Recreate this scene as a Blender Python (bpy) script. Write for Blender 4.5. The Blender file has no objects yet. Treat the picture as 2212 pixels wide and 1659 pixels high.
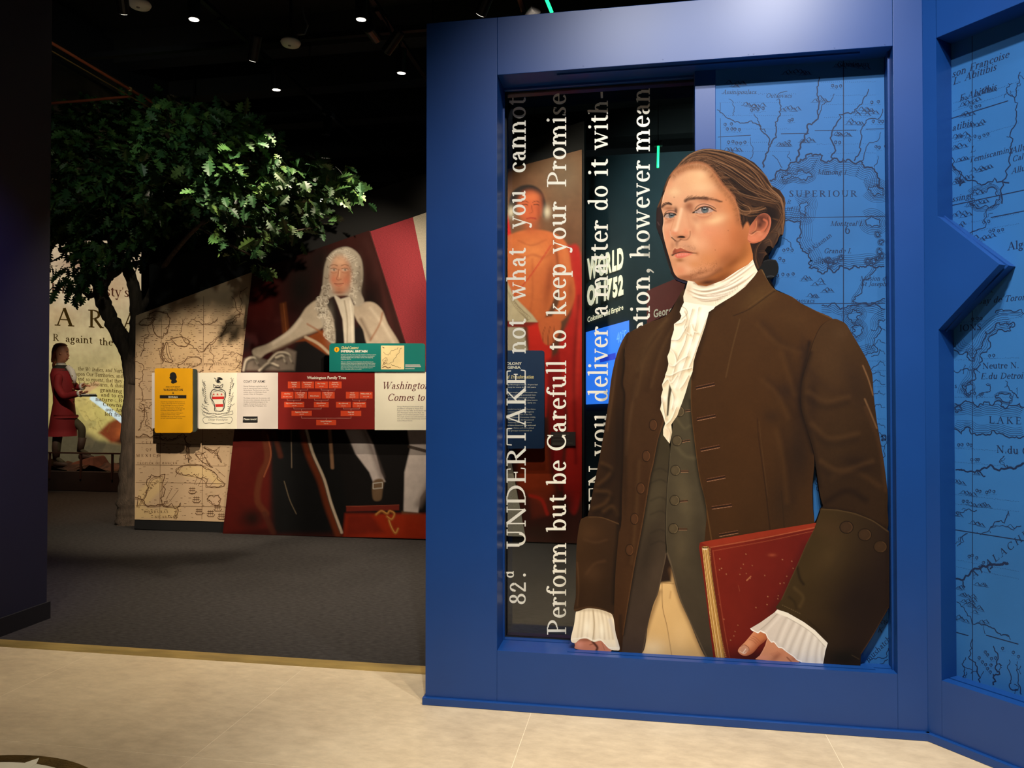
import bpy, math, random
import numpy as np
from mathutils import Vector, Matrix

# ------------------------------------------------------------------ camera
F_PX, PITCH, YAW, EYE = 1636.72, 0.0151, 0.1717, 1.55
CX, CY = 1106.0, 829.5
FW = np.array([-math.sin(YAW)*math.cos(PITCH), math.cos(YAW)*math.cos(PITCH), math.sin(PITCH)])
RT = np.array([math.cos(YAW), math.sin(YAW), 0.0])
UP = np.cross(RT, FW)
CAM = np.array([0.0, 0.0, EYE])
sc = bpy.context.scene
COL = sc.collection
cd = bpy.data.cameras.new('camera')
cam = bpy.data.objects.new('camera', cd)
COL.objects.link(cam)
cd.sensor_fit = 'HORIZONTAL'; cd.sensor_width = 36.0; cd.lens = F_PX/2212*36.0
cd.clip_start = 0.05; cd.clip_end = 200
cam.matrix_world = Matrix(((RT[0], UP[0], -FW[0], 0), (RT[1], UP[1], -FW[1], 0), (RT[2], UP[2], -FW[2], EYE), (0, 0, 0, 1)))
sc.camera = cam

# ------------------------------------------------------------------ world, exposure
w = bpy.data.worlds.new('world'); sc.world = w; w.use_nodes = True
w.node_tree.nodes['Background'].inputs[0].default_value = (0.80, 0.85, 1.0, 1)
w.node_tree.nodes['Background'].inputs[1].default_value = 0.02
vs = sc.view_settings
vs.view_transform = 'Standard'; vs.look = 'None'; vs.gamma = 1.0; vs.use_curve_mapping = False
vs.exposure = 0.0
sc.cycles.max_bounces = 5; sc.cycles.diffuse_bounces = 3; sc.cycles.glossy_bounces = 2
sc.cycles.use_adaptive_sampling = True; sc.cycles.adaptive_threshold = 0.02
sc.cycles.transmission_bounces = 4; sc.cycles.transparent_max_bounces = 8
sc.cycles.use_denoising = True
sc.cycles.sample_clamp_indirect = 4.0
sc.cycles.caustics_reflective = False; sc.cycles.caustics_refractive = False

YA = 3.7023          # front of the blue frame
YC = 7.9242          # gallery wall behind
YP = 3.925           # glass pane
YF = 3.786           # front of the printed cut-out
YM = 3.828           # blue map panel
CORNER = np.array([1.2589, YA, 0.0])
BA = math.radians(50)
BE = np.array([math.cos(BA), -math.sin(BA), 0.0])   # along the angled blue wall
BN = np.array([math.sin(BA), math.cos(BA), 0.0])    # into it

# every spotlight: (name, position, target, power W, cone deg, blend, colour, radius)
WARM = (1.0, 0.85, 0.64); NEUT = (1.0, 0.95, 0.88)
SPOTS = [
    # hall side, lighting the blue frames, the cut-out and the stone floor
    ((0.9, 1.9, 4.5), (0.9, 3.75, 1.9), 310, 88, 0.9, NEUT, 0.045),
    ((-0.1, 0.9, 4.95), (0.3, 3.75, 1.2), 470, 66, 0.8, NEUT, 0.045),
    ((2.0, 1.0, 4.95), (1.7, 3.2, 1.0), 130, 64, 0.8, NEUT, 0.045),
    ((0.5, 1.6, 4.95), (0.7, 2.9, 0.0), 680, 60, 0.9, WARM, 0.045),
    ((-2.3, 1.5, 4.95), (-2.3, 2.5, 0.0), 380, 84, 0.9, WARM, 0.045),
    ((-1.6, 2.6, 4.95), (-4.1, 4.05, 1.75), 420, 30, 1.0, (0.2, 0.18, 1.0), 0.045),  # violet lamp added to tint the navy wall, source unknown
]

def add_spot(pos, tgt, power, cone, blend, colr, rad, name='spot_lamp', spot_parent=None):
    ld = bpy.data.lights.new(name, 'SPOT')
    ld.energy = power; ld.spot_size = math.radians(cone); ld.spot_blend = blend
    ld.color = colr; ld.shadow_soft_size = rad
    lo = bpy.data.objects.new(name, ld); COL.objects.link(lo)
    d = Vector(tgt) - Vector(pos)
    lo.matrix_world = Matrix.Translation(pos) @ d.to_track_quat('-Z', 'Y').to_matrix().to_4x4()
    return lo
for s_ in SPOTS: add_spot(*s_)

# ------------------------------------------------------------------ helpers
def ray(x, y): return FW + RT*((x-CX)/F_PX) + UP*((CY-y)/F_PX)
def on_y(x, y, Y): d = ray(x, y); return CAM + d*(Y/d[1])
def on_z(x, y, z): d = ray(x, y); return CAM + d*((z-EYE)/d[2])
def on_b(x, y, depth):
    d = ray(x, y); p0 = CORNER + BN*depth
    return CAM + d*(((p0-CAM) @ BN)/(d @ BN))
def map_y(Y):
    def f(pts):
        pts = np.asarray(pts, float).reshape(-1, 2)
        d = FW[None] + RT[None]*((pts[:, :1]-CX)/F_PX) + UP[None]*((CY-pts[:, 1:2])/F_PX)
        return CAM[None] + d*(Y/d[:, 1:2])
    return f
def map_b(depth):
    p0 = CORNER + BN*depth; k = (p0-CAM) @ BN
    def f(pts):
        pts = np.asarray(pts, float).reshape(-1, 2)
        d = FW[None] + RT[None]*((pts[:, :1]-CX)/F_PX) + UP[None]*((CY-pts[:, 1:2])/F_PX)
        return CAM[None] + d*(k/(d @ BN))[:, None]
    return f

def lin(c):
    c = np.asarray(c, float)/255.0
    return np.where(c <= 0.04045, c/12.92, ((c+0.055)/1.055)**2.4)

MATS = {}
def mat(name, rgb, rough=0.6, metal=0.0, var=0.06, scale=6.0, bump=0.0, bscale=60.0, emit=0.0, spec=0.5, stretch=None, coat=0.0):
    if name in MATS: return MATS[name]
    m = bpy.data.materials.new(name); m.use_nodes = True
    nt = m.node_tree; b = nt.nodes['Principled BSDF']
    tc = nt.nodes.new('ShaderNodeTexCoord'); src = tc.outputs['Object']
    if stretch:
        mp = nt.nodes.new('ShaderNodeMapping'); mp.inputs['Scale'].default_value = stretch
        nt.links.new(src, mp.inputs['Vector']); src = mp.outputs[0]
    nz = nt.nodes.new('ShaderNodeTexNoise'); nz.inputs['Scale'].default_value = scale; nz.inputs['Detail'].default_value = 5
    nt.links.new(src, nz.inputs['Vector'])
    cr = nt.nodes.new('ShaderNodeValToRGB')
    l = lin(rgb)
    cr.color_ramp.elements[0].position = 0.3; cr.color_ramp.elements[1].position = 0.7
    cr.color_ramp.elements[0].color = (*np.clip(l*(1-var), 0, 1), 1)
    cr.color_ramp.elements[1].color = (*np.clip(l*(1+var), 0, 1), 1)
    nt.links.new(nz.outputs['Fac'], cr.inputs['Fac'])
    nt.links.new(cr.outputs['Color'], b.inputs['Base Color'])
    b.inputs['Roughness'].default_value = rough; b.inputs['Metallic'].default_value = metal
    b.inputs['Specular IOR Level'].default_value = spec
    b.inputs['Coat Weight'].default_value = coat
    if emit:
        nt.links.new(cr.outputs['Color'], b.inputs['Emission Color']); b.inputs['Emission Strength'].default_value = emit
    if bump:
        n2 = nt.nodes.new('ShaderNodeTexNoise'); n2.inputs['Scale'].default_value = bscale; n2.inputs['Detail'].default_value = 4
        nt.links.new(src, n2.inputs['Vector'])
        bp = nt.nodes.new('ShaderNodeBump'); bp.inputs['Strength'].default_value = bump; bp.inputs['Distance'].default_value = 0.01
        nt.links.new(n2.outputs['Fac'], bp.inputs['Height']); nt.links.new(bp.outputs[0], b.inputs['Normal'])
    MATS[name] = m
    return m

def print_mat(name, rough=0.55, emit=0.0, grain=0.03, spec=0.3, gscale=350.0):
    """flat print: ink colours stored on the mesh, with a fine procedural grain"""
    if name in MATS: return MATS[name]
    m = bpy.data.materials.new(name); m.use_nodes = True
    nt = m.node_tree; b = nt.nodes['Principled BSDF']
    at = nt.nodes.new('ShaderNodeAttribute'); at.attribute_name = 'ink'
    tc = nt.nodes.new('ShaderNodeTexCoord')
    nz = nt.nodes.new('ShaderNodeTexNoise'); nz.inputs['Scale'].default_value = gscale; nz.inputs['Detail'].default_value = 2
    nt.links.new(tc.outputs['Object'], nz.inputs['Vector'])
    mr = nt.nodes.new('ShaderNodeMapRange'); mr.inputs['To Min'].default_value = 1-grain*2; mr.inputs['To Max'].default_value = 1+grain*2
    nt.links.new(nz.outputs['Fac'], mr.inputs['Value'])
    mx = nt.nodes.new('ShaderNodeVectorMath'); mx.operation = 'SCALE'
    nt.links.new(at.outputs['Color'], mx.inputs[0]); nt.links.new(mr.outputs[0], mx.inputs['Scale'])
    nt.links.new(mx.outputs[0], b.inputs['Base Color'])
    b.inputs['Roughness'].default_value = rough; b.inputs['Specular IOR Level'].default_value = spec
    if emit:
        nt.links.new(mx.outputs[0], b.inputs['Emission Color']); b.inputs['Emission Strength'].default_value = emit
    MATS[name] = m
    return m

def tag(o, label=None, cat=None, group=None, kind=None):
    if label: o['label'] = label
    if cat: o['category'] = cat
    if group: o['group'] = group
    if kind: o['kind'] = kind
    return o
def empty(name, loc=(0, 0, 0), label=None, cat=None, group=None, kind=None, parent=None):
    o = bpy.data.objects.new(name, None); COL.objects.link(o); o.location = loc
    o.empty_display_size = 0.05
    if parent:
        o.parent = parent
    return tag(o, label, cat, group, kind)
def world_loc(o):
    v = Vector(o.location)
    p = o.parent
    while p: v += Vector(p.location); p = p.parent
    return v

class MB:
    """collects vertices and faces in world space; build() links them as one mesh object"""
    def __init__(self): self.v = []; self.f = []; self.smooth = False
    def add(self, vs, fs):
        o = len(self.v); self.v.extend([tuple(map(float, p)) for p in vs])
        self.f.extend([tuple(i+o for i in q) for q in fs]); return self
    def box(self, x0, x1, y0, y1, z0, z1):
        vs = [(x, y, z) for z in (z0, z1) for y in (y0, y1) for x in (x0, x1)]
        return self.add(vs, [(0, 2, 3, 1), (4, 5, 7, 6), (0, 1, 5, 4), (2, 6, 7, 3), (0, 4, 6, 2), (1, 3, 7, 5)])
    def prism(self, poly, off):
        """poly: 3-D ring, extruded along vector off"""
        n = len(poly); off = np.asarray(off, float)
        vs = [np.asarray(p, float) for p in poly] + [np.asarray(p, float)+off for p in poly]
        fs = [tuple(range(n)), tuple(range(2*n-1, n-1, -1))] + [(i, i+n, (i+1) % n+n, (i+1) % n) for i in range(n)]
        return self.add(vs, fs)
    def tube(self, pts, rad, seg=8, cap=True):
        pts = [np.asarray(p, float) for p in pts]; n = len(pts)
        if np.isscalar(rad): rad = [rad]*n
        o = len(self.v); prev = None
        for i, p in enumerate(pts):
            d = pts[min(i+1, n-1)]-pts[max(i-1, 0)]; d = d/(np.linalg.norm(d)+1e-9)
            if prev is None:
                a = np.array([0, 0, 1.0]) if abs(d[2]) < 0.9 else np.array([1.0, 0, 0])
            else: a = prev
            s = np.cross(d, a); s /= np.linalg.norm(s)+1e-9; t = np.cross(s, d); prev = t
            for k in range(seg):
                an = 2*math.pi*k/seg
                self.v.append(tuple(p+rad[i]*(math.cos(an)*s+math.sin(an)*t)))
        for i in range(n-1):
            for k in range(seg):
                a0 = o+i*seg+k; a1 = o+i*seg+(k+1) % seg
                self.f.append((a0, a1, a1+seg, a0+seg))
        if cap:
            self.f.append(tuple(o+k for k in reversed(range(seg)))); self.f.append(tuple(o+(n-1)*seg+k for k in range(seg)))
        return self
    def ring(self, c, ax, r0, r1, seg=24):
        return self
    def lathe(self, c, prof, seg=16, axis=(0, 0, 1)):
        """prof: (radius, height) list revolved about axis through c"""
        c = np.asarray(c, float); ax = np.asarray(axis, float); ax /= np.linalg.norm(ax)
        a = np.array([1.0, 0, 0]) if abs(ax[0]) < 0.9 else np.array([0, 1.0, 0])
        s = np.cross(ax, a); s /= np.linalg.norm(s); t = np.cross(ax, s)
        o = len(self.v); n = len(prof)
        for r, h in prof:
            for k in range(seg):
                an = 2*math.pi*k/seg
                self.v.append(tuple(c+ax*h+r*(math.cos(an)*s+math.sin(an)*t)))
        for i in range(n-1):
            for k in range(seg):
                a0 = o+i*seg+k; a1 = o+i*seg+(k+1) % seg
                self.f.append((a0, a1, a1+seg, a0+seg))
        self.f.append(tuple(o+k for k in reversed(range(seg)))); self.f.append(tuple(o+(n-1)*seg+k for k in range(seg)))
        return self
    def build(self, name, m, parent=None, smooth=False, bevel=0.0, bseg=2):
        me = bpy.data.meshes.new(name)
        off = world_loc(parent) if parent else Vector((0, 0, 0))
        me.from_pydata([Vector(p)-off for p in self.v], [], self.f); me.validate(); me.update()
        if m: me.materials.append(m)
        if smooth: me.shade_smooth()
        o = bpy.data.objects.new(name, me); COL.objects.link(o)
        if parent: o.parent = parent
        if bevel:
            b = o.modifiers.new('bevel', 'BEVEL'); b.width = bevel; b.segments = bseg; b.limit_method = 'ANGLE'
        return o

def fast_mesh(name, V, Q, m, parent=None, ink=None, smooth=False):
    """V (n,3), Q (k,3 or 4) numpy; ink (n,3) linear colours"""
    V = np.asarray(V, np.float32); Q = np.asarray(Q, np.int32)
    if parent: V = V - np.array(world_loc(parent), np.float32)
    me = bpy.data.meshes.new(name); n, k = len(V), Q.shape[1]
    me.vertices.add(n); me.vertices.foreach_set('co', np.ascontiguousarray(V).ravel())
    me.loops.add(Q.size); me.loops.foreach_set('vertex_index', np.ascontiguousarray(Q).ravel())
    me.polygons.add(len(Q)); me.polygons.foreach_set('loop_start', np.arange(0, Q.size, k, dtype=np.int32))
    if ink is not None:
        ca = me.color_attributes.new('ink', 'FLOAT_COLOR', 'POINT')
        c4 = np.ones((n, 4), np.float32); c4[:, :3] = ink
        ca.data.foreach_set('color', c4.ravel())
    me.update(calc_edges=True); me.validate()
    if m: me.materials.append(m)
    if smooth: me.shade_smooth()
    o = bpy.data.objects.new(name, me); COL.objects.link(o)
    if parent: o.parent = parent
    return o

# ---- curves in the plane
def spline(pts, closed=False, n=8):
    """Catmull-Rom through pts"""
    P = np.asarray(pts, float); m = len(P); out = []
    rng = m if closed else m-1
    for i in range(rng):
        p0 = P[(i-1) % m] if (closed or i > 0) else 2*P[0]-P[1]
        p1 = P[i]; p2 = P[(i+1) % m]
        p3 = P[(i+2) % m] if (closed or i+2 < m) else 2*P[-1]-P[-2]
        for t in np.linspace(0, 1, n, endpoint=False):
            out.append(0.5*((2*p1)+(-p0+p2)*t+(2*p0-5*p1+4*p2-p3)*t*t+(-p0+3*p1-3*p2+p3)*t**3))
    if not closed: out.append(P[-1])
    return np.array(out)
def inside(X, Y, poly):
    poly = np.asarray(poly, float); r = np.zeros(X.shape, bool)
    x0, y0 = poly[-1]
    for x1, y1 in poly:
        if y0 != y1:
            c = ((y1 > Y) != (y0 > Y)) & (X < (x0-x1)*(Y-y1)/(y0-y1)+x1)
            r ^= c
        x0, y0 = x1, y1
    return r
def nearest(X, Y, poly, closed=True):
    """distance to, and nearest point on, a polyline"""
    poly = np.asarray(poly, float)
    best = np.full(X.shape, 1e18); bx = np.zeros(X.shape); by = np.zeros(X.shape)
    idx = range(len(poly)) if closed else range(len(poly)-1)
    for i in idx:
        a = poly[i]; b = poly[(i+1) % len(poly)]; d = b-a; L = d@d
        if L < 1e-12: continue
        t = np.clip(((X-a[0])*d[0]+(Y-a[1])*d[1])/L, 0, 1)
        px = a[0]+t*d[0]; py = a[1]+t*d[1]; q = (X-px)**2+(Y-py)**2
        k = q < best
        best = np.where(k, q, best); bx = np.where(k, px, bx); by = np.where(k, py, by)
    return np.sqrt(best), bx, by

class Canvas:
    """ink on a set of points given in drawing units"""
    def __init__(self, X, Y, base):
        self.X, self.Y = X, Y
        self.c = np.tile(lin(base), (len(X), 1))
    def _mix(self, idx, a, rgb):
        l = lin(rgb)
        self.c[idx] += (l[None]-self.c[idx])*a[:, None]
    def grad(self, p0, p1, rgb0, rgb1, alpha=1.0):
        d = np.array(p1, float)-np.array(p0, float)
        t = np.clip(((self.X-p0[0])*d[0]+(self.Y-p0[1])*d[1])/(d@d), 0, 1)[:, None]
        self.c += ((1-t)*lin(rgb0)[None]+t*lin(rgb1)[None]-self.c)*alpha
    def blob(self, x, y, rx, ry, rgb, alpha=1.0, ang=0.0, p=1.0):
        R = max(rx, ry)*2.6
        k = np.nonzero((np.abs(self.X-x) < R) & (np.abs(self.Y-y) < R))[0]
        if not len(k): return
        ca, sa = math.cos(math.radians(ang)), math.sin(math.radians(ang))
        dx = self.X[k]-x; dy = self.Y[k]-y
        u = (dx*ca+dy*sa)/rx; v = (-dx*sa+dy*ca)/ry
        self._mix(k, alpha*np.exp(-((u*u+v*v)**p)), rgb)
    def line(self, pts, width, rgb, alpha=1.0, soft=0.8, taper=False, sm=True):
        P = spline(pts, n=6) if (sm and len(pts) > 2) else np.asarray(pts, float)
        M = width+soft*2+1
        x0, y0 = P.min(0)-M; x1, y1 = P.max(0)+M
        k = np.nonzero((self.X > x0) & (self.X < x1) & (self.Y > y0) & (self.Y < y1))[0]
        if not len(k): return
        X = self.X[k]; Y = self.Y[k]
        best = np.full(len(k), 1e9); tt = np.zeros(len(k))
        for i in range(len(P)-1):
            a = P[i]; d = P[i+1]-a; L = d@d
            if L < 1e-9: continue
            t = np.clip(((X-a[0])*d[0]+(Y-a[1])*d[1])/L, 0, 1)
            q = np.hypot(X-a[0]-t*d[0], Y-a[1]-t*d[1])
            m_ = q < best; best = np.where(m_, q, best); tt = np.where(m_, (i+t)/(len(P)-1), tt)
        wd = width*0.5*(np.ones(len(k)) if not taper else np.clip(4*tt*(1-tt), 0, 1)**0.6)
        a = np.clip((wd+soft-best)/(2*soft), 0, 1)
        a = a*a*(3-2*a)
        self._mix(k, alpha*a, rgb)
    def poly(self, pts, rgb, alpha=1.0, soft=1.0, sm=False):
        P = spline(pts, closed=True, n=6) if sm else np.asarray(pts, float)
        x0, y0 = P.min(0)-soft*2; x1, y1 = P.max(0)+soft*2
        k = np.nonzero((self.X > x0) & (self.X < x1) & (self.Y > y0) & (self.Y < y1))[0]
        if not len(k): return
        ins = inside(self.X[k], self.Y[k], P)
        d, _, _ = nearest(self.X[k], self.Y[k], P)
        s = np.where(ins, d, -d)
        a = np.clip((s+soft)/(2*soft), 0, 1); a = a*a*(3-2*a)
        self._mix(k, alpha*a, rgb)
    def noise(self, amp, cell, seed=0, stretch=(1, 1)):
        rs = np.random.RandomState(seed)
        for k, c in enumerate((cell, cell/2.1, cell/4.3)):
            u = self.X/(c*stretch[0]); v = self.Y/(c*stretch[1])
            T = rs.rand(64, 64)*2-1
            iu = np.floor(u).astype(int); iv = np.floor(v).astype(int); fu = u-iu; fv = v-iv
            fu = fu*fu*(3-2*fu); fv = fv*fv*(3-2*fv)
            g = lambda a, b: T[(iu+a) % 64, (iv+b) % 64]
            n = g(0, 0)*(1-fu)*(1-fv)+g(1, 0)*fu*(1-fv)+g(0, 1)*(1-fu)*fv+g(1, 1)*fu*fv
            self.c *= (1+amp*n/(1.6**k))[:, None]
        np.clip(self.c, 0, 1, out=self.c)

def cut_grid(poly, step):
    """grid of quads filling a closed outline, rim vertices pulled onto the outline"""
    poly = np.asarray(poly, float)
    x0, y0 = poly.min(0)-step; x1, y1 = poly.max(0)+step
    nx = int((x1-x0)/step)+2; ny = int((y1-y0)/step)+2
    gx = x0+np.arange(nx)*step; gy = y0+np.arange(ny)*step
    CXg, CYg = np.meshgrid(gx[:-1]+step/2, gy[:-1]+step/2)
    ins = inside(CXg.ravel(), CYg.ravel(), poly).reshape(CXg.shape)
    jj, ii = np.nonzero(ins)
    q = np.stack([jj*nx+ii, (jj+1)*nx+ii, (jj+1)*nx+ii+1, jj*nx+ii+1], 1)
    # rim vertices: corners that belong both to kept and dropped cells
    cnt = np.zeros((ny, nx), int)
    cnt[:-1, :-1] += ins; cnt[:-1, 1:] += ins; cnt[1:, :-1] += ins; cnt[1:, 1:] += ins
    XX, YY = np.meshgrid(gx, gy); XX = XX.ravel().copy(); YY = YY.ravel().copy()
    rim = np.nonzero((cnt.ravel() > 0) & (cnt.ravel() < 4))[0]
    if len(rim):
        _, bx, by = nearest(XX[rim], YY[rim], poly)
        XX[rim] = bx; YY[rim] = by
    used, inv = np.unique(q, return_inverse=True)
    return XX[used], YY[used], inv.reshape(q.shape)

def print_piece(name, poly, step, mapper, paint, base, m, parent, sm=True):
    P = spline(poly, closed=True, n=6) if sm else np.asarray(poly, float)
    X, Y, Q = cut_grid(P, step)
    cv = Canvas(X, Y, base)
    if paint: paint(cv)
    np.clip(cv.c, 0, 1, out=cv.c)
    return fast_mesh(name, mapper(np.stack([X, Y], 1)), Q, m, parent, ink=cv.c)

class Ribbons:
    """flat line work: quads in drawing units"""
    def __init__(self): self.v = []; self.q = []; self.n = 0
    def line(self, pts, w, closed=False):
        P = np.asarray(pts, float)
        if closed: P = np.vstack([P, P[:1]])
        if len(P) < 2: return
        d = np.gradient(P, axis=0); L = np.hypot(d[:, 0], d[:, 1])+1e-9
        nrm = np.stack([-d[:, 1]/L, d[:, 0]/L], 1)
        ww = (np.full(len(P), w) if np.isscalar(w) else np.asarray(w, float))[:, None]*0.5
        A = P+nrm*ww; B = P-nrm*ww; n = len(P)
        self.v.append(np.vstack([A, B])); i = np.arange(n-1)+self.n
        self.q.append(np.stack([i, i+1, i+1+n, i+n], 1)); self.n += 2*n
    def quad(self, pts):
        self.v.append(np.asarray(pts, float)); i = self.n
        self.q.append(np.array([[i, i+1, i+2, i+3]])); self.n += 4
    def dot(self, x, y, r, k=6):
        an = np.linspace(0, 2*math.pi, k, endpoint=False)
        # as quads fanned in pairs
        c = np.stack([x+r*np.cos(an), y+r*np.sin(an)], 1)
        self.v.append(np.vstack([c, [[x, y]]])); i = self.n
        for j in range(0, k, 2): self.q.append(np.array([[i+j, i+(j+1) % k, i+(j+2) % k, i+k]]))
        self.n += k+1
    def empty(self): return self.n == 0
    def build(self, name, mapper, m, parent):
        V = mapper(np.vstack(self.v)); Q = np.vstack(self.q)
        # strokes lie on one another like ink: each a hair nearer than the one before
        k = np.repeat(np.arange(len(self.v)) % 30, [len(a) for a in self.v])[:, None]
        d = CAM[None]-V
        V = V + d/np.linalg.norm(d, axis=1)[:, None]*k*6e-6
        return fast_mesh(name, V, Q, m, parent)
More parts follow.
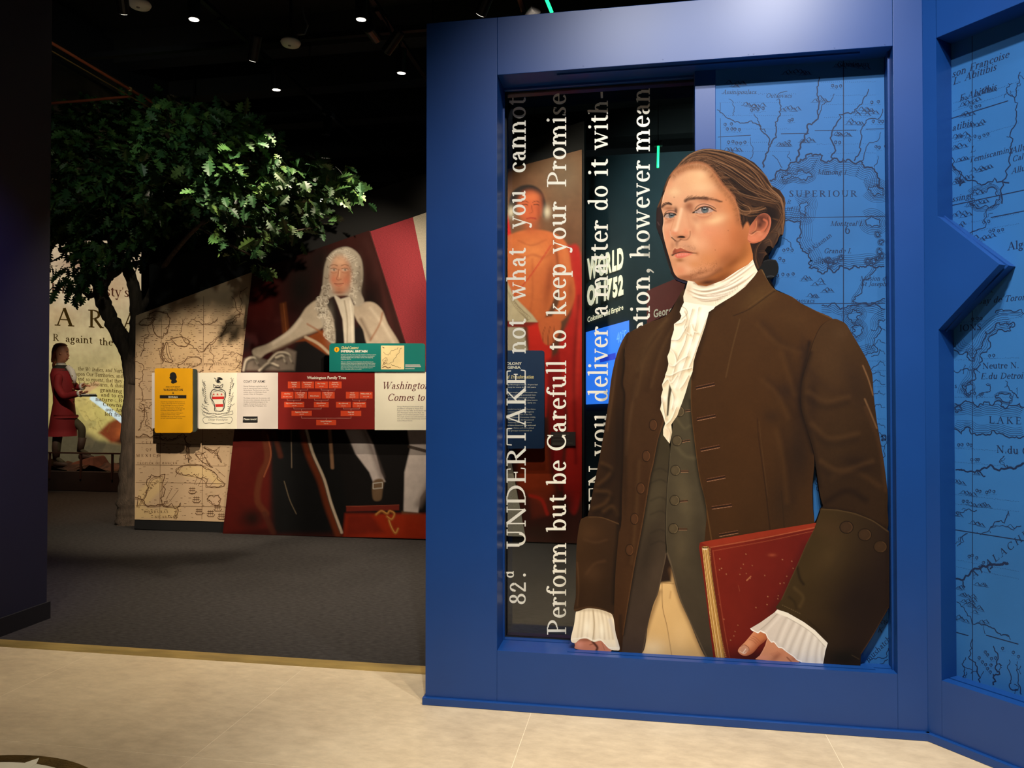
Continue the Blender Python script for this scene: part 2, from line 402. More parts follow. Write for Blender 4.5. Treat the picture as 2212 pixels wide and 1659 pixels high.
# ------------------------------------------------------------------ a small pen-drawn roman alphabet (old-style serif lettering)
def _V(x, y0, y1, w=9.0): return ('L', x, y0, x, y1, w)
def _S(x, y, w=20): return ('L', x-w/2, y, x+w/2, y, 3.6)
def _fl(x, y): return ('L', x-10, y-3.5, x+3, y+0.5, 4.2)
def _A(cx, cy, rx, ry, a0, a1, k=1.0): return ('A', cx, cy, rx, ry, a0, a1, k)
GLYPH = {
 'a': (44, [_V(30, 5, 34), _A(20, 33, 10.5, 12, 0, 165), ('D', 10.5, 34, 4.6), _A(19, 13, 12, 12.5, 60, 300), ('L', 30, 27, 19, 25, 3.6), _A(37, 7, 7, 6.5, 180, 320)]),
 'b': (50, [_V(12, 1, 70), _fl(12, 70), _A(27, 23, 17, 23, -150, 150)]),
 'c': (42, [_A(24, 23, 17.5, 23, 45, 318), ('D', 35.5, 36, 4.8)]),
 'd': (52, [_V(38, 3, 70), _fl(38, 70), _A(24, 23, 17, 23, 30, 330), ('L', 38, 2, 48, 4, 4)]),
 'e': (43, [_A(24, 23, 17.5, 23, 4, 320), ('L', 8, 26, 41, 26, 3.6)]),
 'f': (31, [_V(15, 0, 58), _A(26, 57, 11, 13, 40, 180), ('D', 34, 64, 4.6), ('L', 4, 45, 29, 45, 4), _S(15, 1.8, 22)]),
 'g': (44, [_A(20, 31, 14, 15, 0, 360), _A(20, -9, 17, 12, 0, 360), ('L', 12, 19, 10, 8, 4), ('L', 10, 5, 30, 2, 6), ('L', 30, 41, 42, 44, 5)]),
 'h': (53, [_V(12, 0, 70), _fl(12, 70), _S(12, 1.8), _A(25, 29, 14, 17, 0, 160), _V(39, 0, 30), _S(39, 1.8)]),
 'i': (25, [_V(12.5, 0, 46), _fl(12.5, 46), _S(12.5, 1.8), ('D', 12, 64, 5.6)]),
 'j': (25, [_V(14, -10, 46), _fl(14, 46), ('D', 14, 64, 5.6), _A(5, -10, 9, 12, 0, -150)]),
 'k': (51, [_V(12, 0, 70), _fl(12, 70), _S(12, 1.8), ('L', 14, 19, 36, 44, 4), ('L', 21, 28, 41, 1, 8.5), _S(43, 1.8, 15), _S(36, 44.5, 17)]),
 'l': (25, [_V(12.5, 0, 70), _fl(12.5, 70), _S(12.5, 1.8)]),
 'm': (80, [_V(12, 0, 46), _fl(12, 46), _S(12, 1.8), _A(25, 29, 14, 17, 0, 160), _V(39, 0, 30), _S(39, 1.8), _A(52, 29, 14, 17, 0, 160), _V(66, 0, 30), _S(66, 1.8)]),
 'n': (53, [_V(12, 0, 46), _fl(12, 46), _S(12, 1.8), _A(25, 29, 14, 17, 0, 160), _V(39, 0, 30), _S(39, 1.8)]),
 'o': (48, [_A(24, 23, 18.5, 23, 0, 360)]),
 'p': (51, [_V(12, -22, 45), _fl(12, 46), _S(12, -21), _A(27, 23, 17, 23, -150, 150)]),
 'q': (51, [_V(38, -22, 44), _S(38, -21), _A(24, 23, 17, 23, 30, 330)]),
 'r': (37, [_V(12, 0, 46), _fl(12, 46), _S(12, 1.8), _A(24, 29, 12, 16, 60, 165), ('D', 31, 39, 5.2)]),
 's': (37, [_A(19, 34.5, 11.5, 11, 40, 265), _A(18, 11.5, 12.5, 11, 85, -150), ('L', 10, 31, 28, 15, 8), ('L', 30, 44, 29, 34, 3.4), ('L', 5, 2, 6, 13, 3.4)]),
 't': (31, [_V(14, 7, 58), ('L', 4, 45, 28, 45, 4), _A(22.5, 8.5, 8.5, 8.5, 180, 330), ('L', 4, 45, 13, 56, 3.5)]),
 'u': (53, [_V(12, 14, 46), _fl(12, 46), _A(25, 15, 13, 15, 180, 340), _V(39, 2, 46), _fl(39, 46), ('L', 39, 2, 49, 4, 4)]),
 'v': (48, [('L', 9, 45, 25, 1, 8.5), ('L', 25, 1, 40, 45, 3.8), _S(9, 44.5, 18), _S(40, 44.5, 16)]),
 'w': (70, [('L', 8, 45, 22, 1, 8.5), ('L', 22, 1, 35, 42, 3.8), ('L', 32, 45, 46, 1, 8.5), ('L', 46, 1, 61, 45, 3.8), _S(8, 44.5, 17), _S(32, 44.5, 15), _S(61, 44.5, 15)]),
 'x': (48, [('L', 8, 45, 40, 1, 8.5), ('L', 39, 45, 8, 1, 3.8), _S(8, 44.5, 16), _S(39, 44.5, 15), _S(8, 1.8, 15), _S(40, 1.8, 16)]),
 'y': (48, [('L', 9, 45, 25, 1, 8.5), ('L', 40, 45, 20, -14, 3.8), _A(13, -14, 7, 8, 0, -140), ('D', 8, -17, 4.6), _S(9, 44.5, 18), _S(40, 44.5, 16)]),
 'z': (42, [('L', 6, 44, 36, 44, 4), ('L', 35, 44, 7, 2, 8.5), ('L', 6, 2, 37, 2, 4), ('L', 37, 2, 38, 13, 3.5)]),
 'A': (68, [('L', 10, 1, 33, 68, 4), ('L', 33, 68, 57, 1, 9.5), ('L', 18, 24, 48, 24, 3.6), _S(10, 1.8, 20), _S(57, 1.8, 22)]),
 'B': (58, [_V(14, 0, 67, 9.5), _S(10, 1.8, 18), _S(10, 65.5, 18), _A(26, 51, 19, 15.5, -90, 90), _A(27, 19, 23, 18, -90, 90), ('L', 14, 35.5, 28, 35.5, 3.5), ('L', 14, 66, 27, 66, 3.5), ('L', 14, 1.5, 28, 1.5, 3.5)]),
 'C': (66, [_A(36, 34, 29, 34, 40, 320), ('L', 58, 66, 57, 46, 3.5), ('L', 58, 2, 58, 14, 3.2)]),
 'D': (70, [_V(14, 0, 67, 9.5), _S(10, 1.8, 18), _S(10, 65.5, 18), _A(28, 34, 35, 32.5, -90, 90), ('L', 14, 66, 30, 66, 3.5), ('L', 14, 1.8, 30, 1.8, 3.5)]),
 'E': (58, [_V(14, 0, 67, 9.5), ('L', 4, 1.8, 50, 1.8, 3.8), ('L', 4, 65.5, 48, 65.5, 3.8), ('L', 14, 35, 38, 35, 3.6), ('L', 48, 66, 49, 52, 3.4), ('L', 50, 2, 52, 17, 3.4), _V(38, 28, 42, 3.2)]),
 'F': (54, [_V(14, 0, 67, 9.5), _S(14, 1.8, 24), ('L', 4, 65.5, 48, 65.5, 3.8), ('L', 14, 34, 38, 34, 3.6), ('L', 48, 66, 49, 52, 3.4), _V(38, 27, 41, 3.2)]),
 'G': (68, [_A(36, 34, 29, 34, 40, 320), ('L', 58, 66, 57, 47, 3.5), _V(56, 3, 28, 9), _S(55, 28, 20)]),
 'H': (74, [_V(15, 0, 67, 9.5), _V(57, 0, 67, 9.5), ('L', 15, 34, 57, 34, 3.6)]+[_S(x, y, 22) for x in (15, 57) for y in (1.8, 65.5)]),
 'I': (34, [_V(17, 0, 67, 9.5), _S(17, 1.8, 24), _S(17, 65.5, 24)]),
 'J': (38, [_V(22, 4, 67, 9.5), _S(22, 65.5, 24), _A(12, 2, 10, 12, 0, -140)]),
 'K': (68, [_V(15, 0, 67, 9.5), _S(15, 1.8, 22), _S(15, 65.5, 22), ('L', 17, 30, 50, 65, 4), ('L', 27, 39, 57, 1, 9.5), _S(59, 1.8, 20), _S(50, 65.5, 20)]),
 'L': (56, [_V(15, 0, 67, 9.5), _S(15, 65.5, 24), ('L', 4, 1.8, 50, 1.8, 3.8), ('L', 50, 2, 52, 18, 3.4)]),
 'M': (86, [('L', 14, 0, 14, 66, 4), ('L', 14, 67, 43, 2, 9), ('L', 43, 2, 71, 67, 4), _V(72, 0, 67, 9.5), _S(14, 1.8, 20), _S(72, 1.8, 22), _S(12, 65.5, 18), _S(74, 65.5, 18)]),
 'N': (74, [('L', 14, 0, 14, 66, 4), ('L', 13, 67, 60, 1, 9.5), ('L', 60, 1, 60, 67, 4), _S(14, 1.8, 20), _S(11, 65.5, 18), _S(60, 65.5, 20)]),
 'O': (72, [_A(36, 34, 30, 34, 0, 360)]),
 'P': (57, [_V(15, 0, 67, 9.5), _S(15, 1.8, 24), _S(10, 65.5, 18), _A(27, 48.5, 24, 17.5, -90, 90), ('L', 15, 66, 28, 66, 3.5), ('L', 15, 31, 28, 31, 3.5)]),
 'R': (66, [_V(15, 0, 67, 9.5), _S(15, 1.8, 24), _S(10, 65.5, 18), _A(27, 50, 22, 16.5, -90, 90), ('L', 15, 66, 28, 66, 3.5), ('L', 15, 33.5, 28, 33.5, 3.5), ('L', 29, 33, 56, 1, 9), _S(59, 1.8, 14)]),
 'S': (50, [_A(25, 51, 16, 16, 40, 265), _A(24, 17, 18, 17, 85, -150), ('L', 12, 46, 37, 23, 9.5), ('L', 41, 66, 40, 50, 3.4), ('L', 6, 2, 7, 19, 3.4)]),
 'T': (62, [_V(31, 0, 67, 9.5), _S(31, 1.8, 24), ('L', 5, 65.5, 57, 65.5, 3.8), ('L', 5, 66, 4, 49, 3.4), ('L', 57, 66, 58, 49, 3.4)]),
 'U': (72, [_V(15, 22, 67, 9.5), _A(36, 23, 21, 23, 180, 360), ('L', 57, 22, 57, 67, 4), _S(15, 65.5, 24), _S(57, 65.5, 20)]),
 'V': (68, [('L', 12, 67, 35, 1, 9.5), ('L', 35, 1, 56, 67, 4), _S(12, 65.5, 22), _S(56, 65.5, 18)]),
 'W': (96, [('L', 12, 67, 31, 1, 9.5), ('L', 31, 1, 49, 60, 4), ('L', 45, 67, 64, 1, 9.5), ('L', 64, 1, 85, 67, 4), _S(12, 65.5, 21), _S(46, 65.5, 18), _S(85, 65.5, 18)]),
 'X': (64, [('L', 8, 67, 54, 1, 9.5), ('L', 52, 67, 9, 1, 4), _S(8, 65.5, 18), _S(52, 65.5, 18), _S(9, 1.8, 18), _S(54, 1.8, 20)]),
 'Y': (64, [('L', 9, 67, 32, 32, 9), ('L', 32, 32, 54, 67, 4), _V(32, 0, 34, 9), _S(32, 1.8, 24), _S(9, 65.5, 20), _S(54, 65.5, 18)]),
 '0': (46, [_A(23, 30, 18, 31, 0, 360)]),
 '1': (32, [_V(17, 0, 60), _S(17, 1.8, 22), ('L', 8, 54, 17, 60, 4)]),
 '2': (46, [_A(22, 43, 15, 17, 0, 170), ('D', 9, 42, 4.5), ('L', 36, 42, 8, 3, 7), ('L', 6, 3, 40, 3, 7)]),
 '3': (44, [_A(21, 46, 14, 14, -80, 150), _A(21, 16, 17, 16, -150, 80)]),
 '4': (46, [('L', 30, 62, 6, 20, 4), ('L', 5, 19, 42, 19, 4), _V(31, 0, 62)]),
 '5': (44, [('L', 12, 60, 36, 60, 6), ('L', 12, 60, 11, 34, 3.6), _A(20, 19, 17, 18, -140, 110)]),
 '6': (46, [_A(24, 20, 17, 20, 0, 360), _A(38, 30, 31, 34, 110, 190)]),
 '7': (44, [('L', 7, 58, 39, 58, 6), ('L', 39, 58, 16, 0, 7)]),
 '8': (46, [_A(23, 47, 14, 15, 0, 360), _A(23, 16, 18, 16, 0, 360)]),
 '9': (46, [_A(22, 42, 16, 19, 0, 360), _A(8, 32, 31, 33, -65, 10)]),
 '.': (24, [('D', 12, 5, 5.5)]),
 ',': (26, [('D', 13, 5, 6.5), ('L', 17, 6, 15, -4, 5.5), ('L', 15.5, -3, 7, -14, 4.2)]),
 "'": (18, [('L', 9, 66, 8, 50, 4.5)]),
 '-': (32, [('L', 5, 21, 27, 22, 8)]),
 ':': (24, [('D', 12, 5, 5.5), ('D', 12, 38, 5.5)]),
 '&': (70, [_A(30, 51, 12, 15, 0, 360), _A(26, 18, 20, 18, 90, 350), ('L', 24, 44, 58, 2, 9), ('L', 46, 16, 56, 36, 4), _S(57, 36, 16)]),
 '?': (40, [_A(20, 50, 14, 16, -40, 160), _V(19, 16, 36, 7), ('D', 19, 5, 5.5)]),
 ' ': (30, []),
}
def text_width(s, track=0.0): return sum(GLYPH[c][0]+track for c in s)
def pen_text(rb, s, x, y, size, ux=(1, 0), uy=(0, -1), track=0.0, italic=0.0, weight=1.0, length=None, anchor='l'):
    """lettering into Ribbons rb; size = cap height in drawing units; ux/uy = reading and upward directions"""
    k = size/67.0; kx = k
    Wd = text_width(s, track)
    if length is not None: kx = length/max(Wd-4, 1)
    ux = np.asarray(ux, float); uy = np.asarray(uy, float); O = np.array([x, y], float)
    if anchor == 'c': O = O-ux*Wd*kx/2
    if anchor == 'r': O = O-ux*Wd*kx
    cur = 0.0
    tp = lambda P: O[None]+ux[None]*((P[:, :1]+cur+P[:, 1:2]*italic)*kx)+uy[None]*(P[:, 1:2]*k)
    for ch in s:
        adv, st = GLYPH.get(ch, GLYPH[' '])
        for q in st:
            if q[0] == 'L':
                _, x0, y0, x1, y1, wd = q
                d = np.array([x1-x0, y1-y0], float); L = math.hypot(*d); nrm = np.array([-d[1], d[0]])/L*wd*weight*0.5
                a = np.array([x0, y0]); b = np.array([x1, y1])
                rb.quad(tp(np.array([a+nrm, b+nrm, b-nrm, a-nrm])))
            elif q[0] == 'A':
                _, cx, cy, rx, ry, a0, a1, kk = q
                n = max(6, int(abs(a1-a0)/18)+2)
                th = np.radians(np.linspace(a0, a1, n))
                P = np.stack([cx+(rx-3)*np.cos(th), cy+(ry-2)*np.sin(th)], 1)
                T = np.stack([-rx*np.sin(th), ry*np.cos(th)], 1); T /= np.hypot(T[:, 0], T[:, 1])[:, None]
                wd = (4.2+5.6*np.abs(T[:, 1])**1.6)*weight*kk*0.5
                N = np.stack([-T[:, 1], T[:, 0]], 1)
                A = tp(P+N*wd[:, None]); B = tp(P-N*wd[:, None])
                rb.v.append(np.vstack([A, B])); i = np.arange(n-1)+rb.n
                rb.q.append(np.stack([i, i+1, i+1+n, i+n], 1)); rb.n += 2*n
            elif q[0] == 'D':
                an = np.radians(np.arange(0, 360, 45)); r = q[3]*(0.8+0.2*weight)
                c = tp(np.stack([q[1]+r*np.cos(an), q[2]+r*np.sin(an)], 1)); cc = tp(np.array([[q[1], q[2]]]))
                rb.v.append(np.vstack([c, cc])); i = rb.n
                for j in range(0, 8, 2): rb.q.append(np.array([[i+j, i+j+1, i+(j+2) % 8, i+8]]))
                rb.n += 9
        cur += adv+track
    return Wd*kx

# plain sans lettering from the built-in font, flattened to a mesh
_fc = {}
def sans_shapes(s, bold=0.0):
    key = (s, bold)
    if key in _fc: return _fc[key]
    cu = bpy.data.curves.new('lettering', 'FONT'); cu.body = s; cu.size = 1.0; cu.resolution_u = 2; cu.offset = bold
    cu.fill_mode = 'FRONT'
    ob = bpy.data.objects.new('lettering', cu); COL.objects.link(ob)
    dg = bpy.context.evaluated_depsgraph_get()
    me = bpy.data.meshes.new_from_object(ob.evaluated_get(dg))
    V = np.array([v.co[:2] for v in me.vertices]) if len(me.vertices) else np.zeros((0, 2))
    me.calc_loop_triangles()
    T = np.array([t.vertices[:] for t in me.loop_triangles], int) if len(me.loop_triangles) else np.zeros((0, 3), int)
    bpy.data.objects.remove(ob); bpy.data.curves.remove(cu); bpy.data.meshes.remove(me)
    _fc[key] = (V, T)
    return V, T
class Tris:
    def __init__(self): self.v = []; self.t = []; self.n = 0
    def text(self, s, x, y, size, length=None, anchor='l', bold=0.0, ux=(1, 0), uy=(0, -1), italic=0.0):
        V, T = sans_shapes(s, bold)
        if not len(V): return
        k = size/0.7; wd = V[:, 0].max()-V[:, 0].min(); x0 = V[:, 0].min()
        kx = k if length is None else length/wd
        ox = {'l': 0, 'c': -wd*kx/2, 'r': -wd*kx}[anchor]
        ux = np.asarray(ux, float); uy = np.asarray(uy, float)
        P = np.array([x, y], float)[None]+ux[None]*((V[:, :1]-x0+italic*V[:, 1:2])*kx+ox)+uy[None]*(V[:, 1:2]*k)
        self.v.append(P); self.t.append(T+self.n); self.n += len(P)
    def build(self, name, mapper, m, parent):
        return fast_mesh(name, mapper(np.vstack(self.v)), np.vstack(self.t), m, parent)
# ------------------------------------------------------------------ materials of the place
M_BLUE = mat('blue_paint', (14, 62, 132), rough=0.4, var=0.05, scale=3, bump=0.015, bscale=500, spec=0.5)
M_BLUEDK = mat('blue_paint_groove', (20, 60, 125), rough=0.5)
M_NAVY = mat('navy_paint', (28, 29, 46), rough=0.7, var=0.05, bump=0.04, bscale=150)
M_BLACK = mat('black_paint', (16, 16, 18), rough=0.7)
M_DARK = mat('charcoal_paint', (11, 10, 10), rough=0.85, var=0.08)
M_CEIL = mat('black_ceiling', (34, 32, 31), rough=0.9, var=0.15, scale=1.5)
M_METAL = mat('black_metal', (26, 26, 28), rough=0.4, metal=0.6)
M_GREYM = mat('grey_metal', (110, 110, 112), rough=0.4, metal=0.7)
M_WHITEP = mat('white_plastic', (205, 205, 200), rough=0.45)
M_BRASS = mat('brushed_brass', (172, 148, 88), rough=0.36, metal=0.45, var=0.35, scale=3, bump=0.15, bscale=120, stretch=(1, 4, 1))
M_PIPE = mat('copper_red_pipe', (140, 66, 38), rough=0.45, metal=0.3)
M_CARPET = mat('charcoal_carpet', (66, 63, 62), rough=0.95, var=0.3, scale=22, bump=0.7, bscale=420, spec=0.1, stretch=(1, 3.0, 1))
M_WHITE = mat('white_vinyl', (238, 236, 222), rough=0.5, var=0.02)

# stone tile with cloudy mottling and pale hairline scratches
def tile_mat():
    m = bpy.data.materials.new('beige_stone_tile'); m.use_nodes = True; nt = m.node_tree; b = nt.nodes['Principled BSDF']
    tc = nt.nodes.new('ShaderNodeTexCoord'); geo = nt.nodes.new('ShaderNodeNewGeometry')
    def noise(scale, det, rough=0.6, sx=1.0):
        mp = nt.nodes.new('ShaderNodeMapping'); mp.inputs['Scale'].default_value = (1, sx, 1); mp.inputs['Rotation'].default_value = (0, 0, 0.5)
        nt.links.new(geo.outputs['Position'], mp.inputs['Vector'])
        n = nt.nodes.new('ShaderNodeTexNoise'); n.inputs['Scale'].default_value = scale; n.inputs['Detail'].default_value = det; n.inputs['Roughness'].default_value = rough
        nt.links.new(mp.outputs[0], n.inputs['Vector']); return n.outputs['Fac']
    def ramp(fac, stops):
        r = nt.nodes.new('ShaderNodeValToRGB')
        while len(r.color_ramp.elements) < len(stops): r.color_ramp.elements.new(0.5)
        for e, (p, c) in zip(r.color_ramp.elements, stops): e.position = p; e.color = (*lin(c), 1)
        nt.links.new(fac, r.inputs['Fac']); return r.outputs['Color']
    c1 = ramp(noise(1.6, 8, 0.65), [(0.25, (176, 157, 130)), (0.5, (206, 187, 156)), (0.75, (228, 211, 180))])
    c2 = ramp(noise(9.0, 6, 0.7, 2.0), [(0.35, (172, 158, 136)), (0.65, (226, 210, 182))])
    mx = nt.nodes.new('ShaderNodeMix'); mx.data_type = 'RGBA'; mx.inputs[0].default_value = 0.35
    nt.links.new(c1, mx.inputs[6]); nt.links.new(c2, mx.inputs[7])
    nt.links.new(mx.outputs[2], b.inputs['Base Color'])
    b.inputs['Roughness'].default_value = 0.38; b.inputs['Specular IOR Level'].default_value = 0.4
    bp = nt.nodes.new('ShaderNodeBump'); bp.inputs['Strength'].default_value = 0.08; bp.inputs['Distance'].default_value = 0.01
    nt.links.new(noise(14, 6), bp.inputs['Height']); nt.links.new(bp.outputs[0], b.inputs['Normal'])
    return m
M_TILE = tile_mat()
M_GROUT = mat('pale_grout', (236, 222, 196), rough=0.9)

def struct(o): return tag(o, kind='structure')

# ------------------------------------------------------------------ floors
fl = empty('floor', (0, 0, 0)); tag(fl, 'beige stone tile floor of the hall', kind='structure')
MB().box(-6.8, 4.2, -4.5, 4.09, -0.06, -0.0006).build('grout_bed', M_GROUT, fl)
xs = [-6.0, -4.63, -3.268, -1.906, -0.545, 0.817, 2.18, 3.54]
ys = [-3.83, -2.465, -1.10, 0.262, 1.625, 2.988, 4.0885]
for i in range(len(xs)-1):
    for j in range(len(ys)-1):
        g = 0.0011
        MB().box(xs[i]+g, xs[i+1]-g, ys[j]+g, ys[j+1]-g, -0.05, 0.0).build('tile', M_TILE, fl, bevel=0.0004, bseg=1)
st = MB().box(-6.0, 1.0, 4.0899, 4.2124, -0.05, 0.001).build('trim_1', M_BRASS); tag(st, 'brass threshold strip between tile and carpet', kind='structure')
cp = MB().box(-16, 6, 4.2124, 20, -0.05, 0.0).build('floor_carpet', M_CARPET); tag(cp, 'charcoal woven carpet of the gallery', kind='structure')

# round brass inlay with a compass point
ic = np.array([-2.553, 2.203])
inl = empty('floor_medallion', (ic[0], ic[1], 0.0), 'round brass and cream compass medallion set into the stone floor', 'medallion')
def disc_ring(r0, r1, z, name, m, seg=96):
    b = MB(); an = np.linspace(0, 2*math.pi, seg, endpoint=False)
    V = [(ic[0]+r*math.cos(a), ic[1]+r*math.sin(a), zz) for zz in (0.0005, z) for r in (r0, r1) for a in an]
    Fs = []
    for k in range(seg):
        k2 = (k+1) % seg
        Fs += [(2*seg+k, 3*seg+k, 3*seg+k2, 2*seg+k2), (seg+k, seg+k2, 3*seg+k2, 3*seg+k)]
    b.add(V, Fs); return b.build(name, m, inl)
disc_ring(0.618, 0.6816, 0.0015, 'brass_ring', mat('aged_brass', (150, 122, 62), rough=0.35, metal=0.9, var=0.3, scale=12, bump=0.2, bscale=90))
MB().lathe((ic[0], ic[1], 0.0005), [(0.6175, 0.0), (0.6175, 0.0008)], 96).build('cream_disc', mat('cream_terrazzo', (250, 246, 226), rough=0.4), inl)
tip = on_z(84.7, 1638, 0)[:2]; l0 = on_z(55, 1648, 0)[:2]; l1 = on_z(78.5, 1651, 0)[:2]
for k in range(8):
    a = k*math.pi/4; c_, s_ = math.cos(a), math.sin(a)
    R2 = lambda p: (ic[0]+c_*(p[0]-ic[0])-s_*(p[1]-ic[1]), ic[1]+s_*(p[0]-ic[0])+c_*(p[1]-ic[1]))
    q = [R2(tip), R2(l0), tuple(ic), R2(l1)]
    MB().prism([(p[0], p[1], 0.0012) for p in q], (0, 0, 0.0008)).build('compass_point', MATS['cream_terrazzo'], inl)

# ------------------------------------------------------------------ dark walls
wl = MB().box(-4.6, -4.083, 1.2, 4.653, 0, 5.4).build('wall_left', M_NAVY, bevel=0.004); tag(wl, 'dark navy wall end beside the gallery entrance', kind='structure')
bl = MB().box(-4.62, -4.068, 1.2, 4.668, 0, 0.118).build('baseboard_left', M_BLACK); tag(bl, 'black baseboard of the navy wall', kind='structure')
# hall side and back, out of view
wr = MB().box(4.0, 4.2, -4.4, 3.0, 0, 5.4).build('wall_right', M_NAVY); struct(wr)
wb = MB().box(-6.0, 4.2, -4.6, -4.4, 0, 5.4).build('wall_rear', M_NAVY); struct(wb)

cl = MB().box(-16, 6, -4.6, 20, 5.6, 5.7).build('ceiling', M_CEIL); tag(cl, 'black open ceiling', kind='structure')

# gallery wall behind, with a sloping top
def cpt(x, y, Y=YC): return on_y(x, y, Y)
pl = [cpt(322, 1146), cpt(322, 572), cpt(1262, 261), cpt(1262, 1176)]
pl[0][2] = 0; pl[3][2] = 0
wc = MB().prism(pl, (0, 0.25, 0)).build('wall_back', M_DARK); tag(wc, 'charcoal gallery wall with a sloping top edge', kind='structure')
# far walls
fw_ = MB().box(-16, 6, 16.0, 16.2, 0, 5.6).build('wall_far', M_BLACK); struct(fw_)
fl_ = MB().box(-15.9, -15.7, 4, 16, 0, 5.6).build('wall_far_left', M_BLACK); struct(fl_)

# ------------------------------------------------------------------ blue frame in front (wall A)
uL, uOL, uOR, uC = -1.0842, -0.7167, 1.1317, 1.2589
vT, vOB, vOT = 3.4457, 0.2871, 3.1545
D = 0.30
fa = empty('display_frame', (0.09, YA, 0), 'big blue upright frame holding the glass panel and the printed man', 'display frame')
sg = 0.0011
MB().box(uL, uOL-sg, YA, YA+D, 0.03, vT).build('left_stile', M_BLUE, fa, bevel=0.002)
rs = MB().prism([(uOR+sg, YA, 0.03), (uC, YA, 0.03), (uC+0.14, YA+D, 0.03), (uOR+sg, YA+D, 0.03)], (0, 0, vT+0.3-0.03)).build('right_stile', M_BLUE, fa, bevel=0.002)
MB().box(uOL, uOR, YA, YA+D, vOT, vT).build('top_rail', M_BLUE, fa, bevel=0.002)
b = MB()
b.box(uOL, uOR, YA, YA+0.036, 0.03, vOB); b.box(uOL, -0.373, YA+0.036, YA+0.168, 0.03, vOB); b.box(-0.373, 1.049, YA+0.036, YA+0.046, 0.03, vOB-0.009)
b.box(1.049, uOR, YA+0.036, YA+0.062, 0.03, vOB); b.box(-0.373, 1.049, YA+0.046, YA+0.072, 0.03, vOB); b.box(1.049, uOR, YA+0.062, YA+0.072, 0.03, vOB-0.009)
b.box(-0.373, uOR, YA+0.072, YA+D, 0.03, vOB); b.box(uOL, -0.373, YA+0.168, YA+0.178, 0.03, vOB-0.009); b.box(uOL, -0.373, YA+0.178, YA+D, 0.03, vOB)
b.build('bottom_rail', M_BLUE, fa)
# glazing beads on the reveals
MB().box(uOR-0.007, uOR+0.002, YA+0.052, YA+0.066, vOB, vOT).build('glazing_bead', M_BLUE, fa, bevel=0.001)
MB().box(uOL-0.002, uOL+0.006, YA+0.168, YA+0.178, vOB, vOT).build('glazing_bead', M_BLUE, fa, bevel=0.001)
MB().box(uOL, 0.25, YA+0.165, YA+0.178, vOT-0.012, vOT+0.002).build('glazing_bead', M_BLUE, fa, bevel=0.001)
MB().box(-0.42, 1.0, YA+0.036, YA+0.05, vOT-0.008, vOT+0.002).build('glazing_bead', M_BLUE, fa, bevel=0.001)
# skirting
MB().box(uL-0.012, uC+0.012*math.tan(BA/2)-0.0006, YA-0.018, YA+0.02, 0.0, 0.037).build('skirting', M_BLUE, fa, bevel=0.003)
MB().box(uL-0.012, uL, YA+0.02, YA+D, 0.0, 0.037).build('skirting', M_BLUE, fa, bevel=0.002)
# small paint nicks on the header
for x_, y_ in ((1617, 117), (1628, 116), (1803, 103), (1298, 22), (1912, 96), (1260, 142), (1432, 128)):
    p_ = on_y(x_, y_, YA); MB().lathe((p_[0], YA+0.001, p_[2]), [(0.004, 0), (0.003, 0.002)], 8, axis=(0, -1, 0)).build('filler_dot', M_BLUE, fa)

# mullion between pane and map, map board behind the cut-out
ml = MB().box(0.254, 0.354, YM-0.004, YM+0.06, vOB, vOT).build('mullion', M_BLUE, fa, bevel=0.002)

# ------------------------------------------------------------------ angled blue frame with the arrow notch (wall B)
def bp(u, z, d=0.0): return CORNER + BE*u + BN*d + np.array([0, 0, z])
fb = empty('display_frame', tuple(bp(0.8, 0)), 'angled blue frame with a pointed arrow tab over the wall map', 'display frame')
UE = 1.75
oL = 0.0635
def bprism(uz, d0, d1, name, m=M_BLUE, bev=0.0):
    o = MB().prism([bp(u, z, d0) for u, z in uz][::-1], BN*(d1-d0)).build(name, m, fb, bevel=bev); return o
arrow = lambda ins: [(0.0, 0.03), (oL-sg-ins*0, 0.03), (oL-sg, 1.8438-ins), (oL+0.258-ins*1.2, 2.0972), (oL-sg, 2.3517+ins), (oL-sg, vT+0.3), (0.0, vT+0.3)]
b = MB()
b.prism([bp(u, z, 0) for u, z in arrow(0)][::-1], BN*0.05)
b.prism([bp(u, z, 0.05) for u, z in arrow(0.009)][::-1], BN*0.012)
b.prism([bp(u, z, 0.062) for u, z in arrow(-0.004)][::-1], BN*0.055)
b.build('arrow_stile', M_BLUE, fb)
bprism([(0.0, 0.03), (oL-sg, 0.03), (oL-sg, vT+0.3), (0.0, vT+0.3)], 0.117, 0.28, 'stile_core')
bprism([(oL, vOT), (UE, vOT), (UE, vT+0.3), (oL, vT+0.3)], 0, 0.28, 'top_rail', bev=0.002)
b = MB()
for d0, d1, z1 in ((0, 0.05, vOB), (0.05, 0.062, vOB-0.009), (0.062, 0.28, vOB)):
    b.prism([bp(u, z, d0) for u, z in [(oL, 0.03), (UE, 0.03), (UE, z1), (oL, z1)]][::-1], BN*(d1-d0))
b.build('bottom_rail', M_BLUE, fb)
bprism([(UE, 0.03), (UE+0.2, 0.03), (UE+0.2, vT+0.3), (UE, vT+0.3)], 0, 0.28, 'right_stile')
b = MB(); k_ = 0.018*math.tan(BA/2)
b.add([CORNER+np.array([0.018*math.tan(BA/2)*0-0.0+0.0, -0.018, 0])*1, ], [])
b = MB()
p0 = np.array([uC+0.018*math.tan(BA/2)*-1+0.0, YA-0.018, 0])
pin = CORNER.copy(); pout = CORNER + (-BN*0.018) + (-BE)*(0.018*math.tan(BA/2))
q0 = [pout, CORNER+BE*(UE+0.2)-BN*0.018, CORNER+BE*(UE+0.2)+BN*0.02, CORNER+BN*0.02]
b.prism([tuple(p) for p in q0], (0, 0, 0.037)); b.build('skirting', M_BLUE, fb, bevel=0.003)
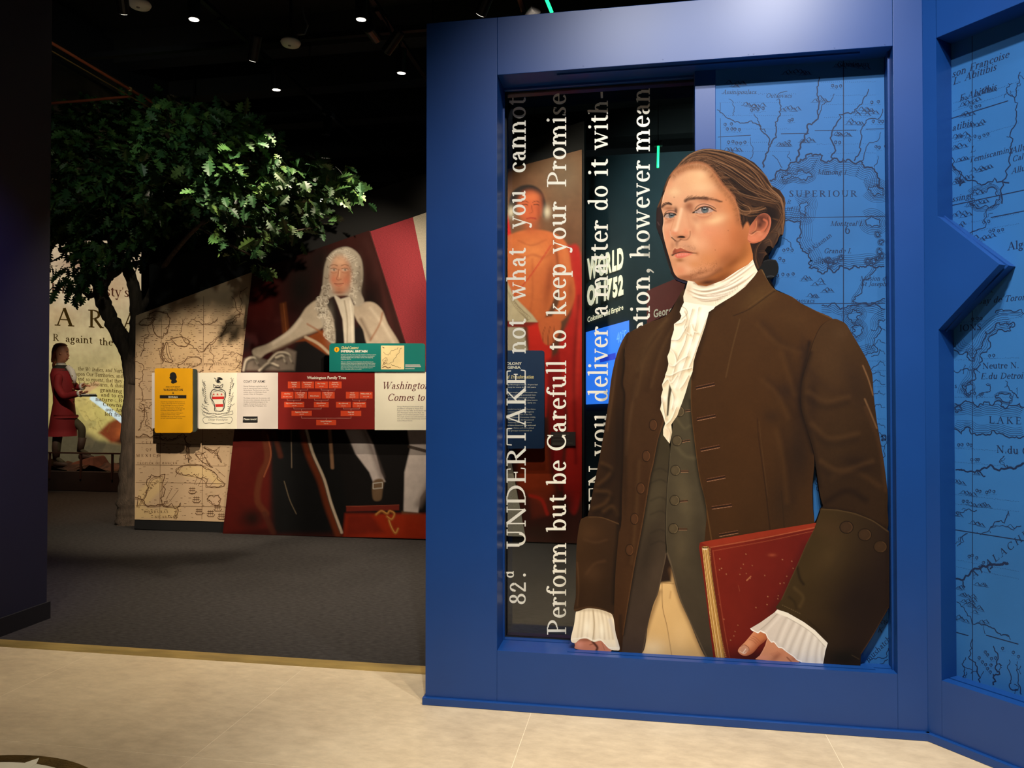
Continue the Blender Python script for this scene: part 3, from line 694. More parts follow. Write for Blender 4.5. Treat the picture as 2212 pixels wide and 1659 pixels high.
# ------------------------------------------------------------------ printed cut-out of a young man in colonial dress (a flat board, 15 mm thick)
rnd = random.Random(7)
PR = print_mat("printed_cutout", rough=0.7, grain=0.03, spec=0.12)
fig = empty('cutout_figure', tuple(on_y(1560, 1422, YF)), 'flat printed cutout of a young man in brown colonial coat holding a red book', 'cutout')
M_EDGE = mat("cutout_board_edge", (9, 9, 12), rough=0.9, spec=0.05)  # near-black also stands in for shade in the gap at the nape
def layer(k): return map_y(YF - 0.00012*k)

# backing board: one silhouette
sil = [(1338,1409),(1243,1402),(1241,1390),(1233,1382),(1240,1350),(1246,1320),(1241,1318),(1244,1285),(1244,1230),(1246,1174),(1252,1126),(1272,1116),(1275,1091),(1286,1035),(1296,983),(1306,927),(1314,871),(1320,820),(1329,777),(1339,747),(1351,724),(1367,714),(1397,699),(1443,679),(1463,646),(1478,624),(1480,613),(1460,605),(1450,590),(1444,572),(1436,545),(1430,520),(1424,506),(1418,490),(1418,456),(1422,442),(1429,424),(1434,405),(1442,385),(1451,372),(1463,358),(1474,344),(1488,333),(1503,326),(1518,321.5),(1534,321),(1559,323.5),(1582,329),(1608,339.5),(1629,351),(1644,366),(1656,381),(1667,401),(1685,411),(1695,427),(1697,439),(1695,452),(1696,474),(1695,486),(1691,508),(1684,511),(1675,528),(1668,538),(1660,548),(1661,560),(1675,561),(1681,570),(1682,582),(1679,592),(1672,600),(1664,604),(1675,625),(1709,640),(1732,656),(1762,671),(1799,689),(1816,693),(1828,701),(1841,722),(1859,752),(1874,780),(1884,808),(1887,853),(1894,909),(1902,955),(1909,995),(1917,1060),(1917,1100),(1912,1141),(1921,1148),(1921.5,1311),(1885,1374),(1860,1414),(1858.5,1437)]
sil = np.array(sil, float)
cen = sil.mean(0)
mp = map_y(YF+0.0006)
Vf = mp(sil)
import mathutils
b = MB(); n_ = len(Vf)
hole_ = np.array([(1760, 1006), (1756, 1050), (1757, 1100), (1760, 1131), (1765, 1122), (1773, 1099), (1778, 1093), (1772, 1075), (1768, 1050), (1763, 1015)], float)
Vh = mp(hole_); nh = len(Vh)
tri = mathutils.geometry.tessellate_polygon([[Vector((p[0], p[2], 0)) for p in Vf], [Vector((p[0], p[2], 0)) for p in Vh]])
n_ += 0; nt_ = n_+nh
Vf = np.vstack([Vf, Vh]); Vb = Vf + np.array([0, 0.015, 0])
Fs = [tuple(t) for t in tri] + [tuple(nt_+i for i in reversed(t)) for t in tri] + [(i, i+nt_, (i+1) % n_+nt_, (i+1) % n_) for i in range(n_)] + [(n_+i, n_+i+nt_, n_+(i+1) % nh+nt_, n_+(i+1) % nh) for i in range(nh)]
b.add(list(Vf)+list(Vb), Fs); b.build('backing_board', M_EDGE, fig)
# stand-off blocks that carry the board in front of the map
for x_, y_ in ((1620, 900), (1800, 1250), (1620, 450)):
    p_ = on_y(x_, y_, YF); MB().box(p_[0]-0.04, p_[0]+0.04, YF+0.0156, YM-0.0002, p_[2]-0.04, p_[2]+0.04).build('standoff', M_EDGE, fig)

TONE = {'coat_front': (.66, .72, .70), 'sleeve': (.64, .70, .70), 'sleeve_cuff': (.70, .75, .73), 'face': (.81, .78, .76), 'ear': (.76, .73, .72), 'thumb': (.88, .86, .86), 'hand': (.88, .86, .86), 'hair': (.60, .58, .60), 'far_hair': (.7, .7, .7), 'breeches': (.92, .92, .92), 'waistcoat_front': (.84, .84, .84), 'button': (.8, .8, .8), 'jabot': (.95, .94, .93), 'neck_stock': (.92, .91, .90), 'book_cover': (.9, .9, .9)}
def P(name, poly, step, k, base, paint, sm=True, parent=None):
    def pt2(c):
        if paint: paint(c)
        if name in TONE: c.c *= np.array(TONE[name])[None]
    return print_piece(name, poly, step, layer(k), pt2, base, PR, parent or fig, sm)
PC = {}

# ---------- far-side hair and shadow border
def pt(c):
    c.blob(1424, 470, 8, 30, (58, 38, 36), 0.8); c.blob(1432, 430, 5, 18, (125, 80, 48), 0.9, ang=0)
    c.line([(1434, 405), (1430, 424), (1421, 446)], 4, (120, 75, 45), 0.8)
    c.line([(1421, 480), (1424, 486)], 2, (110, 80, 80), 0.6); c.line([(1426, 512), (1436, 550), (1448, 588)], 2.5, (92, 84, 76), 0.8)
    c.line([(1455, 603), (1482, 612)], 6, (38, 36, 62), 0.8)
P('far_hair', [(1440,400),(1430,424),(1422,442),(1418,456),(1418,490),(1424,506),(1430,520),(1436,545),(1444,572),(1450,590),(1460,604),(1482,612),(1492,606),(1470,560),(1450,500),(1445,450)], 1.4, 1, (34, 24, 24), pt)
# ---------- hair ribbon
def pt(c):
    c.line([(1650, 564), (1663, 561), (1676, 563), (1681, 574)], 1.2, (52, 52, 56), 0.8); c.line([(1657, 598), (1664, 596), (1672, 597)], 1.4, (62, 64, 68), 0.8)
P('hair_ribbon', [(1640,582),(1646,570),(1651,563),(1661,560.5),(1675,561.5),(1680.5,570),(1682,581),(1679,592),(1668.5,600),(1657,600),(1645,594)], 1.4, 2, (15, 16, 18), pt)

# ---------- breeches
def pt(c):
    c.grad((1400, 1300), (1520, 1400), (222, 184, 126), (204, 166, 110)); c.poly([(1425, 1190), (1455, 1190), (1450, 1257), (1430, 1259), (1422, 1262)], (40, 27, 20), 1, 4)
    c.line([(1430, 1259), (1455, 1261)], 1.6, (150, 110, 66), 0.8); c.line([(1430, 1259), (1431.6, 1313), (1441, 1354), (1451, 1416)], 1.3, (120, 84, 50), 0.9)
    c.line([(1449, 1278), (1447, 1292)], 3, (178, 136, 86), 0.6, soft=2)
    c.line([(1384, 1412), (1400, 1349), (1424, 1278)], 9, (120, 88, 55), 0.75, soft=6); c.line([(1452, 1232), (1468, 1288), (1490, 1341), (1526, 1420)], 12, (104, 74, 46), 0.8, soft=7)
    c.blob(1410, 1400, 26, 20, (240, 214, 170), 0.7); c.blob(1470, 1370, 20, 36, (228, 192, 136), 0.6); c.noise(0.02, 30, 3)
P('breeches', [(1440,1190),(1456,1212),(1470,1280),(1494,1336),(1534,1424),(1380,1412),(1394,1349),(1405,1307),(1428,1235)], 1.35, 1, (216, 178, 122), pt, sm=False)

# ---------- waistcoat, two fronts
def pt(c):
    c.grad((1350, 1400), (1440, 950), (66, 52, 44), (58, 50, 34)); c.blob(1415, 1080, 22, 60, (84, 74, 54), 0.55, ang=15); c.blob(1400, 1190, 14, 60, (44, 35, 28), 0.5, ang=15)
    c.blob(1420, 1240, 16, 50, (84, 68, 54), 0.45, ang=15); c.line([(1439, 1195), (1432, 1232), (1420, 1282), (1400, 1349), (1388, 1408)], 2.2, (100, 82, 64), 0.7)
    c.line([(1447, 980), (1441, 1063), (1438.5, 1146), (1440, 1194)], 3, (32, 27, 20), 0.9)
    for yy in (1018, 1042, 1080, 1110, 1150, 1175): c.line([(1440, yy), (1425, yy-6), (1405, yy+2)], 3, (40, 34, 26), 0.5, soft=3)
    c.line([(1435, 904), (1422, 947), (1412, 1000), (1405, 1030), (1394, 1099), (1383, 1160), (1372, 1216), (1358, 1299), (1346, 1370)], 7, (26, 20, 14), 0.8, soft=4); c.noise(0.05, 22, 1)
P('waistcoat_front', [(1446,880),(1435,900),(1422,947),(1410,1000),(1392,1099),(1381,1160),(1370,1216),(1356,1299),(1345,1368),(1340,1408),(1387,1411),(1400,1349),(1411,1307),(1422,1280),(1433,1230),(1440,1195),(1438.5,1146),(1441,1063),(1447,980),(1454,900)], 1.35, 2, (66, 56, 42), pt)
def pt(c):
    c.grad((1450, 870), (1540, 1400), (74, 66, 48), (66, 56, 44)); c.blob(1480, 1080, 18, 60, (100, 88, 64), 0.6, ang=-12); c.blob(1470, 1180, 16, 50, (92, 80, 58), 0.5)
    c.blob(1515, 1180, 16, 70, (46, 38, 30), 0.5, ang=-10); c.line([(1442, 1195), (1452, 1227), (1468, 1288), (1490, 1341), (1526, 1418)], 2.4, (104, 88, 68), 0.7)
    c.line([(1492, 866), (1495, 909), (1501, 960), (1506, 1000), (1513, 1041), (1526, 1099), (1537, 1166)], 8, (30, 24, 16), 0.8, soft=5)
    c.line([(1447, 980), (1441, 1063), (1438.5, 1146), (1440, 1194)], 1.5, (100, 90, 70), 0.7); c.blob(1480, 850, 14, 30, (40, 36, 24), 0.6)
    c.line([(1462, 905), (1478, 925), (1490, 920)], 5, (96, 86, 62), 0.5, soft=4); c.line([(1460, 965), (1480, 985), (1498, 990)], 7, (98, 88, 64), 0.45, soft=5); c.noise(0.05, 22, 2)
PC['vest'] = P('waistcoat_front', [(1446,900),(1480,800),(1497,810),(1494,866),(1497,909),(1503,960),(1508,1000),(1515,1041),(1528,1099),(1542,1170),(1562,1424),(1526,1422),(1489,1341),(1466,1288),(1450,1227),(1440,1195),(1438.5,1146),(1441,1063),(1447,980)], 1.35, 2, (78, 68, 50), pt)

# ---------- coat fronts
def pt(c):
    c.grad((1350, 720), (1400, 1300), (74, 46, 26), (72, 43, 24)); c.blob(1400, 760, 26, 60, (92, 62, 36), 0.5, ang=30)
    c.line([(1440, 690), (1405, 735), (1378, 800)], 6, (104, 72, 44), 0.6, soft=6); c.line([(1375, 820), (1362, 900), (1352, 980)], 5, (98, 66, 42), 0.55, soft=5)
    c.blob(1395, 1100, 14, 120, (62, 36, 20), 0.5); c.blob(1358, 1250, 12, 100, (84, 52, 30), 0.5); c.blob(1350, 1010, 7, 120, (40, 24, 14), 0.6)
    c.line([(1355, 724), (1349, 757), (1348, 795), (1344, 828), (1349, 853), (1347, 909), (1345, 1000), (1343, 1049), (1337, 1146)], 4, (30, 17, 10), 0.85, soft=2.5)
    c.line([(1352, 735), (1347, 790)], 1.2, (120, 84, 56), 0.6)
    c.line([(1435, 904), (1422, 947), (1411, 1000), (1404, 1030), (1393, 1099), (1382, 1160), (1371, 1216), (1357, 1299), (1346, 1370)], 2, (112, 72, 44), 0.75, soft=1.2)
    c.line([(1470, 650), (1455, 720), (1440, 800), (1430, 880)], 16, (44, 26, 14), 0.65, soft=10); c.blob(1466, 650, 10, 14, (40, 24, 14), 0.6)
    c.line([(1367, 714), (1397, 699), (1443, 679)], 1.6, (112, 78, 50), 0.6); c.blob(1430, 850, 20, 60, (66, 38, 20), 0.5)
    c.line([(1340, 1330), (1343, 1400)], 7, (40, 26, 18), 0.6, soft=4)
    for q in ([(1452, 700), (1420, 760), (1398, 840)], [(1420, 720), (1385, 780), (1366, 860)], [(1372, 1000), (1366, 1100), (1356, 1220)]): c.line(q, 12, (58, 34, 18), .45, soft=9); c.line([(x+9, y-4) for x, y in q], 5, (104, 70, 42), .35, soft=5)
    c.noise(0.045, 40, 4); c.noise(0.05, 4, 24)
PC['left'] = P('coat_front', [(1358,720),(1367,714),(1397,699),(1443,679),(1463,646),(1478,625),(1492,640),(1480,700),(1452,800),(1436,904),(1422,947),(1412,1000),(1405,1030),(1394,1099),(1383,1160),(1372,1216),(1358,1299),(1347,1368),(1343,1408),(1338,1408),(1326,1345),(1326,1302),(1329,1230),(1335,1160),(1337,1146),(1343,1049),(1345,1000),(1346,909),(1349,853),(1344,828),(1347,795),(1348,757),(1353,728)], 1.35, 3, (74, 45, 25), pt)
def pt(c):
    c.grad((1540, 680), (1700, 1150), (76, 45, 21), (70, 42, 21)); c.blob(1640, 640, 40, 22, (98, 66, 34), 0.65, ang=-35); c.blob(1720, 690, 50, 24, (86, 54, 28), 0.5, ang=25)
    c.line([(1676, 627), (1656, 641), (1618, 668), (1585, 682)], 1.8, (38, 22, 12), 0.85, soft=1.3); c.line([(1675, 622), (1654, 637), (1616, 664)], 1.2, (120, 84, 48), 0.4)
    c.line([(1598, 690), (1580, 760), (1568, 815)], 2.2, (110, 76, 44), 0.55, soft=1.5)
    c.blob(1735, 860, 18, 70, (36, 21, 18), 0.9); c.blob(1700, 845, 26, 22, (40, 24, 20), 0.6); c.blob(1665, 900, 22, 16, (44, 28, 20), 0.55); c.blob(1725, 980, 32, 80, (42, 27, 20), 0.8)
    c.line([(1748, 740), (1732, 830), (1731, 880), (1742, 922), (1757, 975)], 9, (26, 15, 13), 0.85, soft=6); c.blob(1735, 760, 8, 30, (50, 30, 22), 0.6)
    c.line([(1636, 905), (1638, 940), (1646, 1000), (1654, 1060), (1664, 1150)], 1.8, (34, 20, 13), 0.85, soft=1.2); c.line([(1640, 910), (1645, 960), (1658, 1070)], 1, (112, 78, 50), 0.4)
    c.line([(1688, 1060), (1694, 1140)], 1.6, (36, 22, 14), 0.7); c.blob(1690, 1090, 30, 60, (50, 33, 22), 0.6); c.blob(1610, 900, 50, 120, (80, 46, 20), 0.45); c.blob(1570, 1090, 26, 60, (78, 46, 22), 0.5)
    c.line([(1493, 818), (1492, 866), (1495, 909), (1501, 960), (1506, 1000), (1513, 1041), (1526, 1099), (1537, 1166)], 2.2, (116, 76, 42), 0.75, soft=1.2)
    c.line([(1560, 655), (1532, 676), (1516, 735), (1500, 784), (1495, 815)], 10, (42, 25, 12), 0.65, soft=7); c.line([(1709, 640), (1762, 671), (1799, 689)], 2, (112, 78, 48), 0.7)
    c.line([(1646, 583), (1658, 603), (1675, 626)], 2.2, (134, 98, 62), 0.75); c.line([(1799, 689), (1775, 704), (1760, 732), (1750, 762), (1740, 798)], 2.2, (28, 16, 10), 0.9)
    c.blob(1630, 1160, 90, 12, (36, 20, 14), 0.5, ang=-8)
    for q in ([(1700, 760), (1715, 810), (1728, 850)], [(1660, 820), (1690, 850), (1715, 900)], [(1650, 700), (1690, 740), (1740, 760)], [(1690, 930), (1704, 1000), (1712, 1080)]): c.line(q, 14, (48, 28, 18), .4, soft=11); c.line([(x-12, y+2) for x, y in q], 8, (98, 62, 32), .3, soft=8)
    c.noise(0.04, 45, 5); c.noise(0.05, 4, 25)
PC['right'] = P('coat_front', [(1547,661),(1562,651),(1587,636),(1610,618),(1630,595),(1645,581),(1657,603),(1675,626),(1709,640),(1732,656),(1762,671),(1799,689),(1775,704),(1760,732),(1750,762),(1740,798),(1732,828),(1731,879),(1742,922),(1756,975),(1759,1000),(1755,1050),(1756,1100),(1759,1140),(1740,1190),(1540,1240),(1526,1099),(1513,1041),(1506,1000),(1501,960),(1495,909),(1492,866),(1493,818),(1498,780),(1514,732),(1531,674)], 1.35, 3, (74, 44, 22), pt)

# ---------- sleeves and cuffs
def pt(c):
    c.grad((1290, 900), (1348, 920), (64, 38, 18), (50, 30, 18)); c.blob(1318, 860, 8, 70, (94, 60, 34), 0.5, ang=8); c.blob(1330, 770, 7, 40, (92, 60, 36), 0.6, ang=20)
    c.line([(1351, 726), (1335, 770), (1324, 850), (1312, 930)], 3, (108, 72, 46), 0.45, soft=3); c.blob(1336, 960, 8, 90, (36, 22, 14), 0.7)
    for p_ in ([(1300, 1000), (1320, 1012), (1312, 1030), (1292, 1046)], [(1288, 1060), (1316, 1064), (1308, 1086), (1282, 1098)], [(1304, 1104), (1322, 1094), (1334, 1112)]):
        c.line(p_, 6, (98, 64, 36), 0.5, soft=6); c.line([(x+4, y+9) for x, y in p_], 9, (32, 19, 12), 0.6, soft=7)
    c.line([(1349, 757), (1348, 795), (1344, 828), (1349, 853), (1347, 909), (1345, 1000), (1343, 1049), (1339, 1140)], 6, (26, 15, 10), 0.8, soft=4)
    c.line([(1272, 1117), (1300, 1119), (1337, 1134)], 5, (30, 18, 12), 0.7, soft=3); c.noise(0.05, 30, 6)
P('sleeve', [(1360,716),(1351,724),(1339,747),(1329,777),(1320,820),(1314,871),(1306,927),(1296,983),(1286,1035),(1275,1091),(1271,1122),(1300,1130),(1339,1145),(1343,1049),(1345,1000),(1347,909),(1350,853),(1345,828),(1349,795),(1350,757),(1356,726)], 1.35, 4, (60, 36, 19), pt)
def pt(c):
    c.grad((1245, 1200), (1335, 1230), (70, 44, 24), (52, 33, 21)); c.blob(1275, 1150, 22, 16, (86, 55, 32), 0.6); c.blob(1280, 1240, 20, 18, (84, 55, 34), 0.5, ang=-30)
    c.line([(1262, 1165), (1286, 1172), (1310, 1166)], 4, (92, 60, 38), 0.5, soft=4); c.line([(1266, 1240), (1284, 1218), (1306, 1212)], 5, (92, 60, 38), 0.5, soft=4); c.line([(1247, 1215), (1250, 1270), (1247, 1308)], 2.5, (104, 70, 46), 0.55, soft=2)
    c.line([(1336, 1135), (1335, 1165), (1329, 1230), (1326, 1302)], 9, (28, 18, 12), 0.8, soft=5); c.line([(1241, 1318), (1269, 1312), (1297, 1315), (1325, 1328)], 2.5, (100, 68, 44), 0.7, soft=1.2)
    c.line([(1272, 1117), (1300, 1118), (1337, 1132)], 2, (104, 72, 46), 0.7); c.blob(1255, 1290, 12, 30, (50, 30, 18), 0.5); c.noise(0.045, 30, 7)
P('sleeve_cuff', [(1273,1115),(1300,1117),(1325,1125),(1337,1131),(1336,1160),(1330,1230),(1327,1302),(1326,1331),(1319,1325),(1297,1317),(1269,1314),(1241,1320),(1244,1285),(1244,1230),(1246,1174),(1253,1127),(1262,1118)], 1.35, 6, (66, 41, 24), pt)
def pt(c):
    c.grad((1760, 760), (1900, 980), (76, 48, 26), (54, 34, 20)); c.blob(1800, 780, 34, 60, (84, 55, 32), 0.5); c.blob(1850, 830, 24, 60, (50, 32, 24), 0.5, ang=-20); c.blob(1810, 960, 26, 60, (66, 43, 24), 0.6)
    c.line([(1864, 790), (1876, 820), (1886, 853)], 2.6, (150, 104, 70), 0.75, soft=1.6); c.line([(1868, 862), (1884, 900), (1894, 925)], 3, (140, 98, 66), 0.8, soft=1.8)
    c.line([(1870, 880), (1900, 960), (1914, 1060)], 7, (86, 54, 32), 0.5, soft=5); c.blob(1755, 860, 14, 50, (44, 26, 20), 0.6)
    c.line([(1750, 762), (1740, 798), (1732, 828), (1731, 879), (1742, 922), (1757, 975), (1768, 1050)], 10, (30, 17, 12), 0.75, soft=7); c.line([(1745, 800), (1790, 840), (1840, 850)], 16, (58, 36, 24), 0.4, soft=10)
    c.line([(1782, 1086), (1830, 1060), (1870, 1080)], 12, (34, 20, 15), 0.7, soft=8); c.line([(1800, 1030), (1850, 1020), (1900, 1050)], 10, (84, 54, 30), 0.45, soft=8)
    c.blob(1850, 1000, 40, 16, (36, 22, 18), 0.55, ang=12); c.line([(1776, 1098), (1847, 1110), (1912, 1140)], 8, (30, 18, 14), 0.75, soft=5); c.blob(1815, 720, 20, 16, (92, 62, 38), 0.5)
    for q in ([(1742, 860), (1780, 880), (1830, 870)], [(1750, 930), (1790, 960), (1850, 950)], [(1770, 1010), (1810, 1030), (1880, 1010)]): c.line(q, 12, (40, 25, 18), .45, soft=9); c.line([(x+4, y-14) for x, y in q], 8, (94, 62, 36), .4, soft=7)
    c.noise(0.04, 45, 8); c.noise(0.05, 4, 26)
P('sleeve', [(1799,689),(1775,704),(1760,732),(1750,762),(1740,798),(1732,828),(1731,879),(1742,922),(1757,975),(1763,1010),(1769,1055),(1774,1080),(1778,1094),(1774,1104),(1850,1122),(1913,1148),(1917,1093),(1917,1060),(1909,995),(1902,955),(1894,909),(1887,853),(1884,808),(1874,780),(1859,752),(1841,722),(1828,701),(1816,693)], 1.35, 4, (66, 42, 24), pt)
def pt(c):
    c.grad((1740, 1250), (1880, 1300), (66, 48, 26), (40, 26, 22)); c.blob(1790, 1200, 34, 50, (84, 62, 36), 0.5, ang=25); c.blob(1850, 1300, 42, 70, (34, 22, 20), 0.8, ang=30); c.blob(1790, 1140, 30, 22, (78, 54, 32), 0.55)
    c.line([(1775, 1100), (1809, 1102), (1847, 1110), (1885, 1125), (1918, 1148)], 2.2, (100, 74, 48), 0.65, soft=1.5)
    c.line([(1722, 1225), (1728, 1250), (1736, 1262)], 5, (30, 20, 12), 0.75, soft=3.5); c.line([(1716, 1270), (1735, 1290), (1728, 1310)], 6, (96, 72, 42), 0.5, soft=4); c.line([(1705, 1290), (1716, 1300), (1720, 1315)], 5, (40, 28, 16), 0.6, soft=4)
    c.line([(1758, 1143), (1741, 1177), (1726, 1212), (1708, 1250), (1688, 1295)], 2.5, (98, 72, 44), 0.6, soft=1.6); c.blob(1770, 1330, 40, 20, (62, 44, 26), 0.5, ang=25)
    c.line([(1782, 1250), (1800, 1230), (1820, 1195)], 12, (60, 44, 28), 0.5, soft=9); c.line([(1860, 1412), (1885, 1374), (1920, 1313)], 2.4, (96, 64, 40), 0.6)
    for i in range(12): c.line([(1745+i*3.6, 1338+i*3.2), (1748+i*3.6, 1346+i*3.2)], 1.2, (30, 20, 12), 0.6)
    for i in range(9): c.line([(1690+i*4.6, 1307+i*2.2), (1691.6+i*4.6, 1308+i*2.2)], 1.0, (150, 120, 84), 0.6)
    c.blob(1825, 1420, 44, 20, (24, 20, 16), 0.9); c.line([(1840, 1415), (1856, 1424)], 1.5, (80, 62, 44), 0.6); c.noise(0.045, 40, 9)
PC['cuff'] = P('sleeve_cuff', [(1774,1098),(1809,1100.5),(1847,1108),(1885,1123),(1919,1146),(1921,1150),(1921,1310),(1885,1374),(1860,1414),(1858.5,1437),(1778,1434),(1787.6,1391.6),(1758.5,1361),(1733,1341),(1703,1326),(1675,1313),(1687.6,1295),(1708,1250),(1725.6,1212),(1741,1176),(1758.5,1143.5),(1766,1121)], 1.35, 8, (58, 40, 24), pt, sm=False)

# ---------- left hand and ruffles
def pt(c):
    c.blob(1252, 1392, 8, 8, (232, 160, 138), 0.7); c.line([(1280, 1386), (1290, 1398), (1288, 1406)], 5, (60, 26, 18), 0.9, soft=2); c.line([(1281, 1391), (1274, 1393)], 2, (110, 60, 44), 0.7)
    c.line([(1300, 1388), (1306, 1404)], 2, (150, 90, 68), 0.5); c.blob(1270, 1382, 26, 4, (130, 76, 56), 0.7)
P('hand', [(1243,1384),(1242,1394),(1245,1402),(1283,1405),(1320,1407),(1310,1390),(1290,1380),(1262,1376)], 1.4, 3, (205, 132, 106), pt)
def pt(c):
    for x0, x1, dk in ((1254, 1247, .5), (1262, 1256, .8), (1272, 1268, .5), (1281, 1283, .95), (1290, 1296, .5), (1298, 1306, .8), (1306, 1316, .6), (1313, 1324, .8)):
        c.line([(x0, 1318), ((x0+x1)/2+1, 1345), (x1, 1380)], 3.2, (196, 178, 148), dk, soft=3)
    c.line([(1281, 1318), (1284, 1350), (1280, 1384)], 1.5, (150, 128, 98), 0.8); c.line([(1246, 1318), (1290, 1318), (1322, 1330)], 6, (178, 160, 132), 0.6, soft=4)
    c.line([(1318, 1340), (1330, 1372), (1338, 1398)], 8, (206, 200, 194), 0.8, soft=4); c.blob(1268, 1355, 8, 16, (255, 250, 232), 0.6); c.blob(1300, 1360, 6, 16, (255, 250, 232), 0.6)
    c.line([(1233, 1381), (1252, 1379), (1268, 1377), (1283, 1384), (1297, 1381), (1314, 1398), (1338, 1400)], 2, (255, 250, 236), 0.7)
P('wrist_ruffle', [(1247,1315),(1269,1312),(1297,1315),(1322,1327),(1330,1368),(1338.7,1401),(1330,1405),(1316.5,1402),(1305,1390.5),(1297,1384),(1283,1386.5),(1266.6,1379.5),(1252.7,1381),(1242,1389),(1233,1382),(1240,1350)], 1.2, 5, (238, 226, 202), pt)

# ---------- book
def pt(c):
    c.grad((1520, 1200), (1740, 1260), (118, 32, 20), (94, 22, 18)); c.poly([(1508, 1168), (1764, 1128), (1764, 1140), (1532, 1182)], (140, 46, 27), 1, 2)
    c.line([(1532, 1183), (1640, 1164), (1764, 1139)], 1.6, (196, 106, 70), 0.7, soft=0.8); c.line([(1540, 1190), (1660, 1168), (1762, 1146)], 1.1, (176, 88, 58), 0.55)
    c.line([(1540, 1190), (1550, 1260), (1562, 1340), (1576, 1422)], 1.2, (176, 88, 58), 0.65)
    rs = np.random.RandomState(5)
    for _ in range(42):
        x = 1550+rs.rand()*170; y = 1190+rs.rand()*200; c.blob(x, y, 0.9, 0.9, (232, 170, 120), 0.8)
    c.line([(1613, 1254), (1622, 1245)], 1.8, (226, 150, 104), 0.9); c.line([(1595, 1265), (1598, 1277)], 1.2, (160, 84, 60), 0.6); c.blob(1620, 1235, 40, 30, (108, 30, 22), 0.5)
    c.blob(1668, 1199, 8, 3, (170, 84, 56), 0.5); c.blob(1630, 1420, 60, 18, (52, 16, 14), 0.85); c.blob(1670, 1360, 30, 30, (78, 20, 16), 0.6); c.blob(1590, 1330, 30, 60, (112, 30, 20), 0.5)
    c.line([(1740, 1180), (1700, 1270), (1672, 1318)], 20, (70, 18, 18), 0.6, soft=12); c.noise(0.05, 26, 11)
PC['book'] = P('book_cover', [(1512,1172),(1530,1168),(1640,1149),(1765,1129),(1775,1150),(1760,1220),(1712,1330),(1712,1432),(1541,1421),(1530,1330),(1520,1250),(1510,1182)], 1.35, 5, (112, 30, 20), pt, sm=False)
def pt(c):
    rs = np.random.RandomState(2)
    for i in range(16):
        f = i/15.0; col = [(236, 206, 150), (120, 78, 34), (206, 160, 84), (84, 52, 24), (190, 140, 70)][i % 5]
        c.line([(1516+15*f, 1181), (1524+16*f, 1250), (1533+19*f, 1330), (1545+21*f, 1420)], 1.5, col, 0.7, soft=0.7)
    c.line([(1516, 1181), (1523, 1184), (1531, 1181)], 3, (60, 26, 16), 0.9); c.line([(1519, 1186), (1527, 1186)], 2, (250, 236, 200), 0.9)
    c.line([(1532, 1181), (1540, 1250), (1552, 1330), (1566, 1420)], 2.5, (60, 20, 12), 0.9)
P('book_pages', [(1516,1180),(1531,1180),(1540,1250),(1552,1330),(1566,1421),(1546,1420),(1533,1330),(1524,1250)], 1.4, 6, (188, 140, 72), pt, sm=False, parent=PC['book'])
def pt(c):
    for i in range(60):
        f = i/59.0; y = 1186+f*232; x = 1534+f*6+f*f*28-0.5
        c.blob(x, y, 1.1, 1.1, (214, 150, 90), 0.9)
P('book_joint', [(1532,1182),(1537,1184),(1546,1250),(1558,1330),(1573,1421),(1566,1421),(1552,1330),(1540,1250)], 1.4, 7, (96, 30, 18), pt, sm=False, parent=PC['book'])

# ---------- right hand with thumb
def pt(c):
    c.blob(1690, 1412, 26, 12, (214, 140, 104), 0.7); c.blob(1676, 1420, 14, 6, (150, 84, 60), 0.6, ang=-40)
    for i in range(6): c.line([(1664+i*3, 1412-i), (1672+i*3, 1419-i)], 0.9, (170, 104, 78), 0.6)
    c.line([(1700, 1420), (1710, 1430)], 3, (130, 70, 50), 0.7); c.line([(1656, 1380), (1653, 1394), (1642, 1416)], 3, (232, 170, 136), 0.6); c.blob(1645, 1420, 14, 6, (228, 152, 124), 0.7); c.blob(1715, 1424, 8, 5, (176, 104, 78), 0.7)
P('hand', [(1658,1376),(1653,1394),(1647,1406),(1641,1416),(1631,1424),(1680,1429),(1728,1432),(1716,1415),(1680,1394),(1668,1382)], 1.2, 7, (212, 146, 110), pt, sm=False)
def pt(c):
    c.grad((1600, 1395), (1625, 1415), (224, 152, 112), (176, 96, 62)); c.blob(1618, 1392, 10, 8, (236, 170, 128), 0.6, ang=-45); c.blob(1642, 1374, 10, 8, (206, 128, 78), 0.7)
    for d in (0, 4, 8): c.line([(1618+d, 1381-d*0.9), (1626+d, 1384-d*0.7), (1634+d, 1391-d*0.6)], 1.1, (150, 84, 56), 0.7)
    c.line([(1651, 1384), (1640, 1395), (1628, 1409), (1616, 1416)], 4, (140, 72, 44), 0.7, soft=3)
    c.poly([(1602, 1396), (1608, 1394), (1616, 1399), (1617, 1405), (1607, 1412), (1597, 1407)], (206, 152, 124), 1, 1.0, sm=True)
    c.line([(1600, 1396), (1608, 1393), (1617, 1399), (1618, 1406)], 1.4, (132, 74, 52), 0.8); c.line([(1605, 1410), (1611, 1402)], 1.8, (250, 226, 206), 0.9); c.line([(1598, 1407), (1607, 1412), (1612, 1409)], 1.4, (240, 214, 190), 0.8)
P('thumb', [(1594,1405),(1599,1397),(1610,1386),(1626,1367),(1632,1360),(1645,1360),(1657,1374),(1652,1385),(1640,1395),(1628,1409),(1616,1416),(1605,1416),(1597,1411)], 0.9, 8, (214, 138, 98), pt)
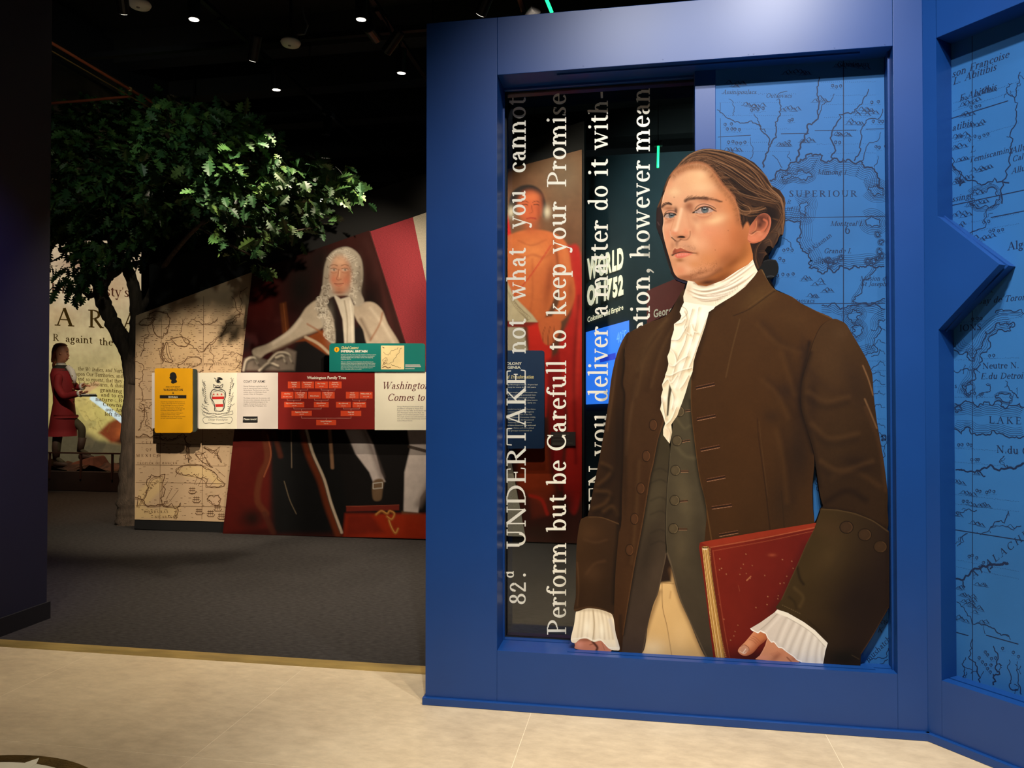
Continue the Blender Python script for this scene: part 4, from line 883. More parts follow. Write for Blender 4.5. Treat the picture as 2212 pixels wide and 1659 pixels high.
def pt(c):
    c.grad((1640, 1345), (1770, 1420), (206, 194, 184), (222, 216, 208))
    for a, bb, dk in (((1682, 1322), (1646, 1362), .5), ((1700, 1330), (1676, 1384), .55), ((1716, 1340), (1690, 1398), .6), ((1730, 1350), (1704, 1410), .6), ((1742, 1360), (1722, 1424), .65), ((1755, 1372), (1742, 1428), .6), ((1768, 1384), (1762, 1430), .6), ((1778, 1392), (1776, 1426), .6)):
        m_ = ((a[0]+bb[0])/2-2, (a[1]+bb[1])/2+2); c.line([a, m_, bb], 4, (168, 156, 146), dk*.75, soft=4); c.line([(a[0]+7, a[1]+4), (m_[0]+8, m_[1]+3), (bb[0]+9, bb[1]+2)], 4, (240, 234, 226), dk*0.8, soft=4)
    c.line([(1683, 1322), (1660, 1345), (1640, 1362)], 1.2, (140, 128, 118), 0.7)
    c.poly([(1673, 1323), (1679, 1316), (1701, 1323), (1736, 1343), (1760, 1361), (1788, 1389), (1783, 1397), (1758, 1370), (1732, 1351), (1700, 1333)], (232, 226, 214), 1, 1.4)
    c.line([(1700, 1334), (1732, 1352), (1758, 1371), (1782, 1397)], 1.2, (150, 138, 126), 0.7)
    c.line([(1621, 1358), (1630, 1364), (1638, 1367), (1643, 1363), (1654, 1369), (1658, 1378), (1666, 1387), (1672, 1387), (1681, 1398), (1690, 1400), (1699, 1408), (1714, 1418), (1721, 1425), (1731, 1429)], 2.4, (250, 246, 240), 0.95, soft=0.8)
P('wrist_ruffle', [(1620.5,1357.6),(1642,1345),(1673,1323),(1679,1316.5),(1701,1323.5),(1736,1343.5),(1760,1361),(1788,1389),(1783,1406),(1778,1434),(1731,1431),(1721,1426),(1714,1419),(1699,1408.5),(1689,1400.5),(1681,1399),(1671.7,1387.5),(1665.8,1388),(1657.6,1378),(1654,1369.5),(1642,1364.5),(1637.6,1368.5),(1630.5,1365),(1623.5,1362)], 1.1, 9, (214, 205, 195), pt, sm=False)

# ---------- neck stock and jabot
def pt(c):
    c.grad((1490, 620), (1620, 600), (236, 220, 196), (238, 224, 200))
    rs = np.random.RandomState(6)
    for i in range(22):
        f = rs.rand(); a = rs.rand()*.5; g = f+rs.randn()*.12; L = spline([(1486-3*f, 610+34*f), (1520, 620+33*(f+g)/2), (1565, 608+37*g), (1600, 586+44*g), (1631, 563+42*g)], n=6)
        L = L[int(a*len(L)):int((a+.5+rs.rand()*.4)*len(L))]
        if len(L) < 5: continue
        wd = 1.0+rs.rand()*2.2; c.line(L[::2], wd, (172, 146, 116) if i % 3 else (128, 98, 70), 0.65, soft=1.2+rs.rand(), taper=True); c.line(L[::2]-np.array([0, 1.6+wd*.6]), wd, (254, 246, 230), 0.75, soft=1.2, taper=True)
    c.line([(1546, 655), (1575, 640), (1605, 618)], 7, (246, 236, 214), 0.8, soft=2)
    for i in range(14): c.line([(1546+i*3.6, 656-i*2.3), (1547+i*3.6, 648-i*2.3)], 1.0, (140, 112, 84), 0.6)
    c.line([(1500, 611), (1519, 618), (1540, 614)], 5, (120, 84, 58), 0.7, soft=3); c.blob(1488, 625, 6, 12, (206, 180, 150), 0.7)
P('neck_stock', [(1486,606),(1500,609),(1508,616),(1526,618.5),(1563,605),(1594,584),(1615,572),(1628,559.5),(1633,577),(1636.6,586),(1630,596),(1610,619),(1587,637),(1562,652),(1546,662),(1520,660),(1490,656),(1477,652),(1476,640),(1482,621)], 1.4, 6, (238, 222, 198), pt, sm=False)
def pt(c):
    c.grad((1440, 800), (1510, 760), (238, 226, 198), (250, 242, 220))
    folds = [[(1510, 664), (1500, 720), (1488, 760), (1474, 800), (1460, 840)], [(1496, 668), (1488, 700), (1480, 740), (1464, 776), (1452, 820)], [(1526, 690), (1512, 730), (1498, 772), (1486, 800)],
             [(1478, 672), (1484, 690), (1478, 712), (1492, 724)], [(1458, 700), (1472, 698), (1480, 690)], [(1450, 735), (1466, 734), (1476, 720), (1484, 706)], [(1445, 752), (1458, 765), (1462, 780)], [(1444, 786), (1456, 792), (1470, 780), (1486, 770)],
             [(1438, 810), (1450, 812), (1470, 802), (1494, 796)], [(1432, 832), (1444, 820), (1452, 828), (1464, 812)], [(1448, 840), (1456, 860), (1452, 884)], [(1430, 860), (1434, 884), (1438, 905)], [(1462, 880), (1452, 905), (1440, 918)], [(1440, 925), (1448, 935), (1446, 955)], [(1494, 700), (1500, 716), (1508, 720)], [(1470, 840), (1478, 830), (1488, 812)]]
    for f_ in folds:
        c.line([(x+2.5, y+2) for x, y in f_], 5, (196, 170, 128), 0.6, soft=3.5); c.line(f_, 1.3, (120, 92, 58), 0.75, soft=0.8); c.line([(x-2, y-1.6) for x, y in f_], 2.2, (255, 250, 234), 0.8, soft=1.4)
    for x, y, r in ((1500, 690, 9), (1492, 750, 9), (1462, 830, 10), (1470, 790, 8), (1460, 870, 8), (1515, 680, 9), (1436, 860, 5), (1456, 745, 6)): c.blob(x, y, r, r*1.6, (255, 251, 238), 0.7, ang=20)
    c.poly([(1446, 829), (1451, 842), (1448, 858), (1444, 897), (1440, 900), (1442, 860)], (70, 62, 46), 1, 1.2); c.line([(1470, 660), (1482, 668), (1484, 678), (1472, 690)], 1.4, (110, 84, 56), 0.7)
    c.blob(1444, 935, 8, 16, (222, 200, 168), 0.6)
P('jabot', [(1478,652),(1500,656),(1530,660),(1546,661),(1541.5,667),(1531,674),(1524,701.5),(1514,732),(1506,755),(1498.5,780),(1496,803),(1488,823),(1481,848),(1473,871),(1467,886),(1463,898),(1456,908),(1450,917),(1451.6,934),(1446.6,958.5),(1440,950),(1432.6,940),(1432.6,927),(1437,915),(1434,905),(1430,893),(1426,884),(1429,870),(1428,856),(1432,842),(1430,831),(1436,816),(1437.7,808),(1441,800),(1444,786),(1441.5,770),(1446,760),(1448,752),(1449,742),(1450,732),(1456,712),(1456,700),(1464,694),(1469,690),(1472,682),(1468,674),(1472,664)], 1.3, 7, (246, 236, 212), pt, sm=False)
# ---------- face and neck
def pt(c):
    S = (222, 158, 118)
    c.grad((1470, 470), (1620, 520), (230, 170, 130), (192, 116, 68))
    # neck and jaw
    c.poly([(1490, 612), (1516, 606), (1552, 586), (1590, 556), (1612, 520), (1660, 520), (1660, 620), (1490, 640)], (196, 120, 66), 1.0, 5)
    c.blob(1606, 575, 26, 26, (210, 134, 76), 0.7); c.blob(1560, 600, 34, 12, (118, 62, 26), 0.85, ang=-28); c.blob(1585, 565, 36, 11, (124, 68, 28), 0.9, ang=-38); c.blob(1606, 538, 10, 24, (150, 92, 44), 0.8, ang=10)
    c.blob(1528, 610, 24, 7, (64, 30, 16), 0.9, ang=-6); c.blob(1600, 596, 30, 8, (150, 84, 40), 0.5, ang=-34)
    c.line([(1468, 602), (1500, 604), (1530, 598), (1556, 582)], 9, (112, 66, 40), 0.7, soft=6)
    # forehead
    c.blob(1505, 385, 42, 30, (240, 192, 142), 0.7); c.blob(1514, 378, 12, 10, (242, 202, 154), 0.5); c.blob(1518, 404, 26, 12, (242, 202, 156), 0.55); c.blob(1456, 414, 14, 10, (244, 206, 158), 0.75)
    c.blob(1445, 395, 10, 18, (226, 154, 112), 0.6); c.blob(1562, 424, 20, 26, (216, 142, 94), 0.7); c.blob(1478, 398, 16, 14, (230, 170, 126), 0.5); c.blob(1580, 450, 18, 30, (206, 128, 80), 0.7)
    c.blob(1540, 378, 14, 20, (216, 150, 102), 0.6, ang=30); c.blob(1490, 362, 40, 7, (196, 128, 82), 0.7); c.blob(1468, 372, 18, 8, (204, 134, 92), 0.7, ang=-28)
    # cheeks
    c.blob(1545, 476, 22, 10, (246, 204, 154), 0.85, ang=-20); c.blob(1530, 500, 30, 18, (230, 152, 116), 0.7); c.blob(1505, 482, 8, 20, (240, 190, 146), 0.6, ang=-20); c.blob(1556, 520, 36, 26, (216, 134, 90), 0.65)
    c.blob(1588, 505, 18, 34, (200, 116, 70), 0.7); c.blob(1514, 526, 16, 16, (234, 170, 130), 0.7); c.blob(1530, 560, 24, 16, (206, 132, 78), 0.6); c.blob(1565, 548, 24, 18, (196, 116, 70), 0.6, ang=-30)
    c.blob(1442, 505, 7, 26, (230, 150, 114), 0.7); c.blob(1440, 488, 5, 10, (232, 176, 140), 0.6); c.blob(1447, 545, 6, 18, (214, 144, 102), 0.6); c.blob(1612, 500, 8, 20, (186, 112, 70), 0.6)
    # eye sockets
    c.blob(1490, 444, 10, 9, (150, 88, 60), 0.8); c.blob(1493, 455, 7, 7, (156, 92, 64), 0.65); c.blob(1524, 434, 24, 6, (186, 118, 84), 0.75); c.blob(1550, 444, 10, 8, (196, 128, 88), 0.6)
    c.blob(1445, 450, 14, 5, (150, 92, 64), 0.85); c.blob(1460, 455, 4, 7, (72, 42, 34), 0.95); c.blob(1521, 470, 22, 5, (206, 136, 100), 0.6); c.blob(1502, 474, 10, 7, (190, 124, 94), 0.55, ang=40)
    c.blob(1523, 444, 15, 3.5, (226, 160, 130), 0.9); c.blob(1447, 457.6, 10, 2.4, (210, 142, 118), 0.9); c.blob(1446, 478, 11, 4, (176, 110, 78), 0.6, ang=-20)
    # nose
    c.line([(1472, 452), (1468, 470), (1464, 486), (1461, 497)], 5, (250, 210, 172), 0.85, soft=4); c.line([(1484, 458), (1487, 474), (1490, 490)], 5, (208, 140, 104), 0.5, soft=5); c.blob(1476, 488, 8, 12, (232, 164, 126), 0.5)
    c.blob(1458, 503, 9, 6, (222, 128, 92), 0.7); c.blob(1459, 497, 4, 4, (250, 206, 172), 0.8); c.blob(1482, 502, 7, 8, (228, 142, 104), 0.7); c.blob(1470, 512, 16, 5, (160, 82, 50), 0.75)
    c.line([(1458, 468), (1454, 480), (1449, 497), (1447.6, 505), (1450, 511), (1456, 517)], 1.6, (196, 122, 88), 0.45); c.line([(1447.5, 500), (1448.5, 508), (1456, 517)], 1.2, (250, 214, 184), 0.5)
    c.poly([(1462.5, 512.6), (1466, 510.4), (1471, 509.4), (1477, 510), (1480.5, 512.6), (1476, 514), (1468, 513.6)], (26, 12, 8), 1, 0.9, sm=True)
    c.line([(1451, 513), (1456, 517.5), (1459, 520)], 2.4, (44, 20, 14), 0.9); c.line([(1491, 500), (1490.5, 509), (1485, 517), (1477, 518.6), (1470, 517)], 2.2, (120, 62, 38), 0.7, soft=1.3); c.line([(1458, 520), (1464, 522), (1470, 518)], 3, (110, 58, 38), 0.8, soft=2)
    c.blob(1462, 526, 4, 8, (140, 92, 68), 0.8); c.blob(1453, 530, 5, 10, (180, 120, 86), 0.7); c.blob(1478, 528, 14, 8, (212, 156, 124), 0.6); c.blob(1492, 536, 14, 6, (186, 134, 104), 0.55, ang=20)
    c.blob(1500, 520, 8, 14, (242, 188, 146), 0.55, ang=-25)
    # mouth
    c.poly([(1452, 551), (1453.6, 543), (1457.6, 536.4), (1462.4, 538.2), (1470, 535.4), (1480, 540), (1491.4, 543.8), (1504, 546.4), (1493, 546.6), (1481.7, 545), (1470, 545.6), (1458.6, 549)], (168, 84, 60), 1, 1.1)
    c.blob(1457, 544, 4, 5, (124, 68, 48), 0.7); c.blob(1472, 540, 8, 3, (190, 96, 70), 0.6)
    c.poly([(1457, 553), (1459, 549.4), (1470, 546), (1482, 545.6), (1497, 547.8), (1488, 552.6), (1474, 557.4), (1463.4, 558.4)], (222, 118, 98), 1, 1.2)
    for i in range(7): c.line([(1464+i*3.4, 549-i*.15), (1463.4+i*3.4, 553-i*.4)], 1.0, (246, 184, 168), 0.7)
    c.line([(1452, 551.6), (1458.6, 548.2), (1470, 545), (1481.7, 544.6), (1493, 546.4), (1505, 546.8)], 1.7, (34, 12, 10), 0.95, soft=0.8); c.blob(1452.6, 551, 3, 2, (50, 24, 18), 0.9); c.blob(1506, 548, 4, 4, (170, 104, 64), 0.7)
    c.line([(1453, 541), (1457.6, 535), (1462.4, 536.8), (1470, 534), (1480, 538.4)], 1.1, (240, 178, 138), 0.7)
    c.blob(1468, 562, 10, 4.5, (150, 92, 52), 0.85); c.blob(1496, 556, 10, 6, (230, 166, 124), 0.6); c.blob(1484, 580, 13, 8, (236, 178, 140), 0.8); c.blob(1470, 584, 12, 10, (216, 136, 98), 0.7); c.blob(1458, 570, 5, 10, (206, 140, 96), 0.6); c.blob(1500, 572, 14, 8, (206, 136, 84), 0.6)
    c.blob(1484, 598, 18, 5, (156, 92, 58), 0.75)
    c.blob(1600, 470, 10, 40, (166, 96, 56), .55); c.blob(1598, 520, 22, 30, (160, 90, 48), .55, ang=20); c.blob(1570, 560, 30, 14, (134, 74, 34), .6, ang=-35); c.blob(1485, 447, 8, 8, (140, 80, 54), .5); c.blob(1497, 498, 5, 12, (206, 134, 100), .5); c.blob(1512, 590, 26, 5, (130, 76, 46), .55, ang=-14); c.blob(1448, 574, 5, 14, (170, 104, 68), .6); c.blob(1553, 392, 10, 20, (196, 128, 84), .6, ang=-35)
    # contour light on the far side
    c.line([(1443, 388), (1436, 409), (1431, 434)], 1.6, (252, 224, 190), 0.85); c.line([(1433, 466), (1434, 480), (1432, 495), (1435, 515)], 1.3, (250, 216, 184), 0.7)
    # right eye
    def eye(o, ix, iy, rx, ry, cl):
        c.poly(o, (196, 172, 160), 1, 0.9, sm=True)
        k = inside(c.X, c.Y, spline(o, closed=True, n=6)); keep = c.c.copy()
        c.blob(ix, iy, rx, ry, (70, 82, 88), 1.0, p=4); c.blob(ix, iy-2.4, rx*0.95, ry*0.55, (34, 42, 48), 0.85, p=2); c.blob(ix+0.5, iy+3, rx*.5, ry*.35, (118, 134, 138), 0.7)
        c.line([(ix+rx*math.cos(a), iy+ry*math.sin(a)) for a in np.linspace(0, 2*math.pi, 14)], 1.0, (24, 28, 32), 0.9, soft=0.6, sm=False)
        c.blob(ix-.4, iy-.8, 2.7, 2.7, (8, 8, 10), 1.0, p=3)
        c.c[~k] = keep[~k]
        c.blob(ix-1.8, iy-3.0, 1.1, 1.1, (255, 255, 255), 1, p=2); c.blob(ix+1.6, iy-3.0, 1.1, 1.1, (255, 255, 255), 1, p=2)
    eR = [(1499, 459.3), (1506, 455), (1513, 450.2), (1522, 448), (1531, 449.2), (1538, 453), (1541.5, 455), (1535, 458), (1525, 460), (1514.5, 460.8), (1506, 460)]
    eye(eR, 1522.6, 453, 7.6, 7.6, 0)
    c.line([(1497, 459.4), (1505, 454.2), (1512.6, 449), (1522, 446.6), (1532, 447.8), (1540.6, 453), (1547, 456)], 3.0, (26, 13, 13), 0.95, soft=0.9); c.blob(1510, 456.5, 5, 3, (150, 110, 98), .6); c.blob(1535, 455, 4, 2.5, (160, 120, 108), .6)
    c.line([(1497, 459.6), (1502, 459.4), (1506, 460)], 1.8, (40, 18, 16), 0.9); c.blob(1502.5, 458, 1.2, 1, (255, 240, 232), 0.8)
    c.line([(1506, 461), (1515, 462.4), (1526, 461.4), (1537, 458.6)], 1.3, (170, 100, 80), 0.7)
    for i in range(10): c.line([(1509+i*3.0, 449.6-2.4*math.sin(i/9*3.1)), (1508+i*3.2, 446.4-3*math.sin(i/9*3.1))], 0.9, (70, 40, 32), 0.28)
    for i in range(8): c.line([(1512+i*3.3, 461.6-i*.3), (1512.5+i*3.5, 464-i*.35)], 0.8, (110, 66, 52), 0.35)
    c.line([(1501, 452), (1506.8, 445), (1516.5, 441), (1526, 441.4), (1537.7, 445.6), (1546, 451)], 1.7, (48, 24, 22), 0.9, soft=0.9); c.line([(1503, 464), (1514, 469), (1528, 468), (1538, 462)], 2.6, (182, 112, 84), 0.5, soft=2)
    c.blob(1550, 455, 8, 3, (206, 138, 100), 0.6)
    # left eye
    eL = [(1436.4, 467.4), (1439, 463.6), (1443.6, 461.8), (1450, 461.4), (1456.6, 462.6), (1458.6, 464.4), (1455, 468.4), (1449, 471), (1442.6, 471), (1438.6, 469.8)]
    eye(eL, 1451.4, 465.2, 7.0, 6.8, 0)
    c.blob(1441, 467, 3, 3, (150, 112, 100), .6); c.line([(1434, 468.4), (1437.6, 463), (1443, 460.8), (1450, 460.4), (1457, 461.8), (1460, 464)], 2.8, (26, 13, 13), 0.95, soft=0.7); c.line([(1437, 470.6), (1443, 472.6), (1450, 472.2), (1457, 468.8)], 1.2, (150, 88, 70), 0.75)
    for i in range(6): c.line([(1434.6+i*1.2, 466-i*1.0), (1432.6+i*1.1, 464.6-i*1.2)], 0.8, (40, 22, 18), 0.8)
    c.line([(1435, 462), (1441, 456.4), (1449, 454.6), (1459, 456.6), (1461, 459)], 1.5, (48, 26, 24), 0.85, soft=0.9); c.line([(1437, 473), (1446, 476), (1456, 473)], 1.4, (170, 104, 78), 0.6)
    # brows made of hairs
    rs = np.random.RandomState(4)
    bR = spline([(1478, 436), (1484, 430.5), (1492, 428), (1502, 427.4), (1514, 427.4), (1526, 428), (1538, 430), (1548, 433), (1556, 436)], n=12)
    c.line([(1480, 434), (1490, 430), (1502, 428.4), (1514, 428.2), (1528, 429.5)], 6.0, (66, 38, 28), 0.8, soft=2.4); c.line([(1524, 429), (1540, 431.5), (1555, 436)], 3.0, (104, 64, 44), 0.6, soft=2)
    for i in range(120):
        f = rs.rand()**1.2; p = bR[int(f*(len(bR)-1))]; hgt = (5.0*(1-f)+1.5); o = (rs.rand()-0.5)*hgt*1.5
        d = np.array([2.2+5*f, -3.8+5.0*f+rs.randn()*.4]); c.line([p+(0, o), p+(0, o)+d], 1.0, (70, 42, 30) if f < .6 else (112, 72, 48), 0.42, soft=0.9)
    bL = spline([(1429, 448), (1434, 443), (1440, 439.6), (1446, 439.6), (1452, 442)], n=12)
    c.line([(1430, 447), (1436, 442), (1442, 440), (1449, 441)], 5.0, (58, 34, 26), 0.85, soft=2.2)
    for i in range(50):
        p = bL[int(rs.rand()*(len(bL)-1))]; o = (rs.rand()-0.5)*4; c.line([p+(0, o), p+(0, o)+(-2.4, -1.4)], 0.9, (58, 34, 26), 0.6, soft=0.6)
    HL = spline([(1452, 380), (1462, 370), (1474, 364), (1490, 358), (1508, 355.5), (1522, 360), (1534, 369), (1544, 383), (1554, 398), (1566, 412), (1580, 428), (1589, 444), (1594, 460), (1598, 480)], n=14)
    c.line(HL[::6], 16, (140, 88, 54), 0.55, soft=10, sm=False)
    for i in range(150):
        j = rs.randint(2, len(HL)-2); p = HL[j]; t = HL[j+1]-HL[j-1]; t = t/np.hypot(*t); n = np.array([-t[1], t[0]]); n = n if n[1] > 0 or n[0] < 0 else -n
        L_ = 3+rs.rand()*8; q = p+n*L_+t*rs.randn()*4; c.line([p-n*3, (p+q)/2+t*rs.randn(), q], 0.8, (120, 76, 46), 0.3, soft=0.7, taper=True)
    # freckles, stubble
    for x, y in ((1568.5, 432), (1573, 498), (1456, 426), (1545, 540)): c.blob(x, y, 1.0, 1.0, (120, 66, 44), 0.85)
    for _ in range(160):
        x = 1468+rs.rand()*34; y = 530+rs.rand()*14; c.blob(x, y, 0.6, 0.6, (150, 104, 80), 0.35)
    for _ in range(260):
        f = rs.rand(); x = 1490+f*60; y = 596-f*22+rs.randn()*6; c.blob(x, y, 0.7, 0.7, (110, 66, 40), 0.4)
    c.noise(0.012, 6, 12)
P('face', [(1453,370),(1444,387),(1436,408),(1430.5,433),(1428,447),(1430,456),(1432,464),(1433,479),(1431,495),(1434,514),(1440,537),(1446,557),(1451.5,576),(1457,591),(1467,601),(1485,607),(1492,614),(1520,626),(1565,612),(1605,588),(1636,566),(1650,520),(1660,480),(1650,430),(1600,380),(1540,345),(1500,343),(1470,354)], 1.0, 4, (222, 158, 118), pt)

# ---------- hair
def pt(c):
    rs = np.random.RandomState(9)
    c.blob(1560, 345, 70, 22, (78, 52, 34), 0.8, ang=12); c.blob(1630, 385, 40, 22, (84, 54, 36), 0.8, ang=40)
    c.blob(1660, 470, 26, 30, (38, 24, 22), 0.9); c.blob(1560, 385, 16, 18, (120, 78, 48), 0.6, ang=40); c.blob(1688, 455, 9, 30, (92, 66, 48), 0.8); c.blob(1682, 500, 12, 18, (112, 84, 62), 0.8); c.blob(1662, 520, 12, 14, (86, 62, 46), 0.8)
    c.blob(1636, 540, 10, 40, (36, 22, 22), 0.9)
    O = spline([(1452, 374), (1466, 356), (1488, 335), (1520, 323), (1560, 326), (1605, 342), (1640, 366), (1664, 402), (1690, 428), (1695, 465), (1690, 500)], n=10)
    I = spline([(1454, 378), (1472, 363), (1496, 354), (1524, 360), (1550, 388), (1574, 414), (1600, 434), (1630, 446), (1660, 446), (1684, 462), (1686, 500)], n=10)
    pal = [(150, 104, 68), (122, 82, 52), (92, 60, 38), (66, 42, 28), (40, 26, 20), (28, 18, 16), (184, 136, 96)]
    for i in range(330):
        s = rs.rand(); a = rs.rand()*0.72; bnd = a+0.16+rs.rand()*0.34; n0 = int(a*100); n1 = min(int(bnd*100), 100)
        if n1-n0 < 6: continue
        sl = np.linspace(s, np.clip(s+rs.randn()*0.12, 0, 1), n1-n0)[:, None]
        cr = O[n0:n1]*(1-sl)+I[n0:n1]*sl
        if 0.45 < (a+bnd)/2 < 0.8 and s > 0.55: col = pal[rs.choice([3, 4, 5, 5, 2])]
        else: col = pal[rs.choice([0, 0, 1, 2, 3, 4, 4, 5, 5, 6])]
        c.line(cr[::4], 0.9+rs.rand()*1.3, col, 0.75, soft=0.6, taper=True, sm=False)
    c.blob(1602, 412, 26, 20, (30, 17, 17), 0.9, ang=30); c.blob(1628, 436, 40, 12, (44, 28, 22), 0.6, ang=10); c.blob(1655, 470, 30, 26, (26, 17, 17), 0.85)
    for i in range(60):
        s = 0.55+rs.rand()*.45; a = .45+rs.rand()*.2; n0 = int(a*100); n1 = min(n0+18+rs.randint(18), 100); cr = O[n0:n1]*(1-s)+I[n0:n1]*s; c.line(cr[::4], 0.9+rs.rand(), pal[rs.choice([1, 2, 3])], 0.55, soft=0.6, taper=True, sm=False)
    c.blob(1585, 392, 22, 12, (34, 21, 18), .75, ang=35); c.blob(1612, 418, 30, 13, (28, 17, 16), .8, ang=25); c.blob(1640, 440, 26, 10, (34, 22, 20), .6, ang=12); c.blob(1676, 446, 10, 20, (40, 26, 22), .6)
    for q in ([(1545, 360), (1580, 378), (1615, 405), (1650, 420), (1690, 436)], [(1560, 350), (1600, 372), (1640, 402), (1680, 420)], [(1575, 395), (1600, 420), (1640, 432), (1680, 440)]):
        for k in range(5): o = rs.randn(2)*3; c.line([(x+o[0], y+o[1]) for x, y in q], 1.1, pal[rs.choice([0, 1, 2, 6])], .6, soft=.7, taper=True)
    # hairs growing out of the hairline, combed back
    H = spline([(1460, 369), (1474, 361), (1490, 355), (1508, 352.5), (1524, 357), (1536, 366), (1546, 380), (1556, 396), (1568, 410), (1582, 426)], n=12)
    for i in range(150):
        f = rs.rand(); p = H[int(f*(len(H)-1))]; d = np.array([6+16*f, -14+16*f+rs.randn()*2])*(0.7+rs.rand()*0.8)
        c.line([p, p+d*0.5+(0, -2), p+d+(4*f, 2*f)], 1.2, pal[rs.choice([0, 1, 2, 3, 4])], 0.65, soft=0.7, taper=True)
    # locks over the ear, and the loose curl
    L1 = [[(1572, 405), (1580, 430), (1598, 448), (1630, 456), (1655, 452)], [(1566, 400), (1578, 436), (1592, 455), (1615, 464), (1640, 462)], [(1585, 425), (1600, 440), (1625, 450), (1650, 446)], [(1590, 440), (1596, 458), (1612, 462), (1622, 458), (1618, 448), (1606, 442)], [(1594, 448), (1605, 458), (1632, 456), (1652, 449)]]
    for q in L1:
        for k in range(6):
            o = rs.randn(2)*2.2; c.line([(x+o[0], y+o[1]) for x, y in q], 1.0, pal[rs.choice([0, 1, 1, 2, 3])], 0.75, soft=0.6, taper=True)
    c.blob(1605, 450, 10, 6, (24, 18, 16), 0.8, ang=20); c.line([(1590, 440), (1597, 458), (1612, 463), (1622, 457), (1617, 447), (1605, 442)], 1.2, (170, 122, 82), 0.85); c.line([(1592, 446), (1606, 456), (1634, 455), (1654, 449)], 1.4, (176, 128, 88), 0.85)
    # sideburn
    for i in range(40):
        x = 1596+rs.rand()*20; y = 462+rs.rand()*16; c.line([(x, y), (x-1+rs.randn()*1.5, y+10+rs.rand()*14)], 1.2, pal[rs.choice([2, 3, 4, 5])], 0.7, soft=0.6, taper=True)
    # nape
    for q in ([(1668, 470), (1686, 478), (1692, 505)], [(1664, 500), (1682, 505), (1674, 528)], [(1650, 525), (1664, 520), (1668, 536)], [(1640, 530), (1634, 548), (1642, 570)], [(1650, 516), (1636, 536), (1634, 560), (1640, 580)], [(1640, 545), (1656, 546), (1650, 556)], [(1695, 440), (1690, 470), (1676, 500)], [(1686, 430), (1692, 455), (1680, 486), (1660, 510)]):
        for k in range(5):
            o = rs.randn(2)*2.0; c.line([(x+o[0], y+o[1]) for x, y in q], 1.1, pal[rs.choice([1, 1, 2, 3, 4])], 0.75, soft=0.6, taper=True)
    c.line([(1685, 411), (1695, 428), (1694, 470), (1690, 505)], 2, (140, 104, 76), 0.5); c.line([(1475, 346), (1500, 329), (1540, 323), (1600, 338), (1650, 376), (1668, 404)], 1.4, (196, 156, 116), 0.5)
    c.line([(1436, 410), (1443, 388), (1452, 375), (1466, 364)], 4, (136, 88, 52), 0.7, soft=2); c.noise(0.02, 5, 14)
    hl = [(1452, 378), (1458, 371), (1470, 363), (1484, 357), (1494, 354.5), (1505, 353), (1515, 354.5), (1525, 358), (1535, 366), (1544, 378), (1552, 390), (1560, 402), (1572, 414), (1583, 427), (1590, 442), (1594, 455), (1597, 474), (1599, 486), (1602, 494), (1604, 500), (1607, 495), (1610, 488), (1614, 482), (1619, 492)]
    d, _, _ = nearest(c.X, c.Y, hl, closed=False)
    T_ = np.random.RandomState(1).rand(len(d))*.25
    al = np.clip(1-d/np.where(c.X < 1590, 7.5, 4.5)+T_-.12, 0, 1)**1.2*.95
    skin = np.where((c.Y > 470)[:, None], lin((200, 122, 76))[None], np.where((c.X > 1545)[:, None], lin((196, 124, 80))[None], lin((190, 124, 82))[None]))
    c.c += (skin*1.3-c.c)*al[:, None]
hair_o = [(1430,426),(1434,405),(1442,385),(1451,372),(1463,358),(1474,344),(1488,333),(1503,326),(1518,321.5),(1534,321),(1559,323.5),(1582,329),(1608,339.5),(1629,351),(1644,366),(1656,381),(1667,401),(1685,411),(1695,427),(1697,439),(1695,452),(1696.5,474),(1695,486),(1693,500),(1691,508),(1686,506),(1682,513),(1679,522),(1675,528),(1670,537),(1665,532),(1658,532),(1652,541),(1658,549),(1652,553),(1649,560),(1645,572),(1641,579),(1636,585),(1631,574),(1627,562),(1626,548),(1621,528),(1618,508),(1619,492),(1614,482),(1610,488),(1607,495),(1604,500),(1602,494),(1599,486),(1597,474),(1594,455),(1590,442),(1583,427),(1572,414),(1560,402),(1552,390),(1544,378),(1535,366),(1525,358),(1515,354.5),(1505,353),(1494,354.5),(1484,357),(1470,363),(1458,371),(1452,378),(1445,388),(1438,407),(1434,420)]
P('hair', hair_o, 1.0, 6, (54, 35, 25), pt, sm=False)
# ---------- ear
def pt(c):
    c.grad((1620, 515), (1655, 470), (212, 124, 88), (140, 76, 54)); c.blob(1648, 474, 8, 9, (64, 32, 26), 0.85); c.blob(1641, 486, 7, 9, (60, 28, 22), 0.85, ang=20); c.blob(1628, 502, 8, 3, (44, 20, 16), 0.9, ang=-25)
    c.line([(1634, 478), (1634, 488), (1630, 498), (1622, 503)], 2.2, (206, 130, 88), 0.7); c.line([(1644, 500), (1654, 492), (1657, 480), (1650, 474)], 4, (206, 112, 78), 0.85, soft=2); c.line([(1638, 468), (1648, 461), (1659, 464), (1664, 476), (1661, 492)], 3, (156, 88, 66), 0.8, soft=1.5)
    c.line([(1664, 470), (1664, 486), (1657, 503), (1646, 516)], 3.4, (214, 126, 96), 0.7, soft=2); c.line([(1658, 470), (1660, 484), (1652, 500)], 1.6, (70, 36, 28), 0.7); c.blob(1628, 514, 12, 7, (222, 134, 98), 0.8); c.blob(1642, 506, 8, 5, (224, 140, 104), 0.7)
    c.line([(1617, 505), (1624, 508), (1634, 501), (1642, 501)], 1.6, (236, 164, 122), 0.7); c.line([(1616, 520), (1626, 524.4), (1640, 522)], 2, (150, 74, 48), 0.7); c.blob(1640, 470, 6, 6, (52, 28, 24), 0.6)
